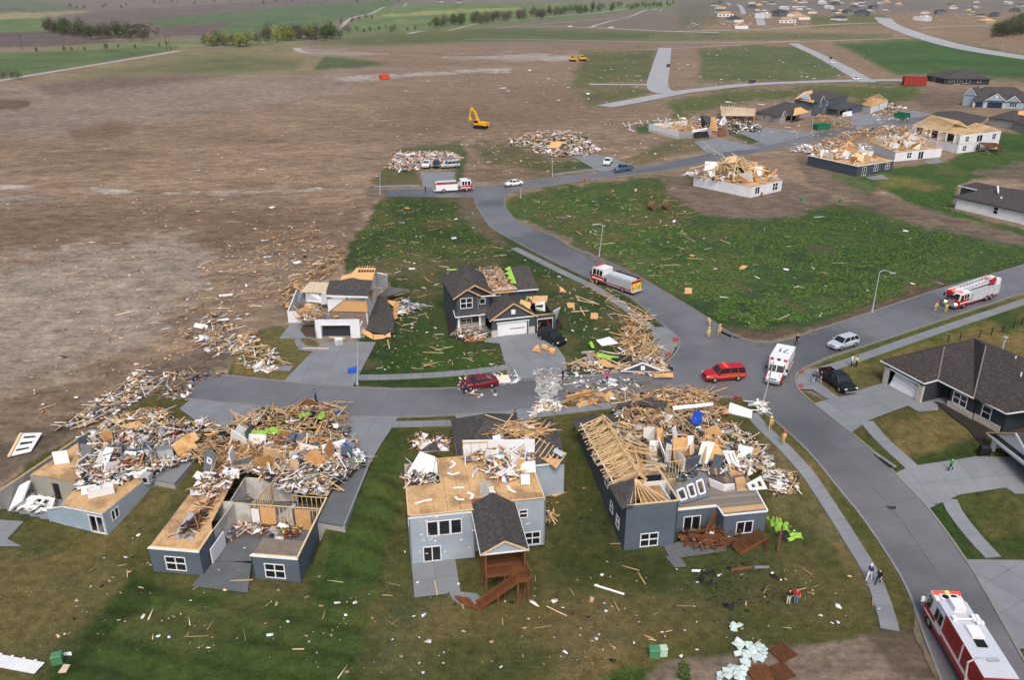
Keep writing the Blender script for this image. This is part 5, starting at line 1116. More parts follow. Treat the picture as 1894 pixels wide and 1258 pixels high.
# room over the third bay
for q,m_,ho in((((1330,650,5.3),(1455,670,5.2),(1450,545,6.6),(1325,570,6.6)),WSID,[(.05,.85,.3,.8)]),(((1290,560,6.3),(1480,545,6.3),(1490,465,6.7),(1300,470,6.7)),OSBF,()),(((1120,610,6.0),(1260,640,5.6),(1275,560,6.2),(1140,515,6.6)),ORANGE_OSB,()),(((1230,540,6.0),(1300,560,6.0),(1280,480,6.9),(1225,490,6.9)),ORANGE_OSB,())):frag('torn_room_wall',Q(c6,*q),m_,ho,h=h)
frag('house_wrap',Q(c6,(1120,600,6.3),(1160,630,5.9),(1150,560,6.6),(1130,540,6.7)),LIME,h=h,t=.03);frag('house_wrap',Q(c6,(835,580,5.9),(905,605,5.6),(915,560,5.9),(850,540,6.2)),LIME,h=h,t=.12);frag('house_wrap',Q(c6,(1195,530,6.4),(1225,540,6.4),(1240,470,7.1),(1210,480,7.1)),LIME,h=h,t=.03)
# main block
A,B=(-4.75,3.3),(-1.3,3.3);w_=pxwin(h,A,B,(*c6(365,505),*c6(510,625)))
h.hole_win(A,B,2.9,5.6,SLATE2,[w_]);A,B=(-1.3,3.9),(.6,3.9);w_=pxwin(h,A,B,(*c6(615,510),*c6(675,570)),1,1)
h.hole_win(A,B,2.9,5.6,SLATE2,[w_]);h.wall((-1.3,3.3),(-1.3,3.9),2.9,5.6,WSID)
A,B=(-4.6,4.2),(-1.2,4.2);w_=pxwin(h,A,B,(*c6(370,770),*c6(505,840)))
h.hole_win(A,B,.2,2.8,SLATE2,[w_]);h.wall((-1.2,4.2),(.0,4.2),.2,2.8,SLATE2,[(.25,1.1,.3,2.4)],label='front door wall');h.box('front_door',WHITE,-.95,-.1,4.28,4.33,.3,2.4)
h.box('stone_base',STONE,-4.6,-1.2,4.05,4.19,0,1.0);h.box('porch_floor',CONC,-4.7,.0,2.9,4.2,0,.25)
for x in(-4.4,-1.2):h.box('porch_post',WHITE,x-.14,x+.14,3.0,3.28,.25,2.75);h.box('post_base',STONE,x-.25,x+.25,2.9,3.38,.25,.95)
for i in range(3):h.box('step',CONC,-1.0,.3,2.3-i*.3+.0,2.6-i*.3,0,.24-i*.08)
h.roof([[(-5.0,2.6,2.75),(.3,2.6,2.75),(.3,3.95,3.35),(-5.0,3.95,3.35)]],SHING,name='porch_roof');h.trim('porch_fascia',[((-5.0,2.56,2.72),(.2,2.56,2.72)),((-5.02,2.6,2.7),(-5.02,3.9,3.3))],.06,.16)
h.wall((-4.75,13),(-4.75,3.3),0,5.6,SLATE2);h.wall((.6,3.9),(.6,9),2.9,5.6,SLATE2);h.wall((.6,4.6),(8.0,4.6),2.7,5.4,SLATE2,[(.5,1.7,2.0,2.5)]);h.wall((8.0,4.6),(8.0,13),0,5.4,SLATE2);h.wall((8,13),(-4.7,13),0,5.5,SLATE2)
h.window((.6,4.6),(8.0,4.6),.5,1.7,4.75,5.2,1,1)
apx=(-1.9,8.8,8.4)
h.roof([[(-5.2,2.9,5.5),(-3.05,2.9,6.75),(-3.05,6.6,6.9),apx],[(-5.2,13.4,5.5),(-5.2,2.9,5.5),apx],[(-3.05,2.9,6.75),(-1.0,2.9,5.6),(-1.9,3.2,7.25),(-1.9,7.4,7.3),apx,(-3.05,6.6,6.9)][:2]+[(-1.0,5.0,6.2),(-2.0,6.5,7.2)],[(-1.9,3.0,7.25),(1.1,3.0,5.5),(1.1,7.0,5.9),apx],[(-3.9,3.0,6.1),(-1.9,3.0,7.25),apx,(-3.4,5.5,6.6)],[(1.1,7.0,5.9),(1.2,11,6.4),apx],[(1.2,15,5.5),(-5.2,13.4,5.5),apx]],SHING,name='roof')
h.roof([[(-4.8,3.25,5.55),(-1.3,3.25,5.55),(-3.05,3.25,6.65)],[(-3.3,3.6,5.55),(.7,3.6,5.55),(-1.9,3.6,7.0)]],SLATE2,t=.1,name='gable')
h.trim('gable_trim',[((-5.2,2.85,5.45),(-3.05,2.85,6.75)),((-3.05,2.85,6.75),(-1.0,2.85,5.55)),((-3.0,2.95,6.65),(-1.9,2.95,7.28)),((-1.9,2.95,7.28),(1.15,2.95,5.5))],.06,.18,ORANGE_OSB);h.trim('eave_fascia',[((-1.0,2.9,5.5),(1.2,2.9,5.45))],.08,.16)
frag('white_edge',Q(c6,(185,180,8.2),(215,175,8.2),(225,330,7.6),(195,400,7.0)),WHITE,h=h,t=.1)
b=MB();
h.roof([[(5.2,4.3,5.35),(8.2,4.2,5.35),(8.2,9.3,7.4),(5.0,9.5,7.4),(4.7,7.5,6.6)]],SHING,name='roof',label='remaining black shingle slope at the right');h.roof([[(8.2,9.3,7.4),(8.3,14.6,5.3),(5,14.6,5.3),(5.0,9.5,7.4)]],SHING,name='roof')
zz=[(5.0,9.4),(4.2,9.0),(4.7,8.4),(3.9,8.0),(4.6,7.5),(4.0,7.0),(4.8,6.5),(4.2,6.1),(5.1,5.6)];zf=lambda y:5.38+(y-4.3)*.41
m_=MB();m_.poly([(x,y,zf(y)+.03)for x,y in[(5.2,9.45)]+zz[1:]+[(5.2,5.7)]],.03);m_.build('house_wrap',LIME,h.o)
for q in(((215,150,8.1),(400,155,8.0),(400,140,8.3),(215,140,8.3)),((475,150,8.9),(520,190,8.6),(520,140,8.9),(490,125,9.0)),((440,330,8.9),(470,340,8.9),(480,300,9.1),(450,280,9.3)),((630,300,8.4),(680,320,8.2),(660,265,8.6),(630,250,8.7))):frag('house_wrap',Q(c6,*q),LIME,h=h,t=.25)
for i in range(5):x=.9+i*.9;stick('rafter',(x,4.3,5.38),(x+.2*(i%2),9.3-1.5*(i%3),7.3-.6*(i%3)),.06,.12,PINE2,h.o)
for i in range(6):y=5.2+i*.75;stick('ceiling_joist',(.8,y,5.3),(5,y,5.3),.06,.14,mat('dusty joist',(176,150,128),.9,.15,2),h.o)
h.box('attic_floor',mat('pink grey insulation',(196,172,156),.95,.3,2),.8,5.2,4.8,9.4,5.35,5.45);h.trim('eave_fascia',[((.9,4.25,5.3),(4.9,4.2,5.3))],.1,.2,ORANGE_OSB);h.trim('eave_fascia',[((4.9,4.2,5.3),(8.2,4.1,5.3))],.1,.16)
h.roof([[(.0,3.9,3.0),(2.9,3.9,5.0),(3.2,4.7,5.0),(3.2,4.6,5.0)][:3],[(6.7,3.6,2.75),(8.3,3.9,3.2),(8.2,4.6,3.6),(6.0,4.6,3.6)]],SHING,name='lower_roof')
m_=mat('dark soil',(44,38,34),.95,.3,3,bump=.5)
for q in(((150,620),(215,620),(270,900),(330,920),(300,1020),(210,1010)),((300,930),(620,930),(620,1030),(320,1030)),((1590,790),(1630,780),(1690,880),(1600,910))):struct(MB().poly([G(*c6(*p))+Vector((0,0,.08))for p in q],.06).build('soil_bed',m_),'dark soil bed against the dark two storey house')

# ---------------------------------------------------------------- H7 intact dark ranch at right, H8 open garage at the right edge
h=House('house','intact charcoal ranch house with brown roof and crooked white garage door at right',(48.26,94.53,2.4),-68.9);H7=h
h.wall((0,.1),(6.1,.1),0,2.85,CHAR,[(.75,5.35,0,2.2)]);h.box('stone_pier',STONE,-.05,.7,-.02,.3,0,2.3);h.box('stone_pier',STONE,5.4,6.15,-.02,.3,0,2.3)
gd=MB();[gd.obox((3.05,.12+.03*(i%2),.26+i*.53),(4.5,.06,.5),Matrix.Identity(3))for i in range(4)];o=gd.build('garage_door',WHITE,h.o);o.rotation_euler=(R(-12),R(6),0);o.location=(.2,.1,.1)
h.box('garage_shade',DARK,.3,5.8,1.7,1.8,0,2.7);h.trim('door_casing',[((.6,.05,2.28),(5.5,.05,2.28))],.05,.16)  # dark sheet behind the crooked door paints the garage's inner shade
h.wall((6.1,.1),(6.1,4.0),0,2.85,CHAR);h.wall((6.1,4.0),(7.9,4.0),0,2.85,CHAR,[(.4,1.3,.2,2.3)]);h.box('front_door',BLACK,6.5,7.4,4.05,4.1,.2,2.3);h.box('porch_slab',CONC,6.2,7.9,2.4,3.95,0,.2)
h.wall((7.9,4.0),(7.9,2.6),0,2.85,CHAR);A,B=(7.9,2.6),(11.5,2.6);w_=pxwin(h,A,B,(*c4(1197,380),*c4(1290,490)))
w_=(.55,2.4,.95,2.35,2,2);h.hole_win(A,B,0,2.85,CHAR,[w_]);h.box('stone_base',STONE,7.9,11.5,2.5,2.59,0,.8)
h.wall((11.5,2.6),(11.5,2.9),0,2.85,CHAR);A,B=(11.5,2.9),(15.2,2.9);w_=(.8,1.9,.8,2.3,1,2);h.hole_win(A,B,0,2.85,CHAR,[w_]);h.box('stone_base',STONE,11.5,15.0,2.8,2.89,0,.8)
h.wall((15.2,2.9),(15.2,16),0,2.85,CHAR);h.wall((0,12),(0,.1),0,2.85,CHAR);h.wall((15.2,18),(0,14),0,2.85,CHAR)
rA,rB,rC=(2.34,6.76,5.0),(1.63,12.72,5.0),(5.49,9.99,6.0)
h.roof([[(-.86,-.1,2.9),(6.3,-.1,2.9),(6.15,2.17,2.95),rA],[(-.86,-.1,2.9),rA,rB,(-.3,13,3.3)],[(6.15,2.17,2.95),(11.27,2.3,2.95),rC,rB,rA][:1]+[(11.3,2.25,2.95),rC,rB,rA],[(11.3,2.25,2.95),(15.5,2.55,2.95),(18.5,7,4.6),(17,11,6.0),rC],[rC,(17,11,6.0),(16,18,3.2),(2.5,17,3.2),rB]],SHINGB,name='roof',t=.12)
h.trim('valley_flashing',[((6.15,2.17,2.99),(rA[0],rA[1],5.03)),((11.3,2.25,3.0),(rC[0],rC[1],6.03))],.16,.03,mat('dusty ridge',(112,106,104),.9,.1,2))
h.trim('gutter',[((-.86,-.2,2.82),(6.35,-.2,2.82)),((6.35,-.2,2.82),(6.2,2.1,2.84)),((6.2,2.1,2.84),(11.3,2.2,2.84)),((11.3,2.2,2.84),(11.3,2.45,2.84)),((11.3,2.45,2.84),(15.5,2.45,2.84)),((15.55,2.5,2.86),(18.5,7,4.5))],.1,.13,GUTTER)
for x,y,z in((12.2,8.0,5.1),(9.5,10.2,5.7)):MB().cyl((x,y,z),(x,y,z+.5),.09).build('roof_vent',WHITE,h.o)
MB().cyl((4.5,14.5,4.4),(4.5,14.5,6.0),.12).obox((4.5,14.5,6.0),(.5,.5,.12),Matrix.Identity(3)).build('flue_pipe',METAL,h.o)
loose('house_wrap','lime scrap caught on the brown roof of the intact ranch house','house wrap',Q(c4,(1600,310,6.6),(1650,320,6.5),(1670,285,6.8),(1620,285,6.8)),LIME,t=.06);loose('drywall_scrap','white scrap below the lime scrap on the brown roof','scrap',Q(c4,(1607,330,6.5),(1630,330,6.4),(1632,308,6.6),(1610,308,6.6)),WHITE,t=.06)
struct(MB().poly([G(*c4(*p))+Vector((0,0,.07))for p in((1060,455),(1130,480),(1330,590),(1440,650),(1430,700),(1400,780),(1300,650),(1180,560),(1110,500))],.06).build('mulch_bed',mat('wet mulch',(46,41,37),.95,.35,3,bump=.5)),'dark mulch bed under the ranch house windows')
h=House('house','house at the right edge with white gable and wide open garage',(53.67,78.38,1.2),-83.8);H8=h
h.wall((0,-.1),(6.9,-.1),0,2.9,WSID,[(.7,6.2,0,2.1)]);h.box('stone_pier',STONE,-.05,.65,-.2,-.11,0,1.3);h.box('stone_pier',STONE,6.25,6.95,-.2,-.11,0,1.3)
h.roof([[(-.4,-.12,2.9),(7.3,-.12,2.9),(3.45,-.12,5.0)]],WSID,t=.14,name='gable');h.roof([[(-.6,-.5,2.8),(3.45,-.5,5.1),(3.45,9,5.1),(-.6,9,2.8)],[(3.45,-.5,5.1),(7.6,-.5,2.8),(7.6,9,2.8),(3.45,9,5.1)]],SHINGB,name='roof');h.roof([[(-.6,-.45,2.86),(7.5,-.45,2.86),(7.5,-.1,3.2),(-.6,-.1,3.2)]],SHINGB,name='pent_roof',t=.08)
h.trim('fascia',[((-.6,-.5,2.75),(7.5,-.5,2.75)),((3.45,-.55,5.05),(7.6,-.55,2.8))],.06,.25);h.trim('torn_fascia',[((-.6,-.55,2.8),(3.45,-.55,5.05))],.1,.14,ORANGE_OSB)
h.wall((0,9),(0,-.1),0,2.8,WSID);h.wall((6.9,0),(6.9,9),0,2.8,WSID);h.box('garage_back',mat('pale garage wall',(150,148,144),.9,.1,1),.2,6.7,5.8,5.9,0,2.7);h.box('garage_floor',CONCD,0,6.9,0,5.8,.02,.12)
bk=thing('bicycle','bicycle parked inside the open garage at the right edge','bicycle',h.w((3.6,1.6,.12)),h.rot+.3)
for x in(-.5,.5):
    m_=MB();[m_.beam((x+.33*math.cos(a),0,.33+.33*math.sin(a)),(x+.33*math.cos(a+.53),0,.33+.33*math.sin(a+.53)),.05,.05)for a in np.arange(0,6.28,.524)];m_.build('wheel',BLACK,bk)
MB().beam((-.5,0,.33),(-.1,0,.8),.04,.04).beam((-.1,0,.8),(.4,0,.8),.04,.04).beam((.4,0,.85),(.5,0,.33),.04,.04).beam((-.5,0,.33),(.0,0,.33),.04,.04).beam((0,0,.33),(.4,0,.8),.04,.04).beam((0,0,.33),(-.1,0,.9),.04,.04).build('frame',METAL,bk);MB().bx(-.25,.02,-.07,.07,.9,.95).build('saddle',BLACK,bk);MB().beam((.4,-.28,.95),(.4,.28,.95),.03,.03).beam((.4,0,.8),(.4,0,.95),.03,.03).build('handlebar',BLACK,bk)
for i,(x,y,s_,m_,lb)in enumerate(((1.2,3.6,.8,GREY,'grey storage bin at the back of the open garage'),(5.4,2.2,.6,BLUEP,'blue bin inside the open garage'),(2.2,4.4,.7,WHITE,'white box at the back of the open garage'),(4.8,4.3,.9,BLACK,'black box at the back of the open garage'))):
    t_=thing('storage_bin',lb,'bin',h.w((x,y,.12)),h.rot);MB().loft([[(sx*s_*k,sy*s_*.7*k,z)for sx,sy in((-.5,-.5),(.5,-.5),(.5,.5),(-.5,.5))]for k,z in((.85,0),(1,s_*.9))]).build('body',m_,t_);MB().bx(-.55*s_,.55*s_,-.4*s_,.4*s_,s_*.905,s_).build('lid',BLACK,t_)
# ================================================================ HOUSES FARTHER UP THE SLOPE
c42=lambda x,y:(1440+x/4.172,120+y/4.172)
c41=lambda x,y:(1150+x/6.29,150+y/6.29)
c3b=lambda x,y:(1254+x/2.96,y/2.96)
cw=lambda x,y:(1740+x/9.675,300+y/9.675)
ZG=2.4
def house_px(name,label,c,top,zt,rot=None):
    """a House whose wall-top corners are seen at photo pixels (height zt): front-left, front-right, back-right, back-left"""
    P=[at(*c(*q),ZG+zt)for q in top]
    r=math.degrees(math.atan2(P[1].y-P[0].y,P[1].x-P[0].x))
    h=House(name,label,(P[0].x,P[0].y,ZG),r);h.fp=[(lambda v:(v.x,v.y))(h.MI@p)for p in P];h.zt=zt;return h
def walls(h,m,which=None,z0=0,z1=None,wins=()):
    n=len(h.fp)
    for i in(which if which is not None else range(n)):
        p,q=h.fp[i],h.fp[(i+1)%n];L=math.dist(p,q)
        hs=[(a*L-w/2,a*L+w/2,zb,zc,nx,ny)for j,a,w,zb,zc,nx,ny in wins if j==i]
        h.hole_win(p,q,z0,z1 or h.zt,m,hs)
def hip(h,m,rise,over=.4,name='roof',inset=.5):
    P=[Vector((*p,h.zt))for p in h.fp];c=sum(P,Vector())/4;P=[p+(p-c).normalized()*over for p in P]
    a=(P[0]+P[3])/2;b=(P[1]+P[2])/2;w=(P[0]-P[3]).length/2;d=(b-a);L=d.length;k=min(.48,w*inset*2/L)
    r0=a+d*k+Vector((0,0,rise));r1=b-d*k+Vector((0,0,rise))
    h.roof([[P[0],P[1],r1,r0],[P[1],P[2],r1],[P[2],P[3],r0,r1],[P[3],P[0],r0]],m,name=name)
    return P,r0,r1
def gable(h,P,Q,z,rise,depth,roofm,wallm,name='gable'):
    """a front-facing gable on P-Q (local xy)"""
    p=Vector((*P,z));q=Vector((*Q,z));d=(q-p).normalized();n=Vector((d.y,-d.x,0));a=(p+q)/2+Vector((0,0,rise));B=-n*depth
    h.roof([[p+n*.05,q+n*.05,a+n*.05]],wallm,t=.1,name=name)
    e=d*.3;dn=Vector((0,0,-.15));f=n*.3
    h.roof([[p-e+dn+f,a+f,a+B,p-e+dn+B],[a+f,q+e+dn+f,q+e+dn+B,a+B]],roofm,name=name+'_roof',t=.1)
    h.trim('gable_trim',[(p-e+dn+f,a+f),(a+f,q+e+dn+f)],.06,.2)
def trusses(h,poly_front,n,peak,m=None):
    """a run of bare trusses between two eave lines: ((a0,a1),(b0,b1)) local xy of the eaves"""
    (a0,a1),(b0,b1)=[[Vector((*p,h.zt))for p in e]for e in poly_front]
    for i in range(n):
        f=i/(n-1);p=a0.lerp(a1,f);q=b0.lerp(b1,f);k=(p+q)/2+Vector((0,0,peak));b=MB()
        b.beam(p,k,.1,.16);b.beam(k,q,.1,.16);b.beam(p,q,.1,.14);b.beam(p.lerp(q,.33),p.lerp(k,.6),.08,.1);b.beam(p.lerp(q,.66),q.lerp(k,.6),.08,.1);b.build('truss',m or PINE,h.o)
def inside(h,n,seed,zl=(0,2.6),mats=None,smin=.6,smax=2.6):
    """broken inner walls and boards standing within the footprint, each a part"""
    rnd=random.Random(seed);F=[Vector(p)for p in h.fp];mats=mats or[DRYW,WHITE,OSB,ORANGE_OSB,PINE]
    for i in range(n):
        a,b=rnd.uniform(.06,.94),rnd.uniform(.06,.94);p=F[0].lerp(F[1],a).lerp(F[3].lerp(F[2],a),b)
        L=rnd.uniform(smin,smax);hh=rnd.uniform(.4,zl[1]-zl[0]);ang=rnd.choice((0,math.pi/2))+rnd.gauss(0,.4)
        block('inner_wall',(p.x,p.y,zl[0]+hh/2),(L,.12,hh),Euler((rnd.gauss(0,.4),rnd.gauss(0,.3),ang)).to_matrix(),rnd.choice(mats),h.o)
# H16 slate ruin
h=house_px('ruined_house','dark slate ruin with white windows beside the bright green lawn',c42,[(610,785),(890,740),(560,640),(230,700)],2.7)
walls(h,SLATE2,None,0,2.7,[(0,.2,1.6,.1,2.2,2,1),(0,.52,1.7,.8,2.3,2,2),(0,.84,1.7,.8,2.3,2,2)]);slabz(h,'floor',OSBF,h.fp,2.72,.1);h.trim('wrap_edge',[((*h.fp[0],2.78),(*h.fp[1],2.78)),((*h.fp[0],2.78),(*h.fp[3],2.78))],.3,.14);inside(h,34,1,(2.75,5.2),smin=1,smax=3.4)
# H17 white ruin
h=house_px('ruined_house','white walled ruin heaped with white boards between the slate ruin and trussed house',c42,[(905,675),(1265,640),(1090,545),(665,570)],2.7)
walls(h,WSID,None,0,2.7,[(0,.3,1.7,.7,2.2,2,2),(0,.55,1.9,.1,2.2,2,1)]);slabz(h,'floor',OSBF,h.fp,2.72,.1);inside(h,40,2,(2.75,5.0),[WHITE,WHITE,DRYW,OSB,PINE],1,4)
trusses(h,(((4,12),(9,13)),((4,17),(9,18))),7,1.6)
# H18 white house with trusses
h=house_px('damaged_house','tall white house with bare roof trusses and broken rear deck',c42,[(1405,545),(1720,510),(1480,440),(1030,465)],5.4)
H18=h
p,q=h.fp[0],h.fp[1];L=math.dist(p,q)
h.hole_win(p,q,0,5.4,WSID,[(L*.12,L*.12+1.6,.6,2.1,2,2),(L*.14,L*.14+1.5,3.4,4.9,2,2),(L*.42,L*.42+2.4,3.0,4.9,2,1),(L*.8,L*.8+1.6,3.2,4.8,2,2),(L*.45,L*.45+1.8,.1,2.2,2,1)])
h.wall(h.fp[1],h.fp[2],0,5.4,WSID);h.wall(h.fp[2],h.fp[3],0,5.4,WSID);h.wall(h.fp[3],h.fp[0],0,2.7,WSID);slabz(h,'floor',OSBF,h.fp,2.75,.1)
for i in range(6):a=Vector(h.fp[3]).lerp(Vector(h.fp[0]),.1+i*.16);b_=Vector(h.fp[2]).lerp(Vector(h.fp[1]),.1+i*.16);h.wall((a.x,a.y),tuple(a.lerp(b_,.3+.1*(i%3))),2.75,5.2,DRYW if i%2 else DARK,name='inner_wall');block('post',(a.x,a.y,4.1),(.4,.3,2.7),Matrix.Identity(3),WHITE if i%2 else DRYW,h.o)
F=[Vector(p)for p in h.fp];g=lambda a,b:tuple(F[0].lerp(F[1],a).lerp(F[3].lerp(F[2],a),b))
trusses(h,((g(-.02,.98),g(-.02,.35)),(g(.6,.98),g(.6,.35))),17,3.0);trusses(h,((g(.0,.3),g(.0,.02)),(g(.55,.3),g(.55,.02))),9,1.2);trusses(h,((g(.55,.5),g(.55,.05)),(g(1.02,.5),g(1.02,.05))),12,1.4)
h.roof([[Vector((*g(.3,1.0),8.3)),Vector((*g(.6,.4),5.4)),Vector((*g(1.0,.5),5.5)),Vector((*g(1.0,1.0),6.5))]],SHING,name='roof_remnant')
for i in range(8):block('deck_board',(L*.62,-1.2-.4*i,2.5-.12*i),(L*.5,.36,.1),Euler((.3,.1,.06)).to_matrix(),DBROWN,h.o)
for x in(.45,.62,.8):stick('deck_post',(L*x,-4,0),(L*x-.3,-3.6,2.6),.25,.25,DBROWN,h.o)
stick('stringer',(L*.75,-3.8,2.3),(L*.5,-6.5,.1),.3,.4,DBROWN,h.o)
h.roof([[(-9,17,4.5),(2,30,4.5),(26,34,5.6),(26,16,5.5)]],SHING,name='rear_roof')if 0 else None
# H19 pointed timber heap
h=house_px('ruined_house','white basement ruin under a pointed heap of roof timbers by the upper street',c41,[(1510,1230),(1870,1150),(1500,985),(840,1095)],2.7)
H19=h
walls(h,WSID,None,0,2.7,[(0,.2,1.7,.7,2.3,2,1),(0,.78,2.0,.6,2.3,2,2)]);slabz(h,'floor',OSBF,h.fp,2.72,.1);inside(h,26,5,(2.75,5.2),[WHITE,DRYW,OSB,TAN],1.2,3.4)
F=[Vector(p)for p in h.fp];ap=h.l(*c41(1330,835),ZG+8.6)
rnd=random.Random(9)
for i in range(70):
    a,b_=rnd.uniform(0,.95),rnd.uniform(.25,1.15);p=F[0].lerp(F[1],a).lerp(F[3].lerp(F[2],a),b_);e=Vector((p.x,p.y,rnd.uniform(3.2,4.6)));k=ap+Vector((rnd.gauss(0,3.0),rnd.gauss(0,2.6),rnd.uniform(-3.2,.3)));stick('roof_timber',e,e.lerp(k,rnd.uniform(.3,1.03)),.14,.2,PINE,h.o)
for q,m_ in((((1310,1040,7.2),(1420,1070,6.4),(1500,1000,7.0),(1340,920,9.2)),TAR),(((1160,960,8.6),(1330,940,9.2),(1340,860,10.6),(1230,880,10.0)),PINE2),(((1400,1130,5.8),(1580,1160,5.4),(1590,1100,6.0),(1430,1060,6.8)),ORANGE_OSB),(((960,1040,6.2),(1130,1010,7.0),(1110,940,8.2),(970,930,8.0)),WHITE),(((1540,1110,5.6),(1640,1090,5.6),(1640,1000,7.4),(1550,990,7.6)),WHITE)):frag('roof_slab',Q(c41,*q),m_,h=h,t=.2)
frag('loose_wall',Q(c41,(700,1100,2.6),(880,1130,2.6),(900,1060,4.6),(760,1050,4.0)),WHITE,h=h)
for i in range(12):stick('broken_deck',h.l(*c41(1630+i*4,1340-4*i),2.5),h.l(*c41(1620+rnd.uniform(0,50),1190),4.6),.2,.2,random.choice((BROWN,PINE)),h.o)
# H11 white wall ruin + black garage
h=house_px('ruined_house','ruin with long blank white wall and a dark garage front at the far street',c41,[(315,490),(660,580),(1050,545),(760,440)],2.6)
H11=h
h.wall(h.fp[0],h.fp[1],0,2.6,WSID);h.wall(h.fp[1],h.fp[2],0,2.4,TAUPE);h.wall(h.fp[3],h.fp[0],0,2.2,WSID);inside(h,26,6,(.2,3.0),[OSB,TAN,ORANGE_OSB,PINE2],1,3.2);slabz(h,'floor',OSBF,h.fp,.6,.2)
frag('tower_wall',Q(c41,(920,530,2.8),(1025,560,2.6),(1035,420,6.6),(920,400,7.0)),SLATE2,h=h,t=.3);frag('tower_wall',Q(c41,(1025,570,2.6),(1115,580,2.6),(1090,410,6.8),(1035,420,6.8)),OSB,h=h,t=.3);frag('white_wall',Q(c41,(1130,500,4.4),(1190,520,4.0),(1230,470,5.8),(1190,390,7.0)),WHITE,[(.3,.55,.3,.7)],h=h);frag('garage_lintel',Q(c41,(830,590,4.4),(1000,570,4.4),(985,545,4.9),(820,565,4.9)),WHITE,h=h,t=.8)
frag('garage_shade',Q(c41,(850,660,2.5),(1020,650,2.5),(1000,580,4.3),(840,590,4.3)),DARK,h=h,t=.1);frag('brick_pier',Q(c41,(1130,640,2.5),(1220,630,2.5),(1210,560,4.0),(1130,570,4.0)),BROWN,h=h,t=.5)  # dark sheet filling the garage opening in place of real shade
fence_bits=[(10,480,40,520),(40,520,170,490),(80,475,100,555),(70,555,150,580),(205,445,235,490),(300,455,305,490),(150,480,240,490),(360,455,480,450),(420,425,425,460),(510,425,530,460),(650,385,665,415)]
t_=thing('vinyl_fence','broken white vinyl fence posts standing on the grass beside the blank white wall','fence',G(*c41(80,560)))
for a,b_,c_,d_ in fence_bits:stick('post',at(*c41(a,b_),ZG+.9)-t_.location,at(*c41(c_,d_),ZG+.3)-t_.location,.2,.2,WHITE,t_)
# H12 timber box, H13 grey ranch, H14 two storey, H15 white + timber roof
h=house_px('ruined_house','stud walled house skeleton with timber hip roof left of the grey ranch',c41,[(1160,400),(1540,400),(1560,320),(1145,290)],3.2)
for i in range(4):p,q=h.fp[i],h.fp[(i+1)%4];h.studs(p,q,0,3.2,.8,PINE2)
h.wall(h.fp[2],h.fp[3],0,3.1,TAN);F=[Vector(p)for p in h.fp];trusses(h,((tuple(F[0]),tuple(F[1])),(tuple(F[3]),tuple(F[2]))),14,2.6,PINE2);P_,r0,r1=hip(h,TAN,1.6,.1,'roof_sheathing');inside(h,16,8,(0,3),[WHITE,TAN,DRYW])
h=house_px('damaged_house','grey ranch house with black roof and three open garage bays',c3b,[(430,612),(565,635),(745,590),(600,560)],2.7)
walls(h,TAUPE,[0,2,3],0,2.7,[(0,.33,1.0,.7,2.2,1,2)])
h.wall(h.fp[1],h.fp[2],0,2.7,TAUPE,[(1,2.6,.6,2.2),(4.2,9,0,2.2),(10,13,0,2.2)]);h.window(h.fp[1],h.fp[2],1,2.6,.6,2.2,2,2);hip(h,SHING,3.0)
a,b_=Vector(h.fp[1]),Vector(h.fp[2]);d=(b_-a).normalized();gable(h,tuple(a+d*.2),tuple(a+d*3.6),2.75,1.6,4,SHING,TAUPE)
frag('roof_hole',Q(c3b,(630,632,5.4),(720,612,5.4),(670,585,7.0),(640,590,7.0)),ORANGE_OSB,h=h,t=.25)
h=house_px('damaged_house','blue grey two storey house with black roof and torn left side',c3b,[(640,545),(765,560),(930,520),(780,500)],5.2)
walls(h,SLATE,None,0,5.2,[(1,.3,1.8,3.3,4.8,1,1),(1,.1,1.4,3.5,4.6,1,1),(1,.25,2.0,.6,2.2,2,1)]);hip(h,SHING,2.8);a,b_=Vector(h.fp[1]),Vector(h.fp[2]);d=(b_-a).normalized();n_=Vector((d.y,-d.x));gable(h,tuple(a+d*2),tuple(a+d*6.5),5.2,2.2,4,SHING,SLATE)
frag('roof_hole',Q(c3b,(640,540,7.8),(745,560,7.6),(735,492,10.0),(690,500,10.0)),ORANGE_OSB,h=h,t=.3);frag('roof_hole',Q(c3b,(650,530,8.2),(720,545,8.2),(715,505,9.8),(690,505,9.8)),GREYS,h=h,t=.55)
h2=house_px('garage_wing','dark blue garage wing in front of the blue grey two storey house',c3b,[(820,590),(880,600),(1005,572),(930,555)],2.7);walls(h2,SLATE2,[0,2,3],0,2.7);h2.wall(h2.fp[1],h2.fp[2],0,2.7,SLATE,[(1.5,7,0,2.1),(9,12,0,2.1)]);hip(h2,SHING,1.6);frag('garage_door',Q(c3b,(900,640,2.5),(955,632,2.5),(950,605,4.4),(905,615,4.2)),WHITE,h=h2,t=.2)
h2.o.parent=h.o;h2.o.matrix_parent_inverse=h.M.inverted();[h2.o.__delitem__(k)for k in('label','category')if k in h2.o]
h=house_px('damaged_house','white house with low bare timber roof beside the green skip',c3b,[(1005,570),(1060,585),(1150,548),(1040,535)],2.7)
walls(h,WSID,None,0,2.7,[(1,.45,2.2,.7,2.3,2,2)]);F=[Vector(p)for p in h.fp];g=lambda a,b:tuple(F[0].lerp(F[1],a).lerp(F[3].lerp(F[2],a),b));trusses(h,((g(0,.02),g(0,.98)),(g(1,.02),g(1,.98))),12,2.2);hip(h,OSB,1.8,.3,'roof_sheathing');inside(h,10,11,(2.6,4.2),[PINE,OSB],1,4)
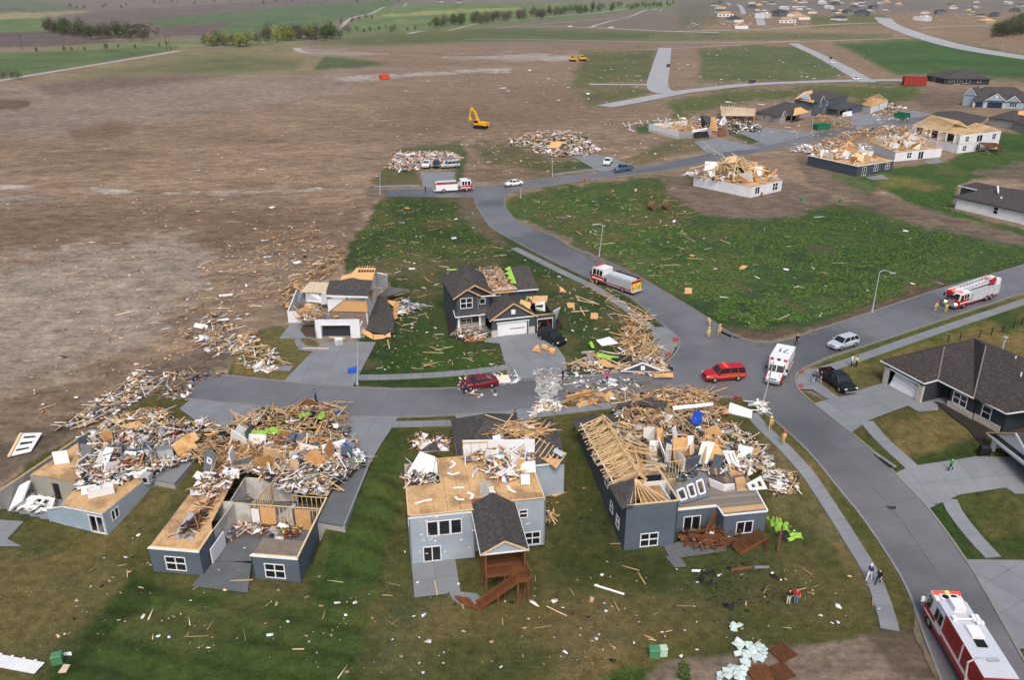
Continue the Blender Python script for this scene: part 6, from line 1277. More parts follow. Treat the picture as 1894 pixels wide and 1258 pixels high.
# H20 white, lower right
h=House('house','long white house with black roof and white gutter at the right edge',(*at(*cw(230,825),ZG).to_2d(),ZG),-68);H20=h
A,B=(0,.2),(17.6,2.6);d=math.dist(A,B);h.hole_win(A,B,0,2.75,WSID,[(9.0,10.0,.9,2.3,1,2)]);h.wall((0,12),A,0,2.75,SLATE);h.wall(B,(17.6,14),0,2.75,WSID);h.wall((17.6,14),(0,13),0,2.75,WSID)
h.box('foundation_strip',mat('dark blue footing',(60,80,90),.9,.1,1),.1,.2,.1,.2,0,.2)
h.roof([[(-.8,-.3,2.7),(18.2,2.2,2.7),(13,10,5.6),(2.9,8.9,5.0)],[(-.8,-.3,2.7),(2.9,8.9,5.0),(-.5,17,2.7)],[(18.2,2.2,2.7),(18.2,17,2.7),(13,10,5.6)],[(13,10,5.6),(18.2,17,2.7),(-.5,17,2.7),(2.9,8.9,5.0)]],SHING,name='roof');h.trim('gutter',[((-.8,-.36,2.66),(18.2,2.14,2.66))],.12,.14,TAR)
h.roof([[h.l(*cw(320,425),ZG+2.9),h.l(*cw(640,495),ZG+2.9),h.l(*cw(1010,430),ZG+4.4),h.l(*cw(640,350),ZG+4.0)]],SHING,name='wing_roof');h.trim('gutter',[(h.l(*cw(310,420),ZG+2.9),h.l(*cw(645,497),ZG+2.9))],.3,.2,GUTTER);h.wall((-7.6,10.4),(-3.2,10.4),0,2.8,SLATE);h.wall((-7.6,16),(-7.6,10.4),0,2.8,SLATE)
for a,b_ in(((1020,430),(1030,550)),((1085,630),(1082,665))):h.trim('roof_vent',[(h.l(*cw(*a),ZG+5.6),h.l(*cw(*b_),ZG+4.6))],.3,.3)
# H21, H22, H23, roof behind H18
h=house_px('house','long dark grey ranch house beside the red skip',c42,[(1280,103),(1630,108),(1560,62),(1230,58)],2.8);walls(h,CHAR,None,0,2.8,[(0,.15,1.4,1.2,2.2,1,1),(0,.3,2.6,.1,2.3,2,1),(0,.5,3.4,.6,2.3,2,1),(0,.78,1.6,1.2,2.2,1,1)]);hip(h,SHING,3.6,.8)
h2=house_px('side_wing','',c42,[(1145,78),(1280,103),(1260,70),(1180,60)],2.7);walls(h2,CHAR,None,0,2.7,[(0,.45,1.6,.1,2.2,1,1)]);hip(h2,SHING,1.6,.5);h2.o.parent=h.o;h2.o.matrix_parent_inverse=h.M.inverted();[h2.o.__delitem__(k)for k in('label','category')if k in h2.o]
h=house_px('house','blue grey house with two dark garage doors and gables at the right edge',c42,[(1505,268),(1900,285),(1900,215),(1470,215)],2.9);L=math.dist(*h.fp[:2])
gs=[(L*.02,L*.2,0,2.3),(L*.29,L*.58,0,2.3)];h.wall(h.fp[0],h.fp[1],0,2.9,BLUES,gs+[(L*.72,L*.86,.8,2.4)]);h.window(h.fp[0],h.fp[1],L*.72,L*.86,.8,2.4,3,2)
for k,(a,b_,*_r)in enumerate(gs):h.box('garage_door',mat('navy glass door',(38,50,76),.3,.2,.5),a,b_,.1,.15,0,2.3)
for a in(.0,.22,.59):h.box('stone_pier',STONE,L*a,L*(a+.05),-.2,-.02,0,1.6)
h.wall(h.fp[3],h.fp[0],0,2.9,BLUES);hip(h,SHING,4.2,.5,inset=.2);gable(h,(L*.24,-.2),(L*.63,-.2),2.95,2.9,6,SHING,BLUES);gable(h,(L*.66,-.2),(L*.9,-.2),2.95,2.2,6,SHING,BLUES);gable(h,(-3.4,4),(0.8,2),4.4,3.0,8,SHING,BLUES);h.box('attic_vent',WHITE,L*.42,L*.46,-.4,-.3,4.1,4.9)
h.wall((-3.4,4.2),(.8,2.2),0,4.4,BLUES)
h=house_px('house','pale taupe house with black hip roof cut by the right edge',c3b,[(1705,640),(1842,662),(1960,640),(1830,612)],2.8);walls(h,TAUPE,None,0,2.8);hip(h,SHING,2.4,.5)
h=house_px('house','pale taupe house corner nearest the right edge below the black roofs',c3b,[(1842,664),(1960,700),(2060,660),(1930,630)],2.8);walls(h,TAUPE,None,0,2.8);hip(h,SHING,2.6,.5);frag('roof_hole',Q(c3b,(1860,625,6.6),(1894,632,6.4),(1894,605,7.6),(1865,608,7.4)),ORANGE_OSB,h=h,t=.2)
h=house_px('house','low wide black roofed house behind the trussed white house',c3b,[(1330,655),(1640,680),(1690,640),(1420,612)],2.8);walls(h,TAUPE,None,0,2.8);hip(h,SHING,2.6,.5)

# ---------------------------------------------------------------- the ruined estate on the ridge and far farms
c8t=lambda x,y:(1220+x/2.81,y/2.81)
def proto(wallm,roof,two,tear):
    t=thing('ridge_house','x','house');W_,D_,Z_=15,11,(5.4 if two else 2.9)
    b=MB();b.bx(-W_/2,W_/2,0,.2,0,Z_).bx(-W_/2,W_/2,D_-.2,D_,0,Z_).bx(-W_/2,-W_/2+.2,.2,D_-.2,0,Z_).bx(W_/2-.2,W_/2,.2,D_-.2,0,Z_*(.6 if tear else 1));b.build('wall',wallm,t)
    for x in(-5.2,-1.6,2.2,5.4):
        for z in([.8,3.4]if two else[.8]):
            w_=MB().bx(x-.9,x+.9,-.06,-.003,z-.1,z+1.6).build('window',WHITE,t);MB().bx(x-.75,x+.75,-.09,-.062,z+.05,z+1.45).build('pane',GLASS,w_)
    a=[Vector((sx*(W_/2+.4),(-.4 if sy<0 else D_+.4),Z_))for sx,sy in((-1,-1),(1,-1),(1,1),(-1,1))];r0=Vector((-3,D_/2,Z_+3));r1=Vector((3,D_/2,Z_+3));k=[[a[0],a[1],r1,r0],[a[1],a[2],r1],[a[2],a[3],r0,r1],[a[3],a[0],r0]]
    b=MB()
    if roof=='dark':[b.poly(p,.2)for p in k];b.build('roof',SHING,t)
    elif roof=='half':b.poly(k[2],.2).poly(k[1],.2);b.build('roof',SHING,t);m=MB();m.poly(k[0],.15).poly(k[3],.15);m.build('roof_sheathing',ORANGE_OSB,t)
    elif roof=='timber':
        for i in range(9):x=-6.5+i*1.6;b.beam((x,0,Z_),(x,D_/2,Z_+2.6),.2,.25).beam((x,D_,Z_),(x,D_/2,Z_+2.6),.2,.25).beam((x,0,Z_),(x,D_,Z_),.2,.2)
        b.build('trusses',ORANGE_OSB,t)['kind']='stuff';MB().poly([(-6,2,Z_+1),(5,1.5,Z_+.8),(4,5,Z_+2.4),(-5,5,Z_+2.4)],.1).build('roof_sheathing',OSB,t)
    else:b.bx(-7,7,.3,D_-.3,Z_-.5,Z_-.3);b.build('floor',OSBF,t);m=MB();[m.obox((random.uniform(-6,6),random.uniform(1,9),Z_+.4),(random.uniform(1,4),.2,random.uniform(1,2.4)),Euler((random.gauss(0,.4),0,random.uniform(0,3))).to_matrix())for _ in range(14)];m.build('broken_walls',WHITE,t)
    return t
kinds={'A':(proto(WSID,'timber',False,False),'white house with bare timber roof'),'B':(proto(WSID,'dark',False,False),'white house under an intact black roof'),'C':(proto(SLATE,'dark',True,False),'dark two storey house under a black roof'),'D':(proto(WSID,'none',True,True),'white roofless two storey shell'),'E':(proto(TAN,'half',False,False),'tan house half stripped of shingles'),'F':(proto(TAUPE,'none',False,True),'grey roofless shell full of wreckage')}
used=set();cnt={}
ROWS=[('in the row left of the ridge street','A385,146 B362,113 A342,86 B326,64 A306,44 B286,28 C300,16'),('right of the ridge street','C600,82 A665,118 F560,60 E530,30 D560,92 A700,100 F520,58 B560,8 A480,18 C470,40 D640,48 B590,20'),('mid ridge estate','D700,48 A815,68 E940,62 F760,40 C990,66 B960,104 C1040,82 F1085,62 A730,84 F790,52 D870,44 B900,66 C1010,44 A1000,22 F860,8 A920,6 B1050,12 A760,14 D840,20 C900,24 E700,12 F960,18'),('beyond the ridge road bend','F1190,58 E1240,26 C1120,44 B1060,30 F1150,20 E1190,12'),('at the right end of the ridge','D1390,108 A1380,70 C1465,72 A1545,44 E1600,60 B1500,30 E1720,118 C1760,84 B1690,86 F1650,40 D1800,18 C1840,62 B1870,30 A1660,12')]
for where,row in ROWS:
    for i,tk in enumerate(row.split()):
        t,lb=kinds[tk[0]];x,y=map(float,tk[1:].split(','));p=G(*c8t(x,y));o=t if tk[0]not in used else copy_tree(t);used.add(tk[0])
        o.location=p;o.rotation_euler=(0,0,(x*7.73%1.0-.5)*2.4-(.6 if x<420 else 0));o.scale=(1.0+.35*(x*3.3%1),1.0+.4*(y*5.1%1),.9+.25*(x*1.9%1))
        nth=cnt.get((tk[0],where),0);cnt[(tk[0],where)]=nth+1;o['label']=f"{lb} {where}"+(['',', second',', third',', fourth',', fifth',', sixth'][nth]);o['category']='house';o['group']='storm damaged houses on the far ridge'
FARM=proto(WSID,'dark',False,False);FARM.name='farmhouse'
for i,(x,y,lb)in enumerate(((207,61,'white farmhouse half hidden by the tree clump in the far left'),(252,56,'small white shed at the right of the far left tree clump'),(848,4,'white farm building at the top edge beside green pasture'),(812,3,'white barn at the top edge left of the farm building'))):
    o=FARM if i==0 else copy_tree(FARM);o.location=G(x,y);o.rotation_euler=(0,0,.3-.4*i);o['label']=lb;o['category']='farmhouse'
# ================================================================ VEHICLES
def paint(name,c,rough=0.3):return mat('paint '+name,c,rough,0.03,1,spec=0.5)
P_RED=paint('red',(176,22,30));P_WHITE=paint('white',(228,230,234));P_SILV=paint('silver',(176,186,196));P_BLK=paint('black',(22,24,30));P_MAR=paint('maroon',(110,18,36));P_BLUE=paint('slate blue',(76,96,120));P_DK=paint('dark grey',(52,56,62));P_YEL=paint('machine yellow',(224,168,26),.5)
RUB=mat('tyre rubber',(26,26,28),0.9,0.1,4);RIM=mat('alloy rim',(170,174,178),0.35,0.05,3,metal=0.6);ALU=mat('brushed aluminium',(170,174,180),0.4,0.08,2);ROOFW=mat('grey white roof sheet',(190,196,206),0.5,0.04,1)
LAMP=mat('headlight lens',(235,235,225),0.15,0,1);TAIL=mat('tail lamp',(170,20,24),0.2,0,1);REDL=mat('red beacon lit',(255,60,40),0.3,0,1,emit=((255,60,40),1.2));HEADL=mat('headlight lit',(255,240,210),0.3,0,1,emit=((255,236,200),2.0));AMBL=mat('amber beacon lit',(255,180,60),.3,0,1,emit=((255,170,60),1.5))
I3=Matrix.Identity(3)
def wheels(t,xs,w,r,wid=.25,dual=False):
    for x in xs:
        for s in(-1,1):
            y=s*(w/2-wid/2+.01)
            o=MB().cyl((x,y-wid/2,r),(x,y+wid/2,r),r,n=14).build('wheel',RUB,t)
            MB().cyl((x,y+s*(wid/2-.02),r),(x,y+s*(wid/2+.015),r),r*.62,r*.5,n=10).build('rim',RIM,o)
def place(t,front,rear,dz=.1,roll=0):
    a,b=G(*front),G(*rear);c=(a+b)/2;t.location=(c.x,c.y,float(hz(c.x,c.y))+dz-.04);d=a-b
    pitch=math.atan2(float(hz(a.x,a.y))-float(hz(b.x,b.y)),math.hypot(d.x,d.y));t.rotation_euler=(roll,-pitch,math.atan2(d.y,d.x));return t
def ring(x,w,zl,zb):h=zb-zl;return[(x,-w*.9,zl),(x,-w,zl+h*.3),(x,-w,zl+h*.75),(x,-w*.88,zb),(x,w*.88,zb),(x,w,zl+h*.75),(x,w,zl+h*.3),(x,w*.9,zl)]
CARS=dict(  # stations (x, halfwidth factor, z low, z top of body), cabin (base front, roof front, roof rear, base rear), roof z, belt z, wheel xs, radius, length, width
    sedan=dict(L=4.8,W=1.84,st=[(-2.4,.78,.42,.82),(-2.2,.95,.3,.98),(-1.5,1,.24,1.02),(0,1,.22,.98),(1.0,1,.22,.98),(1.9,.97,.26,.86),(2.3,.85,.34,.72),(2.42,.7,.42,.62)],cab=(1.15,.45,-.95,-1.75),rz=1.45,bz=.96,wx=(-1.42,1.42),r=.33),
    suv=dict(L=4.7,W=1.9,st=[(-2.35,.85,.48,1.02),(-2.2,.97,.36,1.12),(-1.4,1,.3,1.14),(0,1,.3,1.12),(1.05,1,.3,1.08),(1.9,.97,.34,1.0),(2.25,.86,.42,.86),(2.36,.72,.5,.74)],cab=(1.2,.55,-1.9,-2.25),rz=1.7,bz=1.08,wx=(-1.4,1.42),r=.37),
    bigsuv=dict(L=5.4,W=2.05,st=[(-2.7,.9,.5,1.1),(-2.6,.98,.4,1.18),(-1.5,1,.36,1.2),(0,1,.36,1.2),(1.2,1,.36,1.18),(2.3,.97,.4,1.1),(2.62,.9,.46,.98),(2.7,.8,.52,.84)],cab=(1.35,.75,-2.4,-2.62),rz=1.92,bz=1.16,wx=(-1.6,1.65),r=.41),
    pickup=dict(L=5.9,W=2.03,st=[(-2.95,.95,.55,.86),(-2.8,.98,.48,.9),(-1.0,1,.45,.92),(-.9,1,.42,1.22),(.0,1,.42,1.22),(1.35,1,.42,1.2),(2.5,.97,.44,1.12),(2.85,.9,.5,1.0),(2.95,.8,.56,.86)],cab=(1.45,.85,-.6,-.85),rz=1.93,bz=1.18,wx=(-1.85,1.85),r=.42,bed=True))
def car(label,cat,kind,m,front,rear,name='parked_car',lights=False,dz=.1,roll=0,group=None):
    k=CARS[kind];t=thing(name,label,cat,group=group);w=k['W']/2
    MB().loft([ring(x,w*f,zl,zb)for x,f,zl,zb in k['st']]).build('body',m,t)
    a,b_,c,d=k['cab'];bz,rz=k['bz']-.02,k['rz'];wb,wt=w*.9,w*.74
    base=[(a,-wb,bz),(a,wb,bz),(d,wb,bz),(d,-wb,bz)];top=[(b_,-wt,rz-.05),(b_,wt,rz-.05),(c,wt,rz-.05),(c,-wt,rz-.05)]
    MB().add(base+top,[(0,1,5,4),(1,2,6,5),(2,3,7,6),(3,0,4,7),(4,5,6,7)]).build('glasshouse',GLASS,t)
    r=MB();r.loft([[(b_+.06,-wt*.98,rz-.06),(b_+.06,wt*.98,rz-.06),(c-.06,wt*.98,rz-.06),(c-.06,-wt*.98,rz-.06)],[(b_-.08,-wt*.92,rz),(b_-.08,wt*.92,rz),(c+.08,wt*.92,rz),(c+.08,-wt*.92,rz)]])
    for i in range(4):r.beam(Vector(base[i])+Vector((0,0,0)),Vector(top[i]),.08,.07)
    for f in((.42,.72)if kind in('suv','bigsuv')else(.5,)):
        for s in(-1,1):r.beam((a+(d-a)*f,s*wb,bz),(b_+(c-b_)*f,s*wt,rz-.04),.1,.03)
    r.build('roof',m,t)
    if k.get('bed'):
        b=MB();b.bx(-2.92,-.95,-w*.98,-w*.86,.85,1.24).bx(-2.92,-.95,w*.86,w*.98,.85,1.24).bx(-2.98,-2.9,-w*.97,w*.97,.7,1.24).bx(-1.0,-.9,-w*.85,w*.85,.9,1.22);b.build('cargo_bed',m,t);MB().bx(-2.9,-1.0,-w*.85,w*.85,.9,.95).build('bed_liner',BLACK,t)
    wheels(t,k['wx'],k['W'],k['r'])
    xf,xr=k['L']/2,-k['L']/2;zh=k['st'][-2][3]-.1
    for s in(-1,1):
        MB().obox((xf-.14,s*w*.68,zh),(.22,.42,.16),Euler((0,0,-s*.35)).to_matrix()).build('headlight',HEADL if lights else LAMP,t)
        MB().bx(xr-.02,xr+.12,s*w*.72-.14,s*w*.72+.14,zh-.02,zh+.2).build('tail_light',TAIL,t)
        MB().obox((a-.25,s*(w+.1),bz+.08),(.12,.22,.16),I3).build('mirror',m,t)
    MB().bx(xf-.1,xf+.02,-w*.5,w*.5,zh-.22,zh-.04).build('grille',BLACK,t);MB().bx(xf-.08,xf+.06,-w*.8,w*.8,.4,.56).build('bumper',RIM if kind=='pickup' else m,t)
    return place(t,front,rear,dz,roll)
c71=lambda x,y:(1280+x/5.26,580+y/5.26)
o=car('bright red fire department utility car with gold stripe at the crossing','car','bigsuv',P_RED,(1308,704),(1368,699))
for s in(-1,1):MB().bx(-2.5,2.4,s*1.0-(.03 if s<0 else 0),s*1.0+(.03 if s>0 else 0),.78,.86).build('stripe',AMBL if False else mat('gold stripe',(210,160,60),.4,0,1),o)
MB().bx(-.2,.1,-.6,.6,1.92,2.0).build('light_bar',REDL,o)
car('silver crossover car parked on the street above the black pickup','car','suv',P_SILV,(1534,649),(1583,635))
car('black pickup truck with chrome bumper on the corner lawn','pickup truck','pickup',P_BLK,(1574,733),(1521,695),'pickup_truck')
car('dark red sedan with opened front standing by the rubble on the main street','car','sedan',P_MAR,(859,720),(914,712))
o=car('crushed black crossover car on the driveway of the dark two storey house','car','suv',P_BLK,(1041,642),(1001,622),'wrecked_car',roll=.06)
for q,lb in((((1280,1180),(1400,1200),(1370,1090),(1340,1110)),'torn tan board in front of the crushed black car'),(((1400,1150),(1530,1190),(1480,1100),(1420,1090)),'second torn tan board against the crushed black car'),(((1500,1210),(1570,1230),(1590,1150),(1520,1130)),'brown board piece at the rear corner of the crushed black car')):frag('plywood_sheet',[(*c6(*p),2.6+.5*(i>1))for i,p in enumerate(q)],OSB,t=.08,label=lb,cat='plywood sheet')
car('white sedan crossing the upper street','car','sedan',P_WHITE,(934,345),(967,341))
car('slate blue pickup truck on the upper street','pickup truck','pickup',P_BLUE,(1134,319),(1171,314),'pickup_truck')
car('white pickup truck on the far driveway next to the blue one','pickup truck','pickup',P_WHITE,(1118,311),(1130,297),'pickup_truck')
car('white pickup truck buried in the pale rubble of the flattened house','pickup truck','pickup',P_WHITE,(786,315),(792,302),'pickup_truck')
car('dark grey car beside the white pickup in the pale rubble','car','suv',P_DK,(806,315),(808,302))
o=car('silver van body lying across the end of the flattened house driveway','van','bigsuv',P_SILV,(820,311),(845,309),'wrecked_van')
car('black car inside the dark garage of the blank walled ruin','car','sedan',P_BLK,(1297,252),(1308,247),'wrecked_car')
for lb,m,kd,f,r,li in(('small dark car on the pale curving road',P_DK,'suv',(1382,155),(1398,153),False),('small white car where two pale roads join',P_WHITE,'suv',(1577,148),(1592,147),False),('dark car on the pale road behind the lit car',P_DK,'suv',(1540,113),(1533,105),False),('white car with headlights on driving down the pale road',P_WHITE,'bigsuv',(1543,121),(1536,113),True),('white car on the main road at the upper right',P_WHITE,'suv',(1697,72),(1711,71),False),('dark car at the kerb of the short pale road',P_DK,'suv',(1231,126),(1240,121),False),('small white van left on the gravel track',P_WHITE,'bigsuv',(1048,50),(1060,49),False),('white car at the start of the curved new road',P_WHITE,'bigsuv',(1093,51),(1104,49),False),('white pickup right of the curved new road',P_WHITE,'pickup',(1124,52),(1136,51),False),('white car below the bend of the ridge road',P_WHITE,'suv',(1647,45),(1658,43),False),('red fire vehicle at the top of the ridge road',P_RED,'bigsuv',(1650,30),(1660,27),False),('silver car at the foot of the ridge street',P_SILV,'suv',(1412,52),(1422,50),False)):car(lb,'car',kd,m,f,r,lights=li)

def engine(label,front,rear,L,kind):
    t=thing('fire_engine',label,'fire engine');W_=1.25;x1=L/2;cl=2.9 if kind!='rescue' else 3.6;xc=x1-cl
    MB().bx(-L/2+.3,x1-.2,-W_+.15,W_-.15,.45,.75).build('chassis',BLACK,t)
    b=MB();b.loft([[(x,-W_*f,z)if j==0 else(x,W_*f,z)for j,z in((0,.55),(0,zt),(1,zt),(1,.55))]for x,f,zt in((xc,1,1.55),(x1-.35,1,1.55),(x1,.9,1.5))]);b.build('cab_lower',P_RED,t)
    for s in(-1,1):MB().bx(xc+.02,x1-.4,s*W_-(.02 if s<0 else-.003),s*W_+(.02 if s>0 else-.003),.95,1.15).build('white_stripe',P_WHITE,t)
    zr=2.95 if kind!='ladder' else 2.7
    b=MB();b.loft([[(xc,-W_,1.551),(xc,W_,1.551),(x1-.05,W_*.95,1.551),(x1-.05,-W_*.95,1.551)],[(xc,-W_*.93,zr),(xc,W_*.93,zr),(x1-.45,W_*.88,zr),(x1-.45,-W_*.88,zr)]]);b.build('cab_upper',P_WHITE,t)
    MB().loft([[(x1-.10,-W_*.88,1.62),(x1-.1,W_*.88,1.62),(x1-.02,W_*.88,1.62),(x1-.02,-W_*.88,1.62)],[(x1-.42,-W_*.82,zr-.2),(x1-.42,W_*.82,zr-.2),(x1-.33,W_*.82,zr-.2),(x1-.33,-W_*.82,zr-.2)]]).build('windscreen',GLASS,t)
    for s in(-1,1):
        for a,b_ in((xc+.25,xc+.85),(xc+1.0,xc+1.5),(x1-1.2,x1-.55)):MB().loft([[(a,s*W_*.97,1.65),(b_,s*W_*.97,1.65),(b_,s*(W_+.015),1.65),(a,s*(W_+.015),1.65)],[(a,s*W_*.9,zr-.35),(b_,s*W_*.9,zr-.35),(b_,s*W_*.965,zr-.35),(a,s*W_*.965,zr-.35)]]).build('side_window',GLASS,t)
        MB().obox((x1-.3,s*(W_+.25),1.9),(.15,.3,.45),I3).build('mirror',BLACK if kind!='rescue' else P_WHITE,t);MB().bx(x1-.02,x1+.03,s*.85-.25,s*.85+.25,.85,1.1).build('headlight',HEADL if kind=='ladder' else LAMP,t)
    MB().bx(x1,x1+.45,-W_*.92,W_*.92,.5,.82).build('bumper',RIM,t);MB().bx(x1-.01,x1+.03,-.5,.5,.9,1.45).build('grille',RIM,t)
    b=MB();b.bx(x1-1.0,x1-.65,-W_*.85,W_*.85,zr+.01,zr+.18);b.build('light_bar',REDL if kind!='pumper' else mat('red beacon',(190,30,40),.3,0,1),t);xb=xc-(.9 if kind=='pumper' else .05);xe=-L/2
    if kind=='pumper':
        MB().bx(xb+.02,xc-.02,-W_*.95,W_*.95,.7,2.0).build('pump_panel',ALU,t)
        for s in(-1,1):MB().bx(xb+.15,xc-.2,s*W_*.95-.05,s*W_*.95+.05,.9,1.5).build('gauge_panel',mat('dark red panel',(80,40,40),.5,.4,6),t)
        MB().bx(xe,xb,-W_,W_,.55,2.35).build('body',P_WHITE if 'upper' in label else ALU,t);MB().bx(xe+.3,xb-.1,-W_*.3,W_*.9,2.355,2.6).build('hose_bed_cover',ROOFW,t);MB().bx(xe+.2,xb,-W_*.98,-W_*.55,2.36,2.5).build('hard_suction_tray',BLACK,t)
        for s in(-1,1):MB().bx(xe,xb,s*W_-(.02 if s<0 else-.004),s*W_+(.02 if s>0 else-.004),(2.1 if 'upper' in label else .75),(2.34 if 'upper' in label else .95)).build('red_stripe',P_RED,t)
        MB().bx(xe-.02,xe+.02,-W_*.98,W_*.98,1.9,2.36).build('rear_band',P_RED,t);MB().bx(xe-.45,xe,-W_,W_,.5,.6).build('rear_step',ALU,t)
        yl=mat('fluorescent yellow',(250,214,20),.5,0,1);MB().bx(xe-.025,xe+.02,-W_*.98,W_*.98,.62,1.89).build('chevron_panel',yl,t)
        for sd in(-1,1):
            for i in range(4):b=MB();y0=sd*(.35+i*.22);b.poly([(xe-.03,y0,.65+.0),(xe-.03,y0+sd*.1,.65),(xe-.03,sd*min(abs(y0)+.5,1.22),1.3),(xe-.03,sd*min(abs(y0)+.4,1.2),1.3)]if i<3 else[(xe-.03,sd*.4,1.0),(xe-.03,sd*.5,1.0),(xe-.03,sd*1.15,1.8),(xe-.03,sd*1.05,1.8)],.006);b.build('chevron',BLACK,t)
        MB().bx(xe-.035,xe-.026,-.35,.35,.7,1.7).build('rear_door',ALU,t)
        xs=(x1-1.5,xe+1.9)
    elif kind=='ladder':
        MB().bx(xe,xb,-W_,W_,.6,2.3).build('body',ALU,t)
        for s in(-1,1):
            for i in range(5):MB().bx(xe+.5+i*1.45,xe+1.75+i*1.45,s*W_-(.02 if s<0 else-.004),s*W_+(.02 if s>0 else-.004),1.1 if i in(1,2)else .8,2.2).build('roller_door',ROOFW,t)
            MB().bx(xe,xb,s*W_-(.025 if s<0 else-.01),s*W_+(.025 if s>0 else-.01),.62,.74).build('red_stripe',P_RED,t)
        for s in(-1,1):
            b=MB();
            for z0,z1 in((2.75,2.95),(3.35,3.55)):b.beam((xe+1.6,s*.62,z0+.1),(x1+.9,s*.5,z1-.1-.25),.1,.1)
            for i in range(26):f=i/25;x=xe+1.6+f*(x1-xe-.7);b.beam((x,s*(.62-.1*f),2.85),(x+.38*(1 if i%2 else-1),s*(.62-.1*f),3.3),.05,.05)
            b.build('ladder_rail',P_WHITE,t)
        b=MB();[b.beam((xe+1.8+i*.38,-.58,2.85),(xe+1.8+i*.38,.58,2.85),.06,.06)for i in range(26)];b.build('rungs',P_WHITE,t);MB().bx(x1+.6,x1+1.0,-.55,.55,2.55,3.2).build('ladder_tip',P_RED,t)
        MB().cyl((xe+1.4,0,2.31),(xe+1.4,0,2.85),.8,n=14).build('turntable',BLACK,t)
        for s in(-1,1):MB().obox((xe+1.9,s*.78,3.1),(1.5,.1,.95),Euler((0,.2,0)).to_matrix()).build('ladder_heel',P_RED,t)
        MB().bx(xe-.3,xe+.8,-.9,.9,2.32,3.2).build('control_pedestal',P_WHITE,t);MB().bx(xe+2.6,xb-.3,-.3,.3,2.31,2.38).build('ladder_tunnel',BLACK,t);MB().bx(x1-1.3,x1-.6,-.9,-.5,zr+.2,zr+.4).build('beacon',REDL,t);MB().bx(xe-.5,xe,-W_*.9,W_*.9,.6,.7).build('rear_step',BLACK,t)
        xs=(x1-1.7,xe+2.2,xe+3.5)
    else:
        zt=3.3;MB().bx(xe,xb,-W_,W_,.6,zt).build('body',P_RED,t);MB().bx(xe-.02,xb+.02,-W_-.01,W_+.01,zt+.003,zt+.06).build('roof',ROOFW,t);MB().bx(xc+.1,x1-1.9,-W_*.9,W_*.9,zr+.003,zr+.2).build('raised_roof',ROOFW,t)
        for s in(-1,1):MB().bx(xe,xc+1.2,s*W_-(.03 if s<0 else-.004),s*W_+(.03 if s>0 else-.004),1.2,1.5).build('white_band',P_WHITE,t);MB().bx(xe+3.2,xe+3.4,s*W_-(.03 if s<0 else-.004),s*W_+(.03 if s>0 else-.004),1.5,3.2).build('white_stripe',P_WHITE,t)
        for s in(-1,1):
            for i in range(4):MB().bx(xe+.3+i*1.5,xe+1.6+i*1.5,s*W_-(.022 if s<0 else-.004),s*W_+(.022 if s>0 else-.004),1.65,2.9).build('locker_door',paint('dark red',(150,14,24)),t)
        u=MB().bx(x1-1.75,x1-1.05,-.75,.75,zr+.01,zr+.22).build('air_unit',P_WHITE,t)
        for y in(-.35,.35):MB().cyl((x1-1.4,y,zr+.221),(x1-1.4,y,zr+.24),.27,n=14).build('fan',BLACK,u)
        for x,w_ in((xc+1.2,.8),(xb-1.9,.85)):MB().bx(x-.8,x+.45,-w_/2-.1,w_/2,zt-.2 if x>xb else zt+.07,zt+.3).build('roof_unit',P_WHITE,t)
        MB().bx(xb-3.6,xb-2.8,-.4,.4,zt+.07,zt+.12).build('roof_hatch',BLACK,t);b=MB();b.cyl((xb-.7,1.0,zt+.2),(xb-.7,-.9,zt+.2),.1).bx(xb-.9,xb-.5,.8,1.1,zt+.1,zt+.35);b.build('light_mast',P_WHITE,t)
        for x,y in((xb-.4,-.9),(xb-.8,-.9),(xb-1.1,-1.0),(xb-.4,-.6),(xb-.8,-.55),(xb-1.1,-.7)):MB().bx(x-.16,x+.16,y-.13,y+.13,zt+.2,zt+.36).build('flood_light',P_WHITE,t)
        MB().bx(x1-.95,x1-.7,-.15,.15,zr+.181,zr+.26).build('amber_beacon',AMBL,t);xs=(x1-1.5,xe+1.8)
    wheels(t,xs,2.5,.52,.32);return place(t,front,rear)
engine('white and red fire engine seen side on at the upper street',(875,352),(803,356),9.2,'pumper')
engine('red and silver fire engine with yellow striped tail on the curved street',(1104,520),(1172,543),9.2,'pumper')
engine('ladder fire engine with white ladder on top and lit red beacons',(1752,572),(1836,545),11.5,'ladder')
engine('red rescue fire engine with grey white roof at the lower right corner',(1737,1152),(1822,1300),10.2,'rescue')
# ambulance
t=thing('ambulance','white ambulance with red front wings and 71 on its roof','ambulance')
MB().bx(-3.4,3.2,-.95,.95,.45,.7).build('chassis',BLACK,t);MB().bx(-3.6,1.0,-1.2,1.2,.6,2.95).build('patient_box',P_WHITE,t)
for s in(-1,1):MB().bx(-3.6,1.0,s*1.2-(.02 if s<0 else-.004),s*1.2+(.02 if s>0 else-.004),1.1,1.5).build('red_stripe',P_RED,t)
MB().loft([ring(1.01,1.0,.6,1.5),ring(2.3,1.0,.6,1.45),ring(3.3,.95,.6,1.25),ring(3.6,.8,.65,1.1)]).build('hood',P_WHITE,t)
for s in(-1,1):MB().loft([[(2.2,s*.62,.7),(2.2,s*1.06,.7),(2.2,s*1.06,1.3),(2.2,s*.62,1.47)],[(3.4,s*.6,.7),(3.4,s*1.02,.7),(3.4,s*1.0,1.1),(3.4,s*.62,1.27)]]).build('wing',P_RED,t);MB().bx(3.5,3.64,s*.72-.18,s*.72+.18,.85,1.05).build('headlight',LAMP,t);MB().obox((1.9,s*1.3,1.7),(.12,.3,.4),I3).build('mirror',BLACK,t)
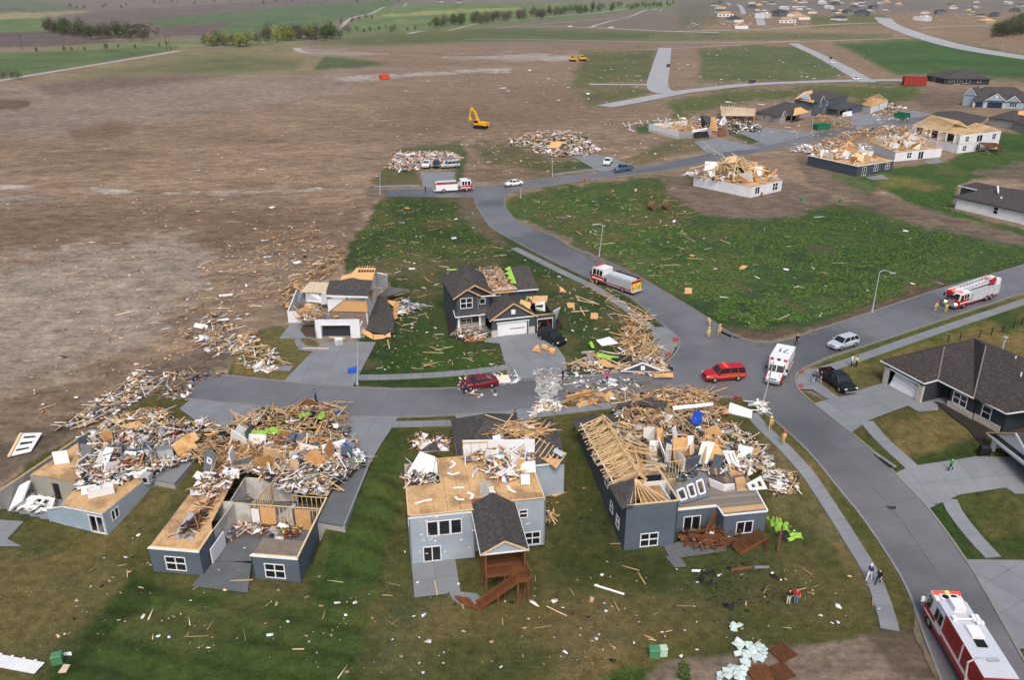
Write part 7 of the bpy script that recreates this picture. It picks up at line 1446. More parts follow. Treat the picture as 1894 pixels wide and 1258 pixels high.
MB().loft([[(1.01,-.95,1.5),(1.01,.95,1.5),(2.35,.9,1.46),(2.35,-.9,1.46)],[(1.01,-.82,2.2),(1.01,.82,2.2),(1.75,.78,2.2),(1.75,-.78,2.2)]]).build('cab',GLASS,t);MB().loft([[(1.01,-.85,2.19),(1.01,.85,2.19),(1.8,.8,2.19),(1.8,-.8,2.19)],[(1.01,-.78,2.28),(1.01,.78,2.28),(1.7,.74,2.28),(1.7,-.74,2.28)]]).build('cab_roof',P_WHITE,t);MB().beam((2.35,0,1.48),(1.74,0,2.2),.08,.04).build('pillar',P_WHITE,t)
MB().bx(3.6,3.8,-.95,.95,.45,.72).build('bumper',RIM,t);MB().bx(3.58,3.63,-.45,.45,.8,1.08).build('grille',RIM,t)
for y in(-.85,0,.85):MB().bx(1.0,1.08,y-.22,y+.22,2.55,2.8).build('beacon',mat('red beacon',(190,30,40),.3,0,1)if y else BLACK,t)
d=MB()  # the number 71 on the roof, read from behind
for a,b_ in(((-.95,.75),(-.95,.1)),((-.95,.1),(-2.2,.5))):d.beam((a[0],a[1],2.955),(b_[0],b_[1],2.955),.14,.012)
for a,b_ in(((-.95,-.4),(-2.2,-.4)),((-.95,-.4),(-1.2,-.15))):d.beam((a[0],a[1],2.957),(b_[0],b_[1],2.957),.14,.012)
d.build('roof_number',BLACK,t);wheels(t,(2.75,-1.9),2.1,.42,.3);place(t,(1428,714),(1449,676))

# ---------------------------------------------------------------- machines and skips
def excavator(t):
    for s in(-1,1):MB().loft([[(x,s*1.2-.35,z),(x,s*1.2+.35,z)][::1]+[(x,s*1.2+.35,z2),(x,s*1.2-.35,z2)]for x,z,z2 in((-2.3,.35,.7),(-1.9,.02,.98),(1.9,.02,.98),(2.3,.35,.7))]).build('track',BLACK,t)
    MB().cyl((0,0,.9),(0,0,1.25),.9,n=12).build('slew_ring',BLACK,t);MB().bx(-2.8,.6,-1.45,1.45,1.26,2.3).build('engine_house',P_YEL,t);MB().bx(-2.9,-2.3,-1.4,1.4,1.1,2.2).build('counterweight',P_YEL,t)
    MB().bx(.2,1.9,.4,1.45,1.27,3.1).build('cab',P_YEL,t);MB().bx(.3,1.93,.37,1.48,2.0,2.9).build('cab_glass',GLASS,t)
    MB().beam((.6,-.3,1.8),(2.6,-.3,5.6),.5,.7).beam((2.5,-.3,5.5),(4.0,-.3,6.9),.5,.6).build('boom',P_YEL,t);MB().beam((4.0,-.3,7.0),(4.8,-.3,3.6),.45,.5).build('dipper_arm',P_YEL,t);MB().loft([[(4.5,-.9,3.6),(4.5,.3,3.6),(5.2,.3,3.4),(5.2,-.9,3.4)],[(4.0,-.9,2.6),(4.0,.3,2.6),(4.7,.3,2.3),(4.7,-.9,2.3)]]).build('bucket',P_YEL,t)
    MB().cyl((.8,-.7,1.8),(2.4,-.6,4.6),.1).build('ram',RIM,t)
t=thing('excavator','yellow tracked excavator with raised boom on the bare earth','excavator',G(889,237),R(150));excavator(t)
for x,y,rz,lb in((1077,112,.3,'yellow bulldozer at the right of the far machine group'),(1060,113,-.4,'orange yellow loader at the left of the far machine group')):
    t=thing('bulldozer',lb,'bulldozer',G(x,y),rz)
    for s in(-1,1):MB().bx(-2.4,2.4,s*1.3-.35,s*1.3+.35,0,1.2).build('track',BLACK,t)
    MB().bx(-2,2.6,-.9,.9,.8,2.2).build('body',P_YEL,t);c_=MB().bx(-1.6,.4,-.9,.9,2.2,3.6).build('cab',P_YEL,t);MB().bx(-1.5,.45,-.95,.95,2.6,3.3).build('cab_glass',GLASS,c_);MB().bx(3.2,3.5,-2,2,.1,1.6).build('blade',P_YEL,t);MB().beam((1,-1,.9),(3.3,-1.2,.8),.2,.2).beam((1,1,.9),(3.3,1.2,.8),.2,.2).build('push_arms',P_YEL,t)
def skip(label,p,q,m,w=2.4,h=1.6,heap=None):
    a,b_=G(*p),G(*q);L=(b_-a).length;c=(a+b_)/2;t=thing('skip',label,'skip',c,math.atan2((b_-a).y,(b_-a).x));b=MB();X,Y=L/2,w/2
    b.poly([(-X,-Y,.25),(X,-Y,.25),(X,-Y,h),(-X,-Y,h)],.1).poly([(X,Y,.25),(-X,Y,.25),(-X,Y,h),(X,Y,h)],.1).poly([(-X+.3,Y,.25),(-X+.3,-Y,.25),(-X,-Y,h),(-X,Y,h)],.1).poly([(X-.3,-Y,.25),(X-.3,Y,.25),(X,Y,h),(X,-Y,h)],.1).bx(-X+.3,X-.3,-Y,Y,.15,.25);b.build('shell',m,t)
    r=MB();[r.bx(-X+L*f-.08,-X+L*f+.08,s*Y-.08,s*Y+.08,.26,h)for f in(.02,.2,.4,.6,.8,.98)for s in(-1.05,1.05)];r.bx(-X,X,-Y-.1,-Y,h,h+.12).bx(-X,X,Y,Y+.1,h,h+.12);r.build('ribs',m,t);MB().bx(-X+.2,X-.2,-Y+.12,Y-.12,h*.6,h*.72).build('fill',heap or DARK,t)
SKR=mat('skip red',(150,50,42),.6,.12,1);SKG=mat('skip green',(24,112,84),.6,.12,1)
skip('big red skip beside the long dark ranch house',(1669,157),(1711,158),SKR,5,4.2);skip('green skip in front of the lumber heap by the blue grey house',(1506,240),(1530,238),SKG,2.6,1.9);skip('tilted green skip on the driveway beside the timber roofed house',(1657,217),(1678,220),SKG,3,2.0);skip('small orange red skip alone on the bare earth',(704,147),(718,146),mat('skip orange',(206,84,52),.6,.1,1),3.2,2.4)
# ================================================================ PEOPLE
SKIN=mat('skin',(205,160,132),.7,.05,3);HAIRD=mat('dark hair',(44,34,28),.9,.1,5);HAIRB=mat('fair hair',(190,156,104),.9,.1,5);SHOE=mat('dark shoes',(36,34,36),.8,.1,4)
_cl={}
def cloth(c):return _cl.setdefault(c,mat('cloth %d %d %d'%c,c,.95,.12,6))
def body_mesh(name,pose):
    """one continuous skinned figure facing +X, feet at z=0, from joint positions"""
    V,E_,Rd=[],[],[]
    def v(p,r,par=None):V.append(p);Rd.append(r);(par is not None)and E_.append((par,len(V)-1));return len(V)-1
    hz_,ln=pose.get('hip',.92),pose.get('lean',0)
    pel=v((0,0,hz_),.135);wa=v((ln*.3,0,hz_+.16),.12,pel);ch=v((ln*.7,0,hz_+.36),.15,wa);nk=v((ln,0,hz_+.55),.062,ch);hd=v((ln+.02,0,hz_+.66),.088,nk);cr=v((ln+.015,0,hz_+.76),.085,hd);v((ln+.125,0,hz_+.665),.02,hd);[v((ln+.01,s*.1,hz_+.66),.022,hd)for s in(-1,1)]
    for s,(kn,an)in zip((-1,1),pose['legs']):
        h_=v((0,s*.09,hz_-.08),.1,pel);k=v((kn[0],s*.1,kn[1]),.065,h_);a=v((an[0],s*.1,an[1]),.045,k);v((an[0]+.06,s*.1,max(.04,an[1]-.04)),.042,a);v((an[0]+.17,s*.11,max(.035,an[1]-.05)),.034,len(V)-1)
    for s,(el,wr)in zip((-1,1),pose['arms']):
        sh=v((ln*.9,s*.2,hz_+.46),.07,ch);e=v((el[0],s*el[1],el[2]),.05,sh);w_=v((wr[0],s*wr[1],wr[2]),.033,e);d=Vector((wr[0]-el[0],s*(wr[1]-el[1]),wr[2]-el[2])).normalized();p=Vector(V[w_]);pm=v(tuple(p+d*.07),.034,w_)
        sd=d.cross(Vector((0,s,0))).normalized()if abs(d.y)<.9 else Vector((0,0,1));q=Vector(V[pm])
        for i,(o_,l_)in enumerate(((-.03,.065),(-.01,.08),(.01,.075),(.03,.06))):f1=v(tuple(q+sd*o_+d*l_*.55),.009,pm);v(tuple(q+sd*o_*1.1+d*l_+Vector((0,-s*.015,0))),.008,f1)
        v(tuple(p+sd*.045+d*.05),.011,w_)
    me=bpy.data.meshes.new(name);me.from_pydata(V,E_,[]);o=bpy.data.objects.new(name,me);COL.objects.link(o)
    sk=o.modifiers.new('s','SKIN');sk.use_smooth_shade=True;sv=me.skin_vertices[0].data
    for i,r in enumerate(Rd):sv[i].radius=(r,r*(.72 if i in(0,1,2)else 1))
    sv[0].use_root=True;o.modifiers.new('d','SUBSURF').levels=1
    dg=bpy.context.evaluated_depsgraph_get();dg.update();m=bpy.data.meshes.new_from_object(o.evaluated_get(dg));bpy.data.objects.remove(o)
    A=[Vector(p)for p in V]
    for p in m.polygons:
        c=p.center;i=min(range(len(A)),key=lambda k:(A[k]-c).length-Rd[k]);
        z=c.z-hz_
        if i>=4 and i<=8 or i==3:k=0
        elif i in(1,2):k=1
        elif i==0 or i in(9,10,14,15):k=2
        elif i in(11,16):k=2
        elif i in(12,13,17,18):k=3
        else:
            j=(i-19)%12;k=1 if j in(0,1)else(0 if j>2 else(1 if c.z>A[i].z else 0))
        p.material_index=k
    for k in(SKIN,SKIN,SKIN,SHOE):m.materials.append(k)
    return m
POSE={'stand':dict(legs=(((.02,.5),(-.01,.08)),((.03,.5),(.02,.08))),arms=(((-.02,.26,1.12),(.06,.27,.88)),((0,.26,1.12),(.08,.26,.88)))),
        'walk':dict(legs=(((.2,.5),(.28,.1)),((-.06,.48),(-.33,.12))),arms=(((-.16,.25,1.13),(-.12,.27,.9)),((.14,.25,1.12),(.3,.24,.95))),lean=.04),
        'hold':dict(legs=(((.03,.5),(.0,.08)),((.02,.5),(-.02,.08))),arms=(((.05,.28,1.14),(.26,.12,1.2)),((.05,.28,1.14),(.27,.1,1.16)))),
        'bend':dict(hip=.78,lean=.34,legs=(((.2,.42),(.0,.08)),((.16,.42),(-.06,.08))),arms=(((.36,.25,.95),(.5,.2,.7)),((.38,.25,.95),(.55,.18,.75))))}
BM={k:body_mesh('body '+k,p)for k,p in POSE.items()}
def person(foot,face,pose,top,trs,label,hair=HAIRD,helmet=None,cap=None,bare=False,shoe=None,dz=0,vest=False):
    a=G(*foot);b=G(*face);t=thing('person',label,'person',a+Vector((0,0,.05+dz)),head(a,b));o=bpy.data.objects.new('body',BM[pose]);COL.objects.link(o);o.parent=t
    for i,m in enumerate((SKIN,cloth(top),cloth(trs),shoe or SHOE)):o.material_slots[i].link='OBJECT';o.material_slots[i].material=m
    P=POSE[pose];z=P.get('hip',.92)+.72;x=P.get('lean',0)
    rg=[[(x-.02+.112*k*math.cos(q)-.015,.1*k*math.sin(q),z+dz_)for q in np.linspace(0,6.283,9)[:-1]]for k,dz_ in((1.0,-.03),(1.04,.03),(.85,.09),(.4,.125))]
    MB().loft(rg).build('hair',hair,t,True)
    if helmet:MB().loft([[(x+.0+(.2 if math.cos(q)<0 and k>1.1 else .14)*k*math.cos(q),.14*k*math.sin(q),z+d_)for q in np.linspace(0,6.283,11)[:-1]]for k,d_ in((1.25,.03),(1.2,.05),(.95,.07),(.75,.16),(.3,.2))]).build('helmet',helmet,t,True)
    if cap:MB().loft([[(x+.125*k*math.cos(q),.115*k*math.sin(q),z+d_)for q in np.linspace(0,6.283,9)[:-1]]for k,d_ in((1.05,.02),(1.0,.09),(.5,.14))]).build('cap',cap,t,True)
    if vest:
        h_=P.get('hip',.92)
        for zz in(h_+.1,h_+.32):MB().loft([[(x*.6+.165*math.cos(q),.215*math.sin(q),zz+d_)for q in np.linspace(0,6.283,13)[:-1]]for d_ in(0,.06)],cap=False).build('reflective_band',vest,t)
    return t
LM=mat('reflective lime',(226,240,90),.5,0,1);HY=mat('yellow helmet',(232,196,60),.4,.05,3);HR=mat('red helmet',(190,60,40),.4,.05,3);HB=mat('black helmet',(36,36,38),.4,.05,3)
COAT=(206,176,112);WCAP=mat('white cap',(232,232,236),.8,.03,3)
for a in[
 ((1473,639),(1460,650),'walk',(30,32,38),(26,28,34),'person in black walking across the street behind the ambulance',HAIRB),((1574,678),(1585,680),'stand',(226,226,230),(48,58,92),'person in white shirt and navy shorts on the straight pavement'),((1583,680),(1575,676),'hold',(224,232,40),(40,42,46),'person in yellow high visibility jacket beside the white shirt'),
 ((1503,711),(1515,705),'hold',(52,58,76),(150,172,198),'person in dark top and light jeans at the left of the corner trio'),((1509,706),(1518,712),'stand',(86,98,134),(70,78,100),'person in blue grey top in the middle of the corner trio',HAIRB),((1517,709),(1505,708),'stand',(38,42,54),(150,152,160),'person in dark top and grey trousers next to the black pickup'),
 ((1757,874),(1740,885),'walk',(64,186,140),(34,42,66),'person in mint green top walking down the second driveway',HAIRD,None,None,False,WHITE),((1607,1073),(1590,1090),'walk',(56,66,116),(222,226,232),'person with white cap, navy shirt and white trousers on the curving pavement',HAIRD,None,WCAP,False,WHITE),((1623,1082),(1612,1095),'walk',(28,28,34),(30,30,34),'person in black hoodie beside the white capped walker'),
 ((1457,1120),(1462,1140),'hold',(32,34,46),(214,206,200),'person in dark hoodie and pale shorts on the front lawn'),((1471,1118),(1470,1140),'stand',(206,30,36),(96,126,172),'person in red hoodie and jeans on the front lawn'),((1297,1081),(1310,1060),'bend',(40,34,34),(46,40,38),'person in dark clothes bending on the lawn behind the truss house'),
 ((1041,704),(1055,708),'stand',(34,36,46),(40,42,50),'person in dark clothes in the road by the white rubble'),((1122,709),(1126,720),'stand',(214,40,110),(52,48,56),'person in pink top in the road by the lumber heap'),((952,783),(950,770),'stand',(32,34,38),(160,166,176),'person in black shirt on the driveway behind the grey house'),((858,729),(868,722),'bend',(50,60,96),(40,48,84),'person in navy bending at the front of the dark red sedan'),
 ((787,356),(800,352),'stand',(44,46,54),(52,54,60),'person in dark clothes behind the upper fire engine'),((934,349),(938,340),'stand',(120,170,196),(60,66,80),'person in pale blue at the front of the white sedan'),((1081,337),(1090,345),'stand',(206,84,44),(120,60,44),'person in orange on the upper street'),((754,303),(770,306),'stand',(38,40,52),(40,44,58),'person in dark clothes standing in the pale rubble of the flattened house'),((739,361),(750,362),'stand',(150,128,92),(140,120,90),'person in tan at the dead end of the upper street')]:person(*a)
person((587,766),(600,760),'stand',(70,100,176),(38,44,60),'person in blue standing on the lumber heap by the street',dz=1.6)
for f,fc,ps,hl,lb in(((1310,626),(1318,640),'stand',HY,'firefighter in tan coat at the road edge, left of the pair'),((1330,621),(1320,632),'walk',HY,'firefighter in tan coat at the road edge, right of the pair'),((1313,604),(1300,600),'bend',HB,'firefighter farther back at the verge of the green field'),((1728,576),(1745,572),'bend',HR,'firefighter at the left front of the ladder fire engine'),((1748,579),(1755,568),'stand',HB,'firefighter in dark helmet at the right front of the ladder fire engine'),((1424,796),(1430,780),'walk',HY,'firefighter on the pavement nearest the bent lamp post'),((1448,823),(1440,805),'stand',HR,'firefighter with red helmet on the curving pavement')):person(f,fc,ps,COAT,COAT,lb,HAIRD,hl,vest=LM)
# ================================================================ WRECKAGE
def inpoly(poly,rnd):
    xs=[p[0]for p in poly];ys=[p[1]for p in poly]
    while True:
        x,y=rnd.uniform(min(xs),max(xs)),rnd.uniform(min(ys),max(ys));c=False
        for(ax,ay),(bx_,by)in zip(poly,poly[1:]+poly[:1]):
            if(ay>y)!=(by>y)and x<(bx_-ax)*(y-ay)/(by-ay)+ax:c=not c
        if c:return x,y
PAL={'p':[(222,190,142),(204,166,116),(190,156,114),(230,206,166),(168,128,88),(206,156,100),(150,124,98)],'w':[(230,232,234),(214,216,218),(200,202,206),(236,232,224)],'g':[(122,128,136),(92,98,106),(150,152,156)],'k':[(48,50,54),(62,60,60),(38,40,48)],'b':[(134,88,56),(104,68,46)],'o':[(206,156,92),(190,138,80),(220,170,104)],'i':[(226,196,186),(216,206,200),(206,170,156)],'c':[(176,36,40),(44,84,160),(60,130,120),(120,50,110),(150,200,70),(40,48,80)],'t':[(170,150,122),(150,134,110)]}  # dark k and g scraps partly stand in for shadowed gaps in heaps
def soup(name,label,C,D,Rm,K,parent=None,cat='debris',group=None):
    """thousands of loose pieces as one mesh: centres, sizes, 3x3 rotations, colours"""
    n=len(C);u=np.array([(-1,-1,-1),(1,-1,-1),(1,1,-1),(-1,1,-1),(-1,-1,1),(1,-1,1),(1,1,1),(-1,1,1)])*.5
    L=np.repeat(u[None],n,0)*D[:,None,:];rs=np.random.RandomState(n);fl_=D[:,0]<9;tp=np.where(rs.rand(n)<.6,.25+.75*rs.rand(n),1.0);sh=(rs.rand(n)-.5)*D[:,1]*.5
    for k in(1,2,5,6):L[:,k,1]=L[:,k,1]*tp+sh
    for k in(2,3,6,7):L[:,k,0]+=(rs.rand(n)-.5)*np.minimum(D[:,0],D[:,1])*.9
    v=np.einsum('nij,nkj->nki',Rm,L)+C[:,None,:];F=np.array([(0,3,2,1),(4,5,6,7),(0,1,5,4),(1,2,6,5),(2,3,7,6),(3,0,4,7)])
    fl=(np.arange(n)[:,None,None]*8+F[None]).reshape(-1,4);me=bpy.data.meshes.new(name);v=v.reshape(-1,3).astype(np.float32)
    me.vertices.add(len(v));me.vertices.foreach_set('co',v.ravel());me.loops.add(fl.size);me.loops.foreach_set('vertex_index',fl.ravel().astype(np.int32));me.polygons.add(len(fl));me.polygons.foreach_set('loop_start',np.arange(0,fl.size,4,dtype=np.int32));me.update(calc_edges=True)
    a=me.attributes.new('col','FLOAT_COLOR','POINT');a.data.foreach_set('color',np.concatenate([np.repeat(K,8,0),np.ones((8*n,1))],1).astype(np.float32).ravel());me.materials.append(LITTER)
    o=bpy.data.objects.new(name,me);COL.objects.link(o);tag(o,label,cat,group,'stuff');return o
def rots(rz,rx,ry):
    cz,sz,cx,sx,cy,sy=np.cos(rz),np.sin(rz),np.cos(rx),np.sin(rx),np.cos(ry),np.sin(ry);o=np.zeros_like(rz);i=np.ones_like(rz)
    Z=np.stack([cz,-sz,o,sz,cz,o,o,o,i],1).reshape(-1,3,3);Y=np.stack([cy,o,sy,o,i,o,-sy,o,cy],1).reshape(-1,3,3);X=np.stack([i,o,o,o,cx,-sx,o,sx,cx],1).reshape(-1,3,3);return Z@Y@X
def pick(rs,mix,n):
    ks=[c for ch,w in mix for c in[ch]*w];return[tuple(.88*v+.05 for v in lin(PAL[k][rs.randint(len(PAL[k]))]))if k in 'po' else lin(PAL[k][rs.randint(len(PAL[k]))])for k in(ks[rs.randint(len(ks))]for _ in range(n))]
def heap(label,c,poly,z,h,nb,ns,nt,mixb='p',mixs='w',mixt='wwgpkc',seed=0,own=0,owns=0,what='board',group=None,rise=.22,Lr=(.8,3.3),ori=None,sc=1.0):
    """boards, sheets and scraps inside a photo polygon; z = height below, None = the land itself; own/owns = boards/sheets that are things of their own"""
    rs=np.random.RandomState(seed+100);rn=random.Random(seed);P=[c(*q)for q in poly];area=P
    def spot():
        u,v=inpoly(P,rn);p=at(u,v,z)if z is not None else G(u,v)
        if z is None or not h:e=0
        e=min(1,max(0,float(polyline_sd(P,np.array([u]),np.array([v]))[0])/22))if h else 0
        return p,e
    N=nb+ns+nt;Cn,Dn,A=[],[],[]
    for i in range(N):
        p,e=spot();k=0 if i<nb else(1 if i<nb+ns else 2)
        lift=h*(e**.6)*rn.random()+.08
        if k==0:d=(rn.uniform(*Lr)*rn.choice((.5,.8,1)),rn.choice((.05,.08,.1,.15))*sc,rn.choice((.04,.05,.08))*sc)
        elif k==1:d=(rn.choice((.5,.8,1.2,1.6,2.2))*rn.uniform(.7,1)*sc,rn.uniform(.3,1.05)*sc,.05)
        else:s=(rn.choice((.07,.1,.14,.18,.24,.34))if h else rn.choice((.08,.1,.13,.2,.32)))*sc;d=(s*rn.uniform(.7,2.2),s,s*(rn.uniform(.2,.9)if h>.2 else rn.uniform(.1,.3)))
        Cn.append((p.x,p.y,p.z+lift));Dn.append(d);a=rn.uniform(0,6.28)if ori is None or rn.random()<.3 else rn.gauss(ori,.35);ty=rn.gauss(0,rise if k<2 else .5)if h else rn.gauss(0,.05);A.append((a,rn.gauss(0,.4 if h else .1),ty))
        if h and k==0:Cn[-1]=(p.x,p.y,p.z+lift+abs(math.sin(ty))*d[0]/2*.8)
    own=math.ceil(own*.35);owns=math.ceil(owns*.6);A=np.array(A);K=pick(rs,[(ch,1)for ch in mixb],nb)+pick(rs,[(ch,1)for ch in mixs],ns)+pick(rs,[(ch,1)for ch in mixt],nt);Rm=rots(A[:,0],A[:,1],A[:,2])
    own=math.ceil(own*.35);owns=math.ceil(owns*.6)
    order=sorted(range(nb),key=lambda i:-Dn[i][0])[:own]+sorted(range(nb,nb+ns),key=lambda i:-Dn[i][0]*Dn[i][1])[:owns];used_=set(order)
    for i in order:
        if i<nb:m=PINE if 'p' in mixb else(WHITE if 'w' in mixb else DBROWN);nm,lb,ct='plank',f'loose splintered {what} {label}','plank'
        else:m=rn.choice([{'w':WHITE,'o':OSB,'g':GREY,'k':TAR,'i':DRYW,'p':ORANGE_OSB,'t':TAN,'b':BROWN}[q]for q in mixs]);nm,lb,ct='sheet',f'loose torn sheet {label}','sheet'
        o=block(nm,Cn[i],Dn[i],Matrix(Rm[i].tolist()),m);tag(o,lb,ct,f'{what}s {label}' if i<nb else f'sheets {label}')
    ix=[i for i in range(N)if i not in used_]
    if ix:soup('debris_heap' if h else 'scattered_debris',f'{"tangled heap of broken boards and scraps" if h else "small scattered boards and scraps"} {label}',np.array(Cn)[ix],np.array(Dn)[ix],Rm[ix],np.array(K)[ix])
X0=lambda x,y:(x,y)
# broken inner walls still standing among the wreckage
for hh,fp,n,sd,zl,mt in((H1,[(-4.5,5),(6.5,5),(6.5,12),(-4.5,12)],22,31,(2.78,4.7),[WHITE,DRYW,OSB,GREY,SLATE]),(H2,[(0,12.6),(13,12.6),(13,20),(0,20)],26,32,(2.78,4.8),[WHITE,DRYW,OSB,PINE,SLATE]),(H3,[(6.3,5.6),(12.6,5.0),(12.6,8.3),(6.3,9)],16,33,(5.42,7.0),[WHITE,WHITE,DRYW,ORANGE_OSB]),(H4,[(5.4,6.5),(14.8,6.5),(15.4,15),(2.5,15)],22,34,(2.78,5.0),[DRYW,WHITE,ORANGE_OSB,SLATE,OSB])):hh.fp=fp;inside(hh,n,sd,zl,mt,.8,2.6)
cm=lambda x,y:(480+x/3.7,420+y/3.7)
cr=lambda x,y:(900+x/3.7,420+y/3.7)
cu=lambda x,y:(680+x/3.64,220+y/3.64)
# left ruins
heap('in the lumber heap by the street at the roofless house',c1,[(330,400),(420,300),(560,190),(700,130),(960,95),(1225,75),(1230,270),(1190,340),(1000,400),(620,400),(480,470)],2.8,.8,760,44,420,'pppot','wogk','wpgkbpppc',1,46,6,'pine board')
heap('on the floor deck right of the basement rooms',c1,[(640,470),(860,390),(1180,400),(1330,430),(1240,500),(1130,600),(900,615),(830,560)],2.8,.45,190,80,560,'pppwg','wwgk','wwwwggkktpbc',2,6,14)
heap('on the left floor deck of the roofless house',c1,[(335,625),(360,540),(480,430),(610,470),(570,560),(450,640)],2.82,.3,50,30,180,'pb','wwi','wwgkcp',3,6,6)
heap('in a dark line on the left floor deck',c1,[(270,860),(300,790),(440,640),(480,640),(420,720),(340,855)],2.82,.35,56,0,30,'bbpk','w','kb',4,8,0,'dark board',ori=1.2)
heap('on the basement floor of the roofless house',c1,[(500,880),(560,790),(720,780),(1010,780),(960,850),(880,880),(720,850),(600,850),(540,900)],.15,.6,50,24,150,'pbb','wgo','wkcbg',5,4,4)
heap('in the back basement rooms',c1,[(545,620),(640,540),(720,600),(660,650)],.15,.7,50,10,50,'pbk','kg','kgb',6)
heap('around the garage corner of the roofless house',c1,[(1050,330),(1240,280),(1350,410),(1350,450),(1180,470)],2.7,.7,60,40,140,'ppw','wwg','wkgc',7,4,6)
heap('piled across the leftmost ruin',c8,[(600,600),(600,500),(700,420),(900,350),(1250,330),(1480,400),(1440,560),(1330,600),(1080,740),(900,700),(700,680),(560,740)],2.85,.6,460,110,900,'pppwgb','wwgkig','wwwwgggkkkppic',8,26,22)
heap('strewn before the leftmost ruin toward the street',c8,[(590,480),(680,400),(900,250),(1180,230),(1330,330),(1570,320),(1560,390),(1250,350),(900,400)],2.6,.7,170,60,260,'pppw','wwo','wpgkc',9,16,8)
heap('at the lower edge of the leftmost ruin',c8,[(560,760),(800,690),(990,700),(960,740),(760,800),(600,800)],2.85,.4,40,30,120,'pkw','wwi','kkwg',10)
heap('in the open basement of the leftmost ruin',c8,[(90,900),(200,850),(400,860),(400,960),(150,960)],.15,.4,20,30,80,'wb','ww','wwgk',11)
heap('along the bank between dirt field and leftmost ruin',c8,[(400,380),(560,270),(720,150),(900,60),(960,-20),(1060,-80),(1120,20),(1180,60),(900,230),(700,330),(560,360)],None,.5,190,30,320,'ppbw','wg','wwpgk',12,26,4,ori=.7)
# middle houses
heap('around the left side of the white torn open house',cm,[(120,520),(180,420),(300,320),(420,230),(560,150),(600,230),(520,300),(420,380),(300,460),(220,560)],None,.9,300,14,120,'ppbt','ot','pptc',13,30,2,'weathered board',ori=.75)
heap('on the dirt left of the white torn open house',cm,[(-60,440),(0,100),(300,-20),(560,60),(540,180),(280,330),(120,520)],None,0,110,12,160,'pptb','ot','ptw',14,24,0,'weathered board',ori=.75)
heap('in the lumber pile left of the white house driveway',cm,[(-200,830),(-180,760),(-60,720),(20,800),(200,940),(80,1000),(-120,960)],None,.7,120,26,120,'ppow','wwo','wpk',15,18,6)
heap('on the dirt edge left of the white house',X0,[(366,640),(372,590),(400,575),(440,610),(440,650),(400,660)],None,.6,60,20,110,'ppw','wwo','wpgk',16,8,5)
heap('inside the white torn open house',c5,[(240,720),(420,640),(640,760),(1080,760),(1100,700),(620,700),(440,820),(260,840)],4.0,.8,110,20,90,'ppo','wo','wpk',17)
heap('in twisted white metal right of the white torn open house',c5,[(1560,700),(1640,560),(1760,540),(1890,640),(1720,740),(1600,770)],2.6,.7,46,10,60,'wwg','wg','wgkc',18,6,2,'white strip')
lawn1=[(700,640),(700,560),(650,480),(668,440),(705,372),(860,372),(900,430),(960,470),(1190,600),(1230,640),(1200,660),(1100,640),(1040,600),(960,470),(840,495),(800,560),(830,660),(930,640),(935,680),(800,690),(690,690)]
heap('on the lawns around the dark two storey house',X0,lawn1,None,0,220,18,380,'ppptw','otiw','wwpti',19,70,16,'pine board',Lr=(.6,3.0),sc=.8)
heap('against the porch of the dark two storey house',c6,[(230,1000),(300,940),(460,900),(620,930),(660,1010),(560,1080),(400,1060)],2.5,.6,60,8,120,'ppbw','ow','wkbg',20,4,2)
heap('in the tall lumber tangle on the corner lawn',cr,[(930,610),(1000,640),(1045,600),(1090,640),(1120,780),(1190,880),(1100,910),(960,900),(900,800),(930,720)],2.45,.6,190,10,90,'ppppo','o','pw',21,48,2,'pine board',rise=.26,Lr=(1.4,4.4))
heap('in the wide heap at the street corner',cr,[(570,950),(690,880),(880,865),(1170,870),(1230,920),(1270,1020),(1150,1025),(900,995),(740,1000),(610,980)],2.45,.45,280,56,380,'pppow','wwokg','wpgk',22,34,12,'pine board')
heap('in the white rubble spilled over the main street',cr,[(310,990),(400,960),(500,975),(470,1050),(440,1120),(430,1180),(500,1230),(400,1240),(370,1150),(335,1060)],None,0,14,4,460,'pw','wi','wwggig',23,sc=.6)
heap('spread over the main street near the corner heap',cr,[(480,1080),(560,960),(700,1010),(1000,1040),(1080,1090),(900,1120),(640,1110)],None,0,16,8,150,'pw','ww','wwwgk',24,0,4)
heap('on the pavement and verge of the curved street',X0,[(1085,515),(1140,545),(1190,575),(1215,610),(1190,620),(1140,580),(1080,535)],None,.15,60,4,40,'pppo','o','pw',25,16,2,'pine board',ori=-.8)
heap('at the car wreck and trailer panel on the main street',cm,[(1340,1090),(1380,1020),(1600,1000),(1790,1020),(1760,1070),(1620,1090),(1640,1150),(1500,1170),(1380,1140)],None,.15,20,8,110,'pw','ww','wwgk',26)
# truss house
heap('in the lumber heap before the truss house',c3,[(300,250),(360,190),(430,140),(560,130),(820,105),(940,120),(960,200),(1010,240),(960,310),(640,320),(340,300)],2.7,.4,380,60,420,'ppppo','wokk','wpkgt',27,44,10,'pine board',rise=.2,Lr=(1.2,4.8))
heap('tangled over the rooms of the truss house',c3,[(300,320),(620,270),(960,260),(1070,420),(900,460),(780,400),(600,420),(560,560),(430,600),(400,480)],3.0,.9,230,40,380,'ppppo','wwg','wwpkkg',28,28,10,'roof timber',rise=.28,Lr=(1.4,4.5))
heap('in the dark room of the truss house',c3,[(620,600),(760,560),(900,580),(960,500),(1060,600),(1000,640),(900,610),(740,680)],2.85,.7,40,40,240,'pwg','wgk','kkwgc',29,0,6)
heap('piled on the right rooms of the truss house',c3,[(880,440),(1060,440),(1250,500),(1270,600),(1180,640),(1060,600),(980,560)],2.9,.6,90,56,460,'ppwo','wwwgo','wwgkkcp',30,10,14)
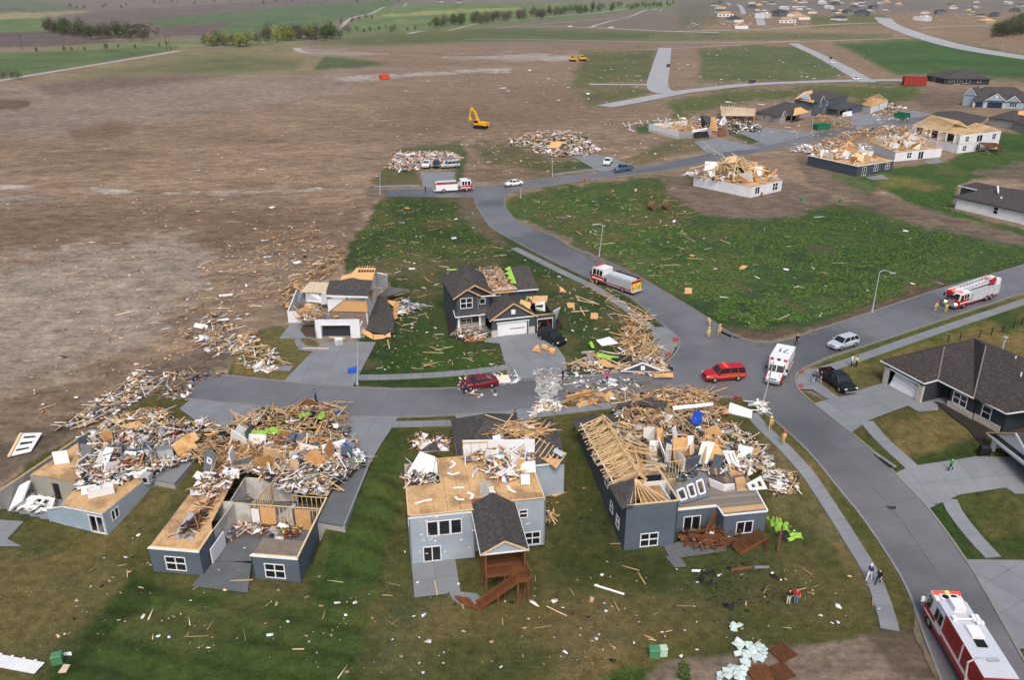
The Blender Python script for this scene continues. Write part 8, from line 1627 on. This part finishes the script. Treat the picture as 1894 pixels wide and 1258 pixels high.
heap('spilled on the lawn right of the truss house',c3,[(1020,300),(1200,400),(1330,590),(1470,640),(1480,760),(1330,780),(1260,640),(1180,480),(1060,400)],None,.1,70,26,460,'ppw','wwo','wwpgk',31,14,6)
heap('on the verge before the truss house',c3,[(0,190),(30,110),(200,110),(420,130),(340,200),(160,215)],None,.25,50,8,60,'ppo','oo','pwk',32,8,3,'pine board',ori=.2)
heap('around the wrecked deck of the truss house',c3,[(720,1040),(860,990),(1010,980),(1080,1060),(1000,1110),(850,1110)],.2,.8,90,6,60,'bbb','b','wkb',33,10,1,'brown board')
heap('by the foot of the leaning lamp pole',c3,[(1200,190),(1260,180),(1290,240),(1240,260)],None,.5,16,10,120,'pw','ww','wwwg',34)
for q,m,lb in((((1040,250,2.6),(1190,285,2.6),(1195,235,3.2),(1055,185,3.3)),WHITE,'white backed roof panel with orange edge lying on the lawn before the truss house'),(((25,180,2.5),(205,135,2.6),(200,108,3.4),(25,150,3.3)),OSB,'long tan sheathing box with lime edge lying along the verge'),(((215,150,2.5),(325,152,2.5),(325,130,2.9),(215,130,2.9)),OSBF,'short tan sheathing box on the verge beside the long one'),(((700,235,4.2),(950,205,4.2),(950,185,4.6),(695,210,4.6)),WHITE,'long white fascia lying across the lumber before the truss house')):loose('roof_panel',lb,'panel',Q(c3,*q),m,t=.2)
for q,lb in((((440,190),(640,230),(660,180),(560,150)),'black shingle sheet in the lumber before the truss house'),(((330,230),(440,190),(440,170),(340,205)),'narrow black shingle sheet left in the lumber before the truss house')):loose('shingle_sheet',lb,'shingles',[(*c3(*p),3.6+.3*(k>1))for k,p in enumerate(q)],SHING)
# corner heap pieces that can be told apart
t=thing('gable','fallen dark slate gable with white trim and small vent on the corner heap','gable',at(*cr(1070,990),2.7));g3=[at(*cr(*p),z)-t.location for p,z in(((920,988),2.75),((1220,992),2.75),((1068,930),4.3))];MB().poly(g3,.12).build('panel',SLATE,t);b=MB();[b.beam(g3[i],g3[2],.12,.22)for i in(0,1)];b.beam(g3[0],g3[1],.1,.12);b.build('trim',WHITE,t);c_=(g3[0]+g3[1])/2*.55+g3[2]*.45;MB().obox(c_+Vector((0,-.08,.02)),(.55,.08,.7),Matrix.Identity(3)).build('vent',WHITE,t)
loose('wall_section','white plank wall section lying on the corner lawn','wall section',[(*cr(790,812),2.6),(*cr(905,795),2.6),(*cr(840,750),2.9),(*cr(750,775),2.9)],WHITE,t=.12)
loose('wall_section','white trailer panel on the main street behind the dark red sedan','panel',[(*cm(1620,1075),2.5),(*cm(1725,1060),2.5),(*cm(1700,1010),3.0),(*cm(1610,1025),3.0)],mat('dirty white panel',(206,200,190),.7,.1,1),t=.15)
for q,m,lb in((((720,830),(740,825),(720,780),(700,790)),LIME,'small lime wrap on the corner lawn'),(((750,890),(830,905),(880,890),(760,860)),LIME,'long lime wrap strip at the top of the corner heap'),(((820,910),(910,905),(905,885),(830,880)),LIME,'pale lime wrap right of the long strip on the corner heap'),(((840,930),(930,910),(1000,880),(880,870)),TAR,'black felt sheet in the corner heap'),(((740,920),(820,960),(900,960),(800,900)),ORANGE_OSB,'orange sheathing slab in the corner heap'),(((1140,1030),(1280,1030),(1275,1000),(1150,1005)),OSB,'long tan slab at the right end of the corner heap'),(((650,870),(740,862),(740,850),(650,855)),WHITE,'white strip left at the top of the corner heap')):loose('sheet',lb,'sheet',[(*cr(*p),2.9+.5*(k>1))for k,p in enumerate(q)],m,t=.05)
for q,lb in((((710,625),(760,630),(765,590),(715,585)),'square orange sheet on the lawn, nearest the corner heap'),(((555,550),(605,553),(600,518),(548,517)),'square tan sheet on the lawn right of the dark house'),(((505,440),(545,445),(520,415),(497,405)),'triangular orange sheet on the lawn above the square tan one'),(((1357,455),(1405,455),(1405,415),(1357,415)),'square orange sheet standing at the edge of the green field'),(((1725,285),(1760,288),(1790,265),(1750,260)),'small orange sheet lying in the green field')):loose('plywood_sheet',lb,'plywood sheet',[(*cr(*p),2.5+.25*(k>1))for k,p in enumerate(q)],ORANGE_OSB)
for i,(a,b_)in enumerate((((610,470),(770,530)),((620,500),(770,528)),((615,480),(640,505)),((580,580),(700,572)),((640,550),(670,605)))):tag(stick('plank',at(*cr(*a),2.55),at(*cr(*b_),2.6),.14,.12,PINE),'pine stick of the broken truss lying on the lawn toward the curved street','plank','sticks of a broken truss')
# grey house
heap('in the stripped attic of the dark two storey house',c6,[(560,150),(880,110),(980,330),(760,380),(680,260)],8.0,.5,120,24,90,'ppti','oi','itp',75,4,4,'roof board')
heap('heaped on the bare top floor of the grey house',c2,[(560,390),(640,260),(780,250),(930,270),(925,350),(890,420),(800,520),(700,500),(640,440)],5.5,.8,190,130,260,'ppo','wwwg','wwkpgi',35,16,40,'pine board')
heap('of roof timbers at the back of the grey house',c2,[(690,240),(760,200),(860,195),(1010,240),(940,270),(800,260)],6.6,.4,90,4,10,'pppo','w','p',36,14,0,'roof timber',Lr=(2,4.5),ori=.2)
heap('in the collapsed left corner of the grey house',c2,[(195,500),(250,440),(390,420),(392,520),(220,535)],2.95,.5,30,30,200,'pw','wwi','kkwg',37,0,6)
heap('in the front garden left of the grey house',c2,[(230,280),(270,250),(440,270),(440,330),(250,330)],None,.3,30,12,120,'ppb','wi','wkpb',38,3,3)
heap('on the lawn at the right rear corner of the grey house',c2,[(985,740),(1000,560),(1110,540),(1060,640),(1030,760)],.4,.8,40,8,30,'ppo','oo','pw',39,8,3,'pine board')
heap('on the lawn at the left side of the grey house',c2,[(105,620),(110,540),(180,480),(195,600),(190,640)],.3,.3,12,4,30,'pp','w','wk',40,4,1)
loose('plywood_sheet','torn tan sheet leaning at the right rear corner of the grey house','plywood sheet',Q(c2,(1000,610,.6),(1080,640,.5),(1115,575,1.2),(990,565,1.6)),OSB)
heap('at the kerb right of the grey house driveway',c2,[(895,160),(960,60),(1080,70),(1060,130),(980,120)],None,.4,40,14,160,'ppw','ww','wwwp',41,6,3)
# open land
heap('sprinkled over the front lawns',X0,[(20,1200),(200,1000),(300,980),(640,1000),(730,900),(760,1060),(1060,1040),(1080,900),(1160,1040),(1600,1060),(1640,1150),(1200,1230),(700,1250)],None,0,60,4,330,'ppt','w','wwtkp',42,22,0,'pine stick',Lr=(.5,2.2),sc=.8)
heap('flaked black over the lawn behind the truss house',X0,[(1290,1050),(1400,1030),(1460,1080),(1420,1120),(1340,1160),(1310,1110)],None,0,0,16,150,'p','kkk','k',43,0,0,sc=.45)
heap('scattered in the weedy field beside the curved street',X0,[(945,378),(1010,352),(1260,345),(1290,400),(1290,560),(1200,510),(1110,470),(1020,424)],None,0,200,6,130,'pppt','ow','wttp',44,46,3,'pine board',Lr=(.7,3.2))
heap('scattered over the dense crop field',X0,[(1290,420),(1500,390),(1640,410),(1880,480),(1640,560),(1440,610),(1330,590)],None,0,26,6,50,'ppw','wwo','wtt',45,10,3,'pine board')
heap('strewn over the bare dirt field',X0,[(120,480),(300,330),(520,230),(760,165),(1050,150),(1180,220),(860,290),(690,330),(650,440),(520,540),(320,680),(200,720)],None,0,260,10,1000,'ppttw','wtt','ttttpi',46,0,0,Lr=(.8,3),sc=1.3)
heap('strewn on the dirt beside the upper left houses',X0,[(380,460),(480,420),(640,400),(640,470),(540,520),(420,620),(300,680),(340,560)],None,0,170,16,400,'ppptb','wt','wtp',47,30,4,'weathered board',ori=.7)
heap('sprinkled around the upper lots and streets',X0,[(720,260),(1080,240),(1220,190),(1480,160),(1700,180),(1700,230),(1480,270),(1200,300),(900,330)],None,0,120,20,500,'ppt','wo','wti',48,0,0,sc=1.5)
heap('strewn over the far graded land',X0,[(760,150),(1100,110),(1240,60),(1500,60),(1640,60),(1600,140),(1260,160),(1080,200)],None,0,60,20,700,'pt','w','wtt',49,0,0,sc=2.4)
heap('around the ridge estate',X0,[(1260,50),(1310,10),(1890,10),(1800,48),(1640,30),(1480,46)],None,0,0,260,900,'p','wwok','wokc',50,sc=3.4)
heap('strewn thinly over the left of the dirt field',X0,[(0,420),(0,250),(300,180),(600,160),(500,240),(300,340),(120,480),(200,720),(60,800)],None,0,30,4,260,'ptt','t','wttp',70,0,0,sc=1.1)
heap('washed over the broken left end of the main street',X0,[(290,735),(300,690),(340,684),(420,690),(360,712),(345,742)],None,.12,50,8,260,'ptb','wg','wtkbg',71,3,0)
# flattened houses up the slope
heap('of the flattened house behind the upper fire engine',cu,[(140,340),(180,230),(330,215),(560,225),(645,260),(600,300),(360,320),(340,345),(230,350)],2.6,1.1,190,130,520,'ppii','wwiii','wiiipk',51,10,14,sc=1.3)
slabh=struct(drape('slab_foundation',[cu(*p)for p in((180,335),(200,235),(560,235),(600,300),(360,310))],CONC,.12),'pale foundation slab under the rubble of the flattened house')
heap('of the flattened house left of the white pickup',cu,[(930,165),(1080,95),(1250,75),(1440,90),(1500,150),(1580,210),(1490,245),(1250,250),(1100,225),(1130,190),(1000,190)],2.6,1.1,230,150,520,'ppiw','wwwiok','wwiipk',52,10,16,sc=1.4)
loose('plywood_sheet','orange roof slab on the flattened house left of the white pickup','plywood sheet',[(*cu(1210,195),3.2),(*cu(1290,190),3.2),(*cu(1320,150),4.4),(*cu(1240,150),4.4)],ORANGE_OSB,t=.2)
heap('of lumber on the lot before the blue grey two storey house',c42,[(300,380),(560,400),(600,450),(560,490),(390,480),(310,430)],2.5,1.0,260,10,60,'ptt','o','pt',53,8,0,'dull board',sc=1.3)
heap('of lumber in the street above the white ruin',c42,[(330,580),(520,520),(660,480),(1000,470),(1090,520),(800,560),(660,545),(520,610),(360,605)],2.6,1.3,420,30,120,'ppto','wo','pwk',54,12,2,sc=1.5)
heap('on the deck of the slate ruin',c42,[(240,690),(290,610),(520,590),(740,640),(700,710),(480,740)],5.2,1.2,150,90,200,'ppiw','wwoi','wikp',55,6,10,sc=1.3)
heap('on the deck of the white walled ruin',c42,[(700,560),(1080,530),(1160,620),(920,660)],5.2,1.4,150,100,160,'ppww','wwwo','wpk',56,6,12,sc=1.4)
heap('over the blank walled ruin and its timber neighbour',c41,[(330,500),(620,430),(880,420),(1120,430),(1180,330),(1540,340),(1560,460),(1100,560),(680,560)],4.0,1.2,200,50,260,'ppti','woi','wipkt',72,0,0,sc=1.4)
heap('along the back of the tall white house',c42,[(1040,480),(1240,420),(1420,470),(1700,490),(1690,540),(1400,540),(1120,560)],7.0,.9,160,20,120,'pppt','wo','wpt',73,0,0,sc=1.4)
heap('between the upper ruins',c42,[(0,500),(330,390),(700,380),(1000,430),(660,560),(300,620),(40,640)],None,0,60,6,90,'ptti','wt','wttik',74,0,0,sc=1.4)
heap('left of the slate ruin',c42,[(100,670),(130,630),(260,620),(250,690)],2.6,.8,50,40,80,'wwp','ww','wk',57,2,4,sc=1.3)
heap('over the deck of the pointed timber ruin',c41,[(740,1100),(940,1030),(1300,960),(1600,1020),(1680,1120),(1400,1190),(1000,1140)],5.2,1.5,260,100,260,'pppw','wwio','wipk',58,12,12,sc=1.3)
heap('of black and white wreckage beside the blank walled ruin',c41,[(1230,500),(1380,470),(1640,520),(1600,590),(1400,580),(1260,620)],2.6,1.3,60,70,200,'pww','wwkk','kkwg',59,2,8,sc=1.4)
heap('round the timber roofed house and green skips',c42,[(700,380),(860,290),(1000,330),(1000,430),(840,430),(720,420)],None,.4,70,20,160,'ptb','wt','wtb',60,0,0,sc=1.4)
heap('under the rear deck of the tall white house',c42,[(1480,600),(1680,590),(1660,690),(1500,700)],2.6,.8,40,4,20,'bbp','w','wb',61,4,0,'brown board')
# ================================================================ STREET FURNITURE, YARD THINGS, TREES
def lamp(base,top,label,arm=None,bent=False):
    """pole from ground pixel to the pixel of its top; arm = pixel of the lamp head"""
    a=G(*base);t=thing('street_lamp',label,'street lamp',a)
    d=(at(0,0,0)*0);n=Vector((0,1,0));o=Vector((0,0,CAMZ));r=at(*top,-10)-o;k=(a.y-(1.0 if bent else 0)-o.y)/r.y;q=o+r*k-a
    L=MB().cyl((0,0,0),q,.11,.07).build('pole',METAL,t);MB().cyl((0,0,0),(0,0,.5),.2,.16).build('base',METAL,t)
    if arm:
        r=at(*arm,-10)-o;h=o+r*((a.y-o.y)/r.y)-a;m=q.lerp(h,.35)+Vector((0,0,.35));MB().cyl(q,m,.06).cyl(m,h,.05).build('arm',METAL,t);MB().obox(h,(.8,.3,.14),aim((h-q)*Vector((1,1,0)))).build('lamp_head',METAL,t)
    return t
lamp((1613,577),(1627,503),'tall street lamp with curved arm at the edge of the green field',(1651,505));lamp((661,712),(662,634),'headless pole by the driveway of the white torn open house');lamp((1411,747),(1431,668),'leaning lamp pole in front of the ambulance',bent=True)
lamp((703,360),(703,317),'thin pole at the dead end of the upper street');lamp((1022,326),(1021,292),'thin pole on the lawn left of the far pickups');lamp((1108,474),(1115,418),'street lamp beside the curved street with short arm',(1100,415));lamp((1501,248),(1504,213),'pole at the driveway by the green skip');lamp((1330,286),(1298,259),'toppled lamp pole behind the pointed timber heap');lamp((963,366),(963,348),'short post at the bend of the upper street');lamp((1772,1345),(1790,1226),'street lamp with arm reaching over the rescue engine at the lower right',(1836,1221));lamp((1855,92),(1856,74),'post on the far right slope')
for x,y,lb in((309,93,'left wooden power pole by the far gravel road'),(316,93,'right wooden power pole by the far gravel road'),(42,92,'power pole in the far left field')):t=thing('power_pole',lb,'power pole',G(x,y));MB().cyl((0,0,0),(0,0,11),.2,.14).build('pole',DBROWN,t);MB().bx(-1.2,1.2,-.08,.08,9.9,10.1).build('crossarm',DBROWN,t)
# wrecked heap of white scraps round the leaning pole foot is litter; fence of black posts behind the ranch house
t=thing('fence','row of thin black fence posts on the lawn behind the ranch house','fence',G(1811,625));pp=[(1753,634),(1775,629),(1811,625),(1833,621),(1854,614),(1874,607),(1889,601),(1910,594)]
for x,y in pp:p=G(x,y)-t.location;MB().bx(p.x-.05,p.x+.05,p.y-.05,p.y+.05,p.z-.1,p.z+1.25).build('post',BLACK,t)
b=MB();[b.beam(G(*a)-t.location+Vector((0,0,z)),G(*c_)-t.location+Vector((0,0,z)),.015,.015)for a,c_ in zip(pp[:-1],pp[1:])for z in(.5,1.1)];b.build('wires',BLACK,t)
drn=thing('storm_drain','black slot of a storm drain in the kerb of the right road','drain',G(1628,850),head(G(1605,829),G(1650,868)));MB().bx(-1.7,1.7,-.12,.12,.0,.12).build('slot',BLACK,drn);MB().bx(-1.9,1.9,.12,.5,.02,.13).build('lid',KERB,drn)
t=thing('manhole_cover','round dark manhole cover in the right road','manhole',G(1648,938));MB().cyl((0,0,.0),(0,0,.035),.5,n=18).build('cover',mat('cast iron',(52,50,50),.7,.2,6),t);MB().cyl((0,0,.0),(0,0,.03),.58,n=18).build('frame',KERB,t)
MG=mat('utility green',(74,128,92),.6,.06,2);MINT=mat('pale mint',(168,200,178),.7,.06,2)
for x,y,m,lb,rz in((108,1226,MG,'green utility box on the lawn at the lower left',.3),(1209,1214,MG,'green utility box at the bare earth edge, left of the pair',0),(1226,1212,MINT,'pale mint utility box right of the green one',.1),(1556,374,MG,'tiny green pedestal in the middle of the crop field',0),(1485,372,MG,'green pedestal on bare earth right of the pointed timber heap',0)):
    t=thing('utility_box',lb,'utility box',G(x,y),rz);s=.8 if m is MG else .6;MB().loft([[(a*s*.5,b*s*.4,z)for a,b in((-1,-1),(1,-1),(1,1),(-1,1))]for z in(0,.75)]).build('cabinet',m,t);MB().loft([[(a*s*.55*k,b*s*.45*k,z)for a,b in((-1,-1),(1,-1),(1,1),(-1,1))]for k,z in((1,.755),(1,.8),(.8,.9))]).build('lid',m,t)
loose('wall_board','white plank board behind the green utility box at the lower left','board',[(116,1213,.1),(133,1212,.1),(131,1206,.15),(118,1208,.15)],WHITE);loose('wall_board','pale tan board in front of the green utility box at the lower left','board',[(107,1245,.1),(122,1244,.1),(130,1230,.15),(118,1229,.15)],TAN)
t=thing('picket_fence','white fence panel lying at the lower left corner of the picture','fence',G(20,1230),R(-12));
for i in range(20):MB().bx(-2.7+i*.27,-2.7+i*.27+.23,-.55,.62+.14*(i%4==0),.12,.17).build('picket',WHITE,t)
for y in(-.4,.3):MB().bx(-2.7,2.65,y,y+.12,.05,.115).build('rail',WHITE,t)
loose('gutter','long bent white gutter lying on the front lawn','gutter',[(1099,1084,.1),(1154,1101,.1),(1155,1098,.18),(1101,1081,.18)],GUTTER,t=.1)
for q,m,lb in((((1352,1057,.1),(1392,1051,.1),(1393,1047,.15),(1353,1052,.15)),BROWN,'orange brown board on the lawn behind the truss house'),(((1395,1052,.1),(1423,1051,.1),(1423,1047,.15),(1396,1047,.15)),GREY,'grey board in line with the orange brown one on the lawn'),(((1279,1057,.1),(1295,1058,.1),(1296,1054,.15),(1280,1054,.15)),WHITE,'short white board on the lawn by the dark patio'),(((1090,1115,.1),(1097,1116,.1),(1099,1107,.6),(1092,1104,.6)),OSBF,'small tan box on the front lawn')):loose('board',lb,'board',q,m,t=.1)
ck=lambda x,y:(1000+x/3.946,1020+y/3.946)
for q,rz,m,lb in(((1765,750),.5,DBROWN,'dark wooden pallet at the right of the sack heap'),((1600,900),.1,BROWN,'reddish wooden pallet below the sack heap'),((1750,895),.4,DBROWN,'dark broken pallet right of the reddish pallet')):
    t=thing('pallet',lb,'pallet',G(*ck(*q)),rz);[MB().bx(-.85+i*.19,-.85+i*.19+.13,-.75,.75,.24,.28).build('slat',m,t)for i in range(9)];[MB().bx(-.85,.82,y,y+.1,.05,.235).build('bearer',m,t)for y in(-.75,-.05,.65)]
SACK=mat('white sacks',(190,206,204),.7,.1,3,orand=.1);rnd=random.Random(4);sm=MB().loft([[(.33*k*a,.22*k*b,z)for a,b in((-1,-.8),(-.8,-1),(.8,-1),(1,-.8),(1,.8),(.8,1),(-.8,1),(-1,.8))]for k,z in((.8,0),(1,.07),(1,.13),(.75,.2))]).mesh('sack',SACK)
for poly,n,lb in(([(1410,680),(1520,670),(1650,725),(1580,850),(1480,850),(1430,760)],44,'white sack in the spilled heap on the bare earth'),([(1290,895),(1400,845),(1500,880),(1490,950),(1290,950)],18,'white sack in the smaller heap at the bottom edge'),([(1380,560),(1425,560),(1470,530),(1430,600)],4,'white sack on the lawn above the spilled heap')):
    for i in range(n):x,y=inpoly(poly,rnd);p=G(*ck(x,y));o=bpy.data.objects.new('sack',sm);COL.objects.link(o);o.location=p+Vector((0,0,.05+rnd.uniform(0,.3 if n>20 else .2)));o.rotation_euler=(rnd.gauss(0,.3),rnd.gauss(0,.3),rnd.uniform(0,6.3));tag(o,lb,'sack','spilled white sacks')
for x,y,lb in((1207,388,'round straw bale left of the pair in the weedy field'),(1233,387,'round straw bale right of the pair in the weedy field')):t=thing('straw_bale',lb,'bale',G(x,y),.6);MB().cyl((0,-.8,.98),(0,.8,.98),1.0,n=16).build('roll',mat('old straw',(104,86,62),.95,.3,3,bump=.6),t);[MB().cyl((0,y_,.98),(0,y_+.08,.98),1.02,n=16).build('twine',mat('twine',(150,130,96),.9,.1,3),t)for y_ in(-.5,.4)]
t=thing('waste_bin','blue waste bin lying by the headless pole','bin',G(652,690),.3);MB().loft([[(x,.35*k*a,.38+.35*k*b)for a,b in((-1,-1),(1,-1),(1,1),(-1,1))]for x,k in((-.55,.8),(.55,1))]).build('body',BLUEP,t);MB().bx(.56,.64,-.4,.4,.0,.78).build('lid',BLUEP,t)
t=thing('appliance','white kitchen appliance lying on the driveway of the white torn open house','appliance',G(627,637),.5);MB().bx(-.5,.5,-.4,.4,0,.9).build('body',WHITE,t);MB().bx(-.45,.45,-.43,-.402,.1,.8).build('door',METAL,t)
t=thing('barbecue','dark covered barbecue by the open garage pillar','barbecue',G(1818,843),0);MB().bx(-.6,.6,-.35,.35,.35,.95).build('cart',BLACK,t);MB().loft([[(x,.36*math.cos(q),.96+.35*math.sin(q))for q in np.linspace(0,3.14,7)]for x in(-.5,.5)]).build('hood',BLACK,t);[MB().cyl((x,-.3,.0),(x,-.3,.35),.05).build('leg',BLACK,t)for x in(-.5,.5)]
# trees
def leaf_tree(name,kind,seed,h,w,n,cols):
    rs=np.random.RandomState(seed);t=thing('tree','x','tree');b=MB();b.cyl((0,0,0),(0,0,h*.35),.2,.14,6);tips=[]
    for i in range(9):a=i*2.4+rs.rand();r=w*(.35+.3*rs.rand());z=h*(.3+.5*rs.rand());p=Vector((r*math.cos(a),r*math.sin(a),z));b.cyl((0,0,h*(.2+.02*i)),p,.12,.04,5);tips.append(p)
    b.cyl((0,0,h*.35),(0,0,h*.8),.17,.05,5);tips.append(Vector((0,0,h*.82)));b.build('trunk',mat('grey brown bark',(92,80,70),.95,.2,3),t)
    T=np.array([tuple(p)for p in tips]);c=T[rs.randint(len(T),size=n)]+rs.normal(0,1,(n,3))*np.array([w*.22,w*.22,h*.13]);d1=rs.normal(0,1,(n,3));d2=rs.normal(0,1,(n,3));s=(.3+.5*rs.rand(n))[:,None]*w*.26
    d1=d1/np.linalg.norm(d1,axis=1)[:,None]*s;d2=d2/np.linalg.norm(d2,axis=1)[:,None]*s;v=np.stack([c,c+d1,c+d2],1).reshape(-1,3);v[:,2]=np.maximum(v[:,2],h*.12)
    me=bpy.data.meshes.new('crown');me.from_pydata(v.tolist(),[],np.arange(3*n).reshape(-1,3).tolist());C=np.array([lin(q)for q in cols])[rs.randint(len(cols),size=n)]*(.75+.5*rs.rand(n))[:,None];at_=me.attributes.new('col','FLOAT_COLOR','POINT');at_.data.foreach_set('color',np.concatenate([np.repeat(C,3,0),np.ones((3*n,1))],1).astype(np.float32).ravel());me.materials.append(LEAF);o=bpy.data.objects.new('crown',me);COL.objects.link(o);o.parent=t;return t
LEAF=mat('leaves',(80,90,50),.9,.1,1,attr=True)
TR={'g':(leaf_tree('t',0,1,11,4.6,520,[(62,84,40),(80,104,48),(48,66,34)]),'fresh green leafy tree'),'y':(leaf_tree('t',0,2,11,5,460,[(132,142,66),(150,150,84),(104,116,56)]),'yellow green budding tree'),'b':(leaf_tree('t',0,3,10,5,330,[(96,86,74),(78,74,62),(88,92,60)]),'greyish half bare tree'),'d':(leaf_tree('t',0,4,9,3.4,560,[(48,62,40),(62,72,46),(40,52,34)]),'dark evergreen tree')}
usedt=set();rnd=random.Random(12)
def grove(where,line,n,kinds,hs=(.8,1.2),jit=4):
    for i in range(n):
        f=(i+rnd.random()*.8)/n*(len(line)-1);k=min(int(f),len(line)-2);x=line[k][0]+(line[k+1][0]-line[k][0])*(f-k);y=line[k][1]+(line[k+1][1]-line[k][1])*(f-k)
        kd=rnd.choice(kinds);t0,lb=TR[kd];o=t0 if kd not in usedt else copy_tree(t0);usedt.add(kd);o.location=G(x+rnd.gauss(0,jit),max(y+rnd.gauss(0,jit*.5),1));s=rnd.uniform(*hs);o.rotation_euler=(0,0,rnd.uniform(0,6.3));o.scale=(s*rnd.uniform(.9,1.2),s,s);seg=['at the left end ','left of the middle ','right of the middle ','at the right end '][min(3,int(4*i/n))].rstrip()if n>20 else '';o['label']=f'{lb} {where} {seg}'.strip();o['category']='tree';o['group']='trees '+where
grove('in the far left farm clump',[(85,56),(130,64),(200,70),(284,68)],58,'ggdbb',(.8,1.3),7);grove('in the roadside clump near the power poles',[(385,82),(420,84),(470,82)],22,'yygb',(.7,1.15));grove('in the wood below the country road',[(492,74),(560,72),(625,70)],44,'gybb',(.8,1.3),5);grove('in the gully right of the wood',[(640,60),(700,58),(780,52)],12,'bbd',(.5,.9),4)
grove('in the long roadside tree belt',[(800,48),(900,40),(1000,30),(1100,20),(1250,10)],105,'bbdg',(.9,1.6),5);grove('on the upper right wooded slope',[(1838,66),(1862,66),(1890,64),(1892,52),(1866,54),(1892,40)],60,'dbdg',(.9,1.4),4);grove('beside the gravel road at the left edge',[(6,146),(36,144)],3,'b',(.5,.7),3);grove('on the far skyline at the left',[(120,16),(180,14),(250,8)],7,'db',(.7,1),3);grove('along the field edge below the plowed hill',[(60,98),(200,90),(330,84)],9,'gd',(.3,.5),4);grove('at the bend of the country road',[(600,50),(650,40),(690,30)],9,'bd',(.5,.8),3)
grove('along the top edge of the picture',[(270,6),(500,4),(760,3)],16,'db',(.7,1.1),4)
# coarse weeds in the green lots: too many to count
def weeds(name,label,polys,n,size,cols,seed,dens=None):
    rs=np.random.RandomState(seed);rn=random.Random(seed);P=[]
    for poly,k in polys:
        for _ in range(int(n*k)):P.append(G(*inpoly(poly,rn)))
    P=np.array([tuple(p)for p in P]);keep=fbm(P[:,0]*.35,P[:,1]*.35,5,3)>.42;P=P[keep];n=len(P);v=[];K=4
    for k in range(K):a=rs.rand(n)*6.28;r=size*(.4+.6*rs.rand(n));h_=size*(.15+.3*rs.rand(n));q=np.stack([np.cos(a),np.sin(a),0*a],1);s_=np.stack([-np.sin(a),np.cos(a),0*a],1);v+=[P+s_*(r*.35)[:,None],P-s_*(r*.35)[:,None],P+q*r[:,None]+np.array([0,0,1])*h_[:,None]]
    V=np.stack(v,1).reshape(-1,3);C=np.array([lin(c)for c in cols])[rs.randint(len(cols),size=n)]*(.7+.6*rs.rand(n))[:,None];me=bpy.data.meshes.new(name);nf=len(V)//3;me.vertices.add(len(V));me.vertices.foreach_set('co',V.astype(np.float32).ravel());me.loops.add(len(V));me.loops.foreach_set('vertex_index',np.arange(len(V),dtype=np.int32));me.polygons.add(nf);me.polygons.foreach_set('loop_start',np.arange(0,len(V),3,dtype=np.int32));me.update(calc_edges=True)
    at_=me.attributes.new('col','FLOAT_COLOR','POINT');at_.data.foreach_set('color',np.concatenate([np.repeat(C,3*K,0),np.ones((len(V),1))],1).astype(np.float32).ravel());me.materials.append(LEAF);o=bpy.data.objects.new(name,me);COL.objects.link(o);tag(o,label,'weeds',None,'stuff')
weeds('weeds','dense green weeds growing over the lots either side of the curved street',[([(945,378),(1010,352),(1180,338),(1225,350),(1250,380),(1330,402),(1440,404),(1530,380),(1640,400),(1760,430),(1894,466),(1894,480),(1620,560),(1480,600),(1400,612),(1330,592),(1240,540),(1150,485),(1020,420)],1.0),([(700,372),(860,372),(900,430),(940,462),(820,490),(660,480),(665,440)],.1),([(1640,345),(1760,360),(1760,390),(1690,378)],.05)],36000,.34,[(86,116,52),(78,106,46),(96,122,60),(70,98,42)],8)
weeds('tall_weeds','bright green weeds growing at the bottom edge near the utility boxes',[([(1125,1258),(1160,1240),(1172,1258)],.5),([(1256,1258),(1262,1228),(1270,1232),(1272,1258)],.5)],120,.5,[(64,84,36),(54,74,32)],9)
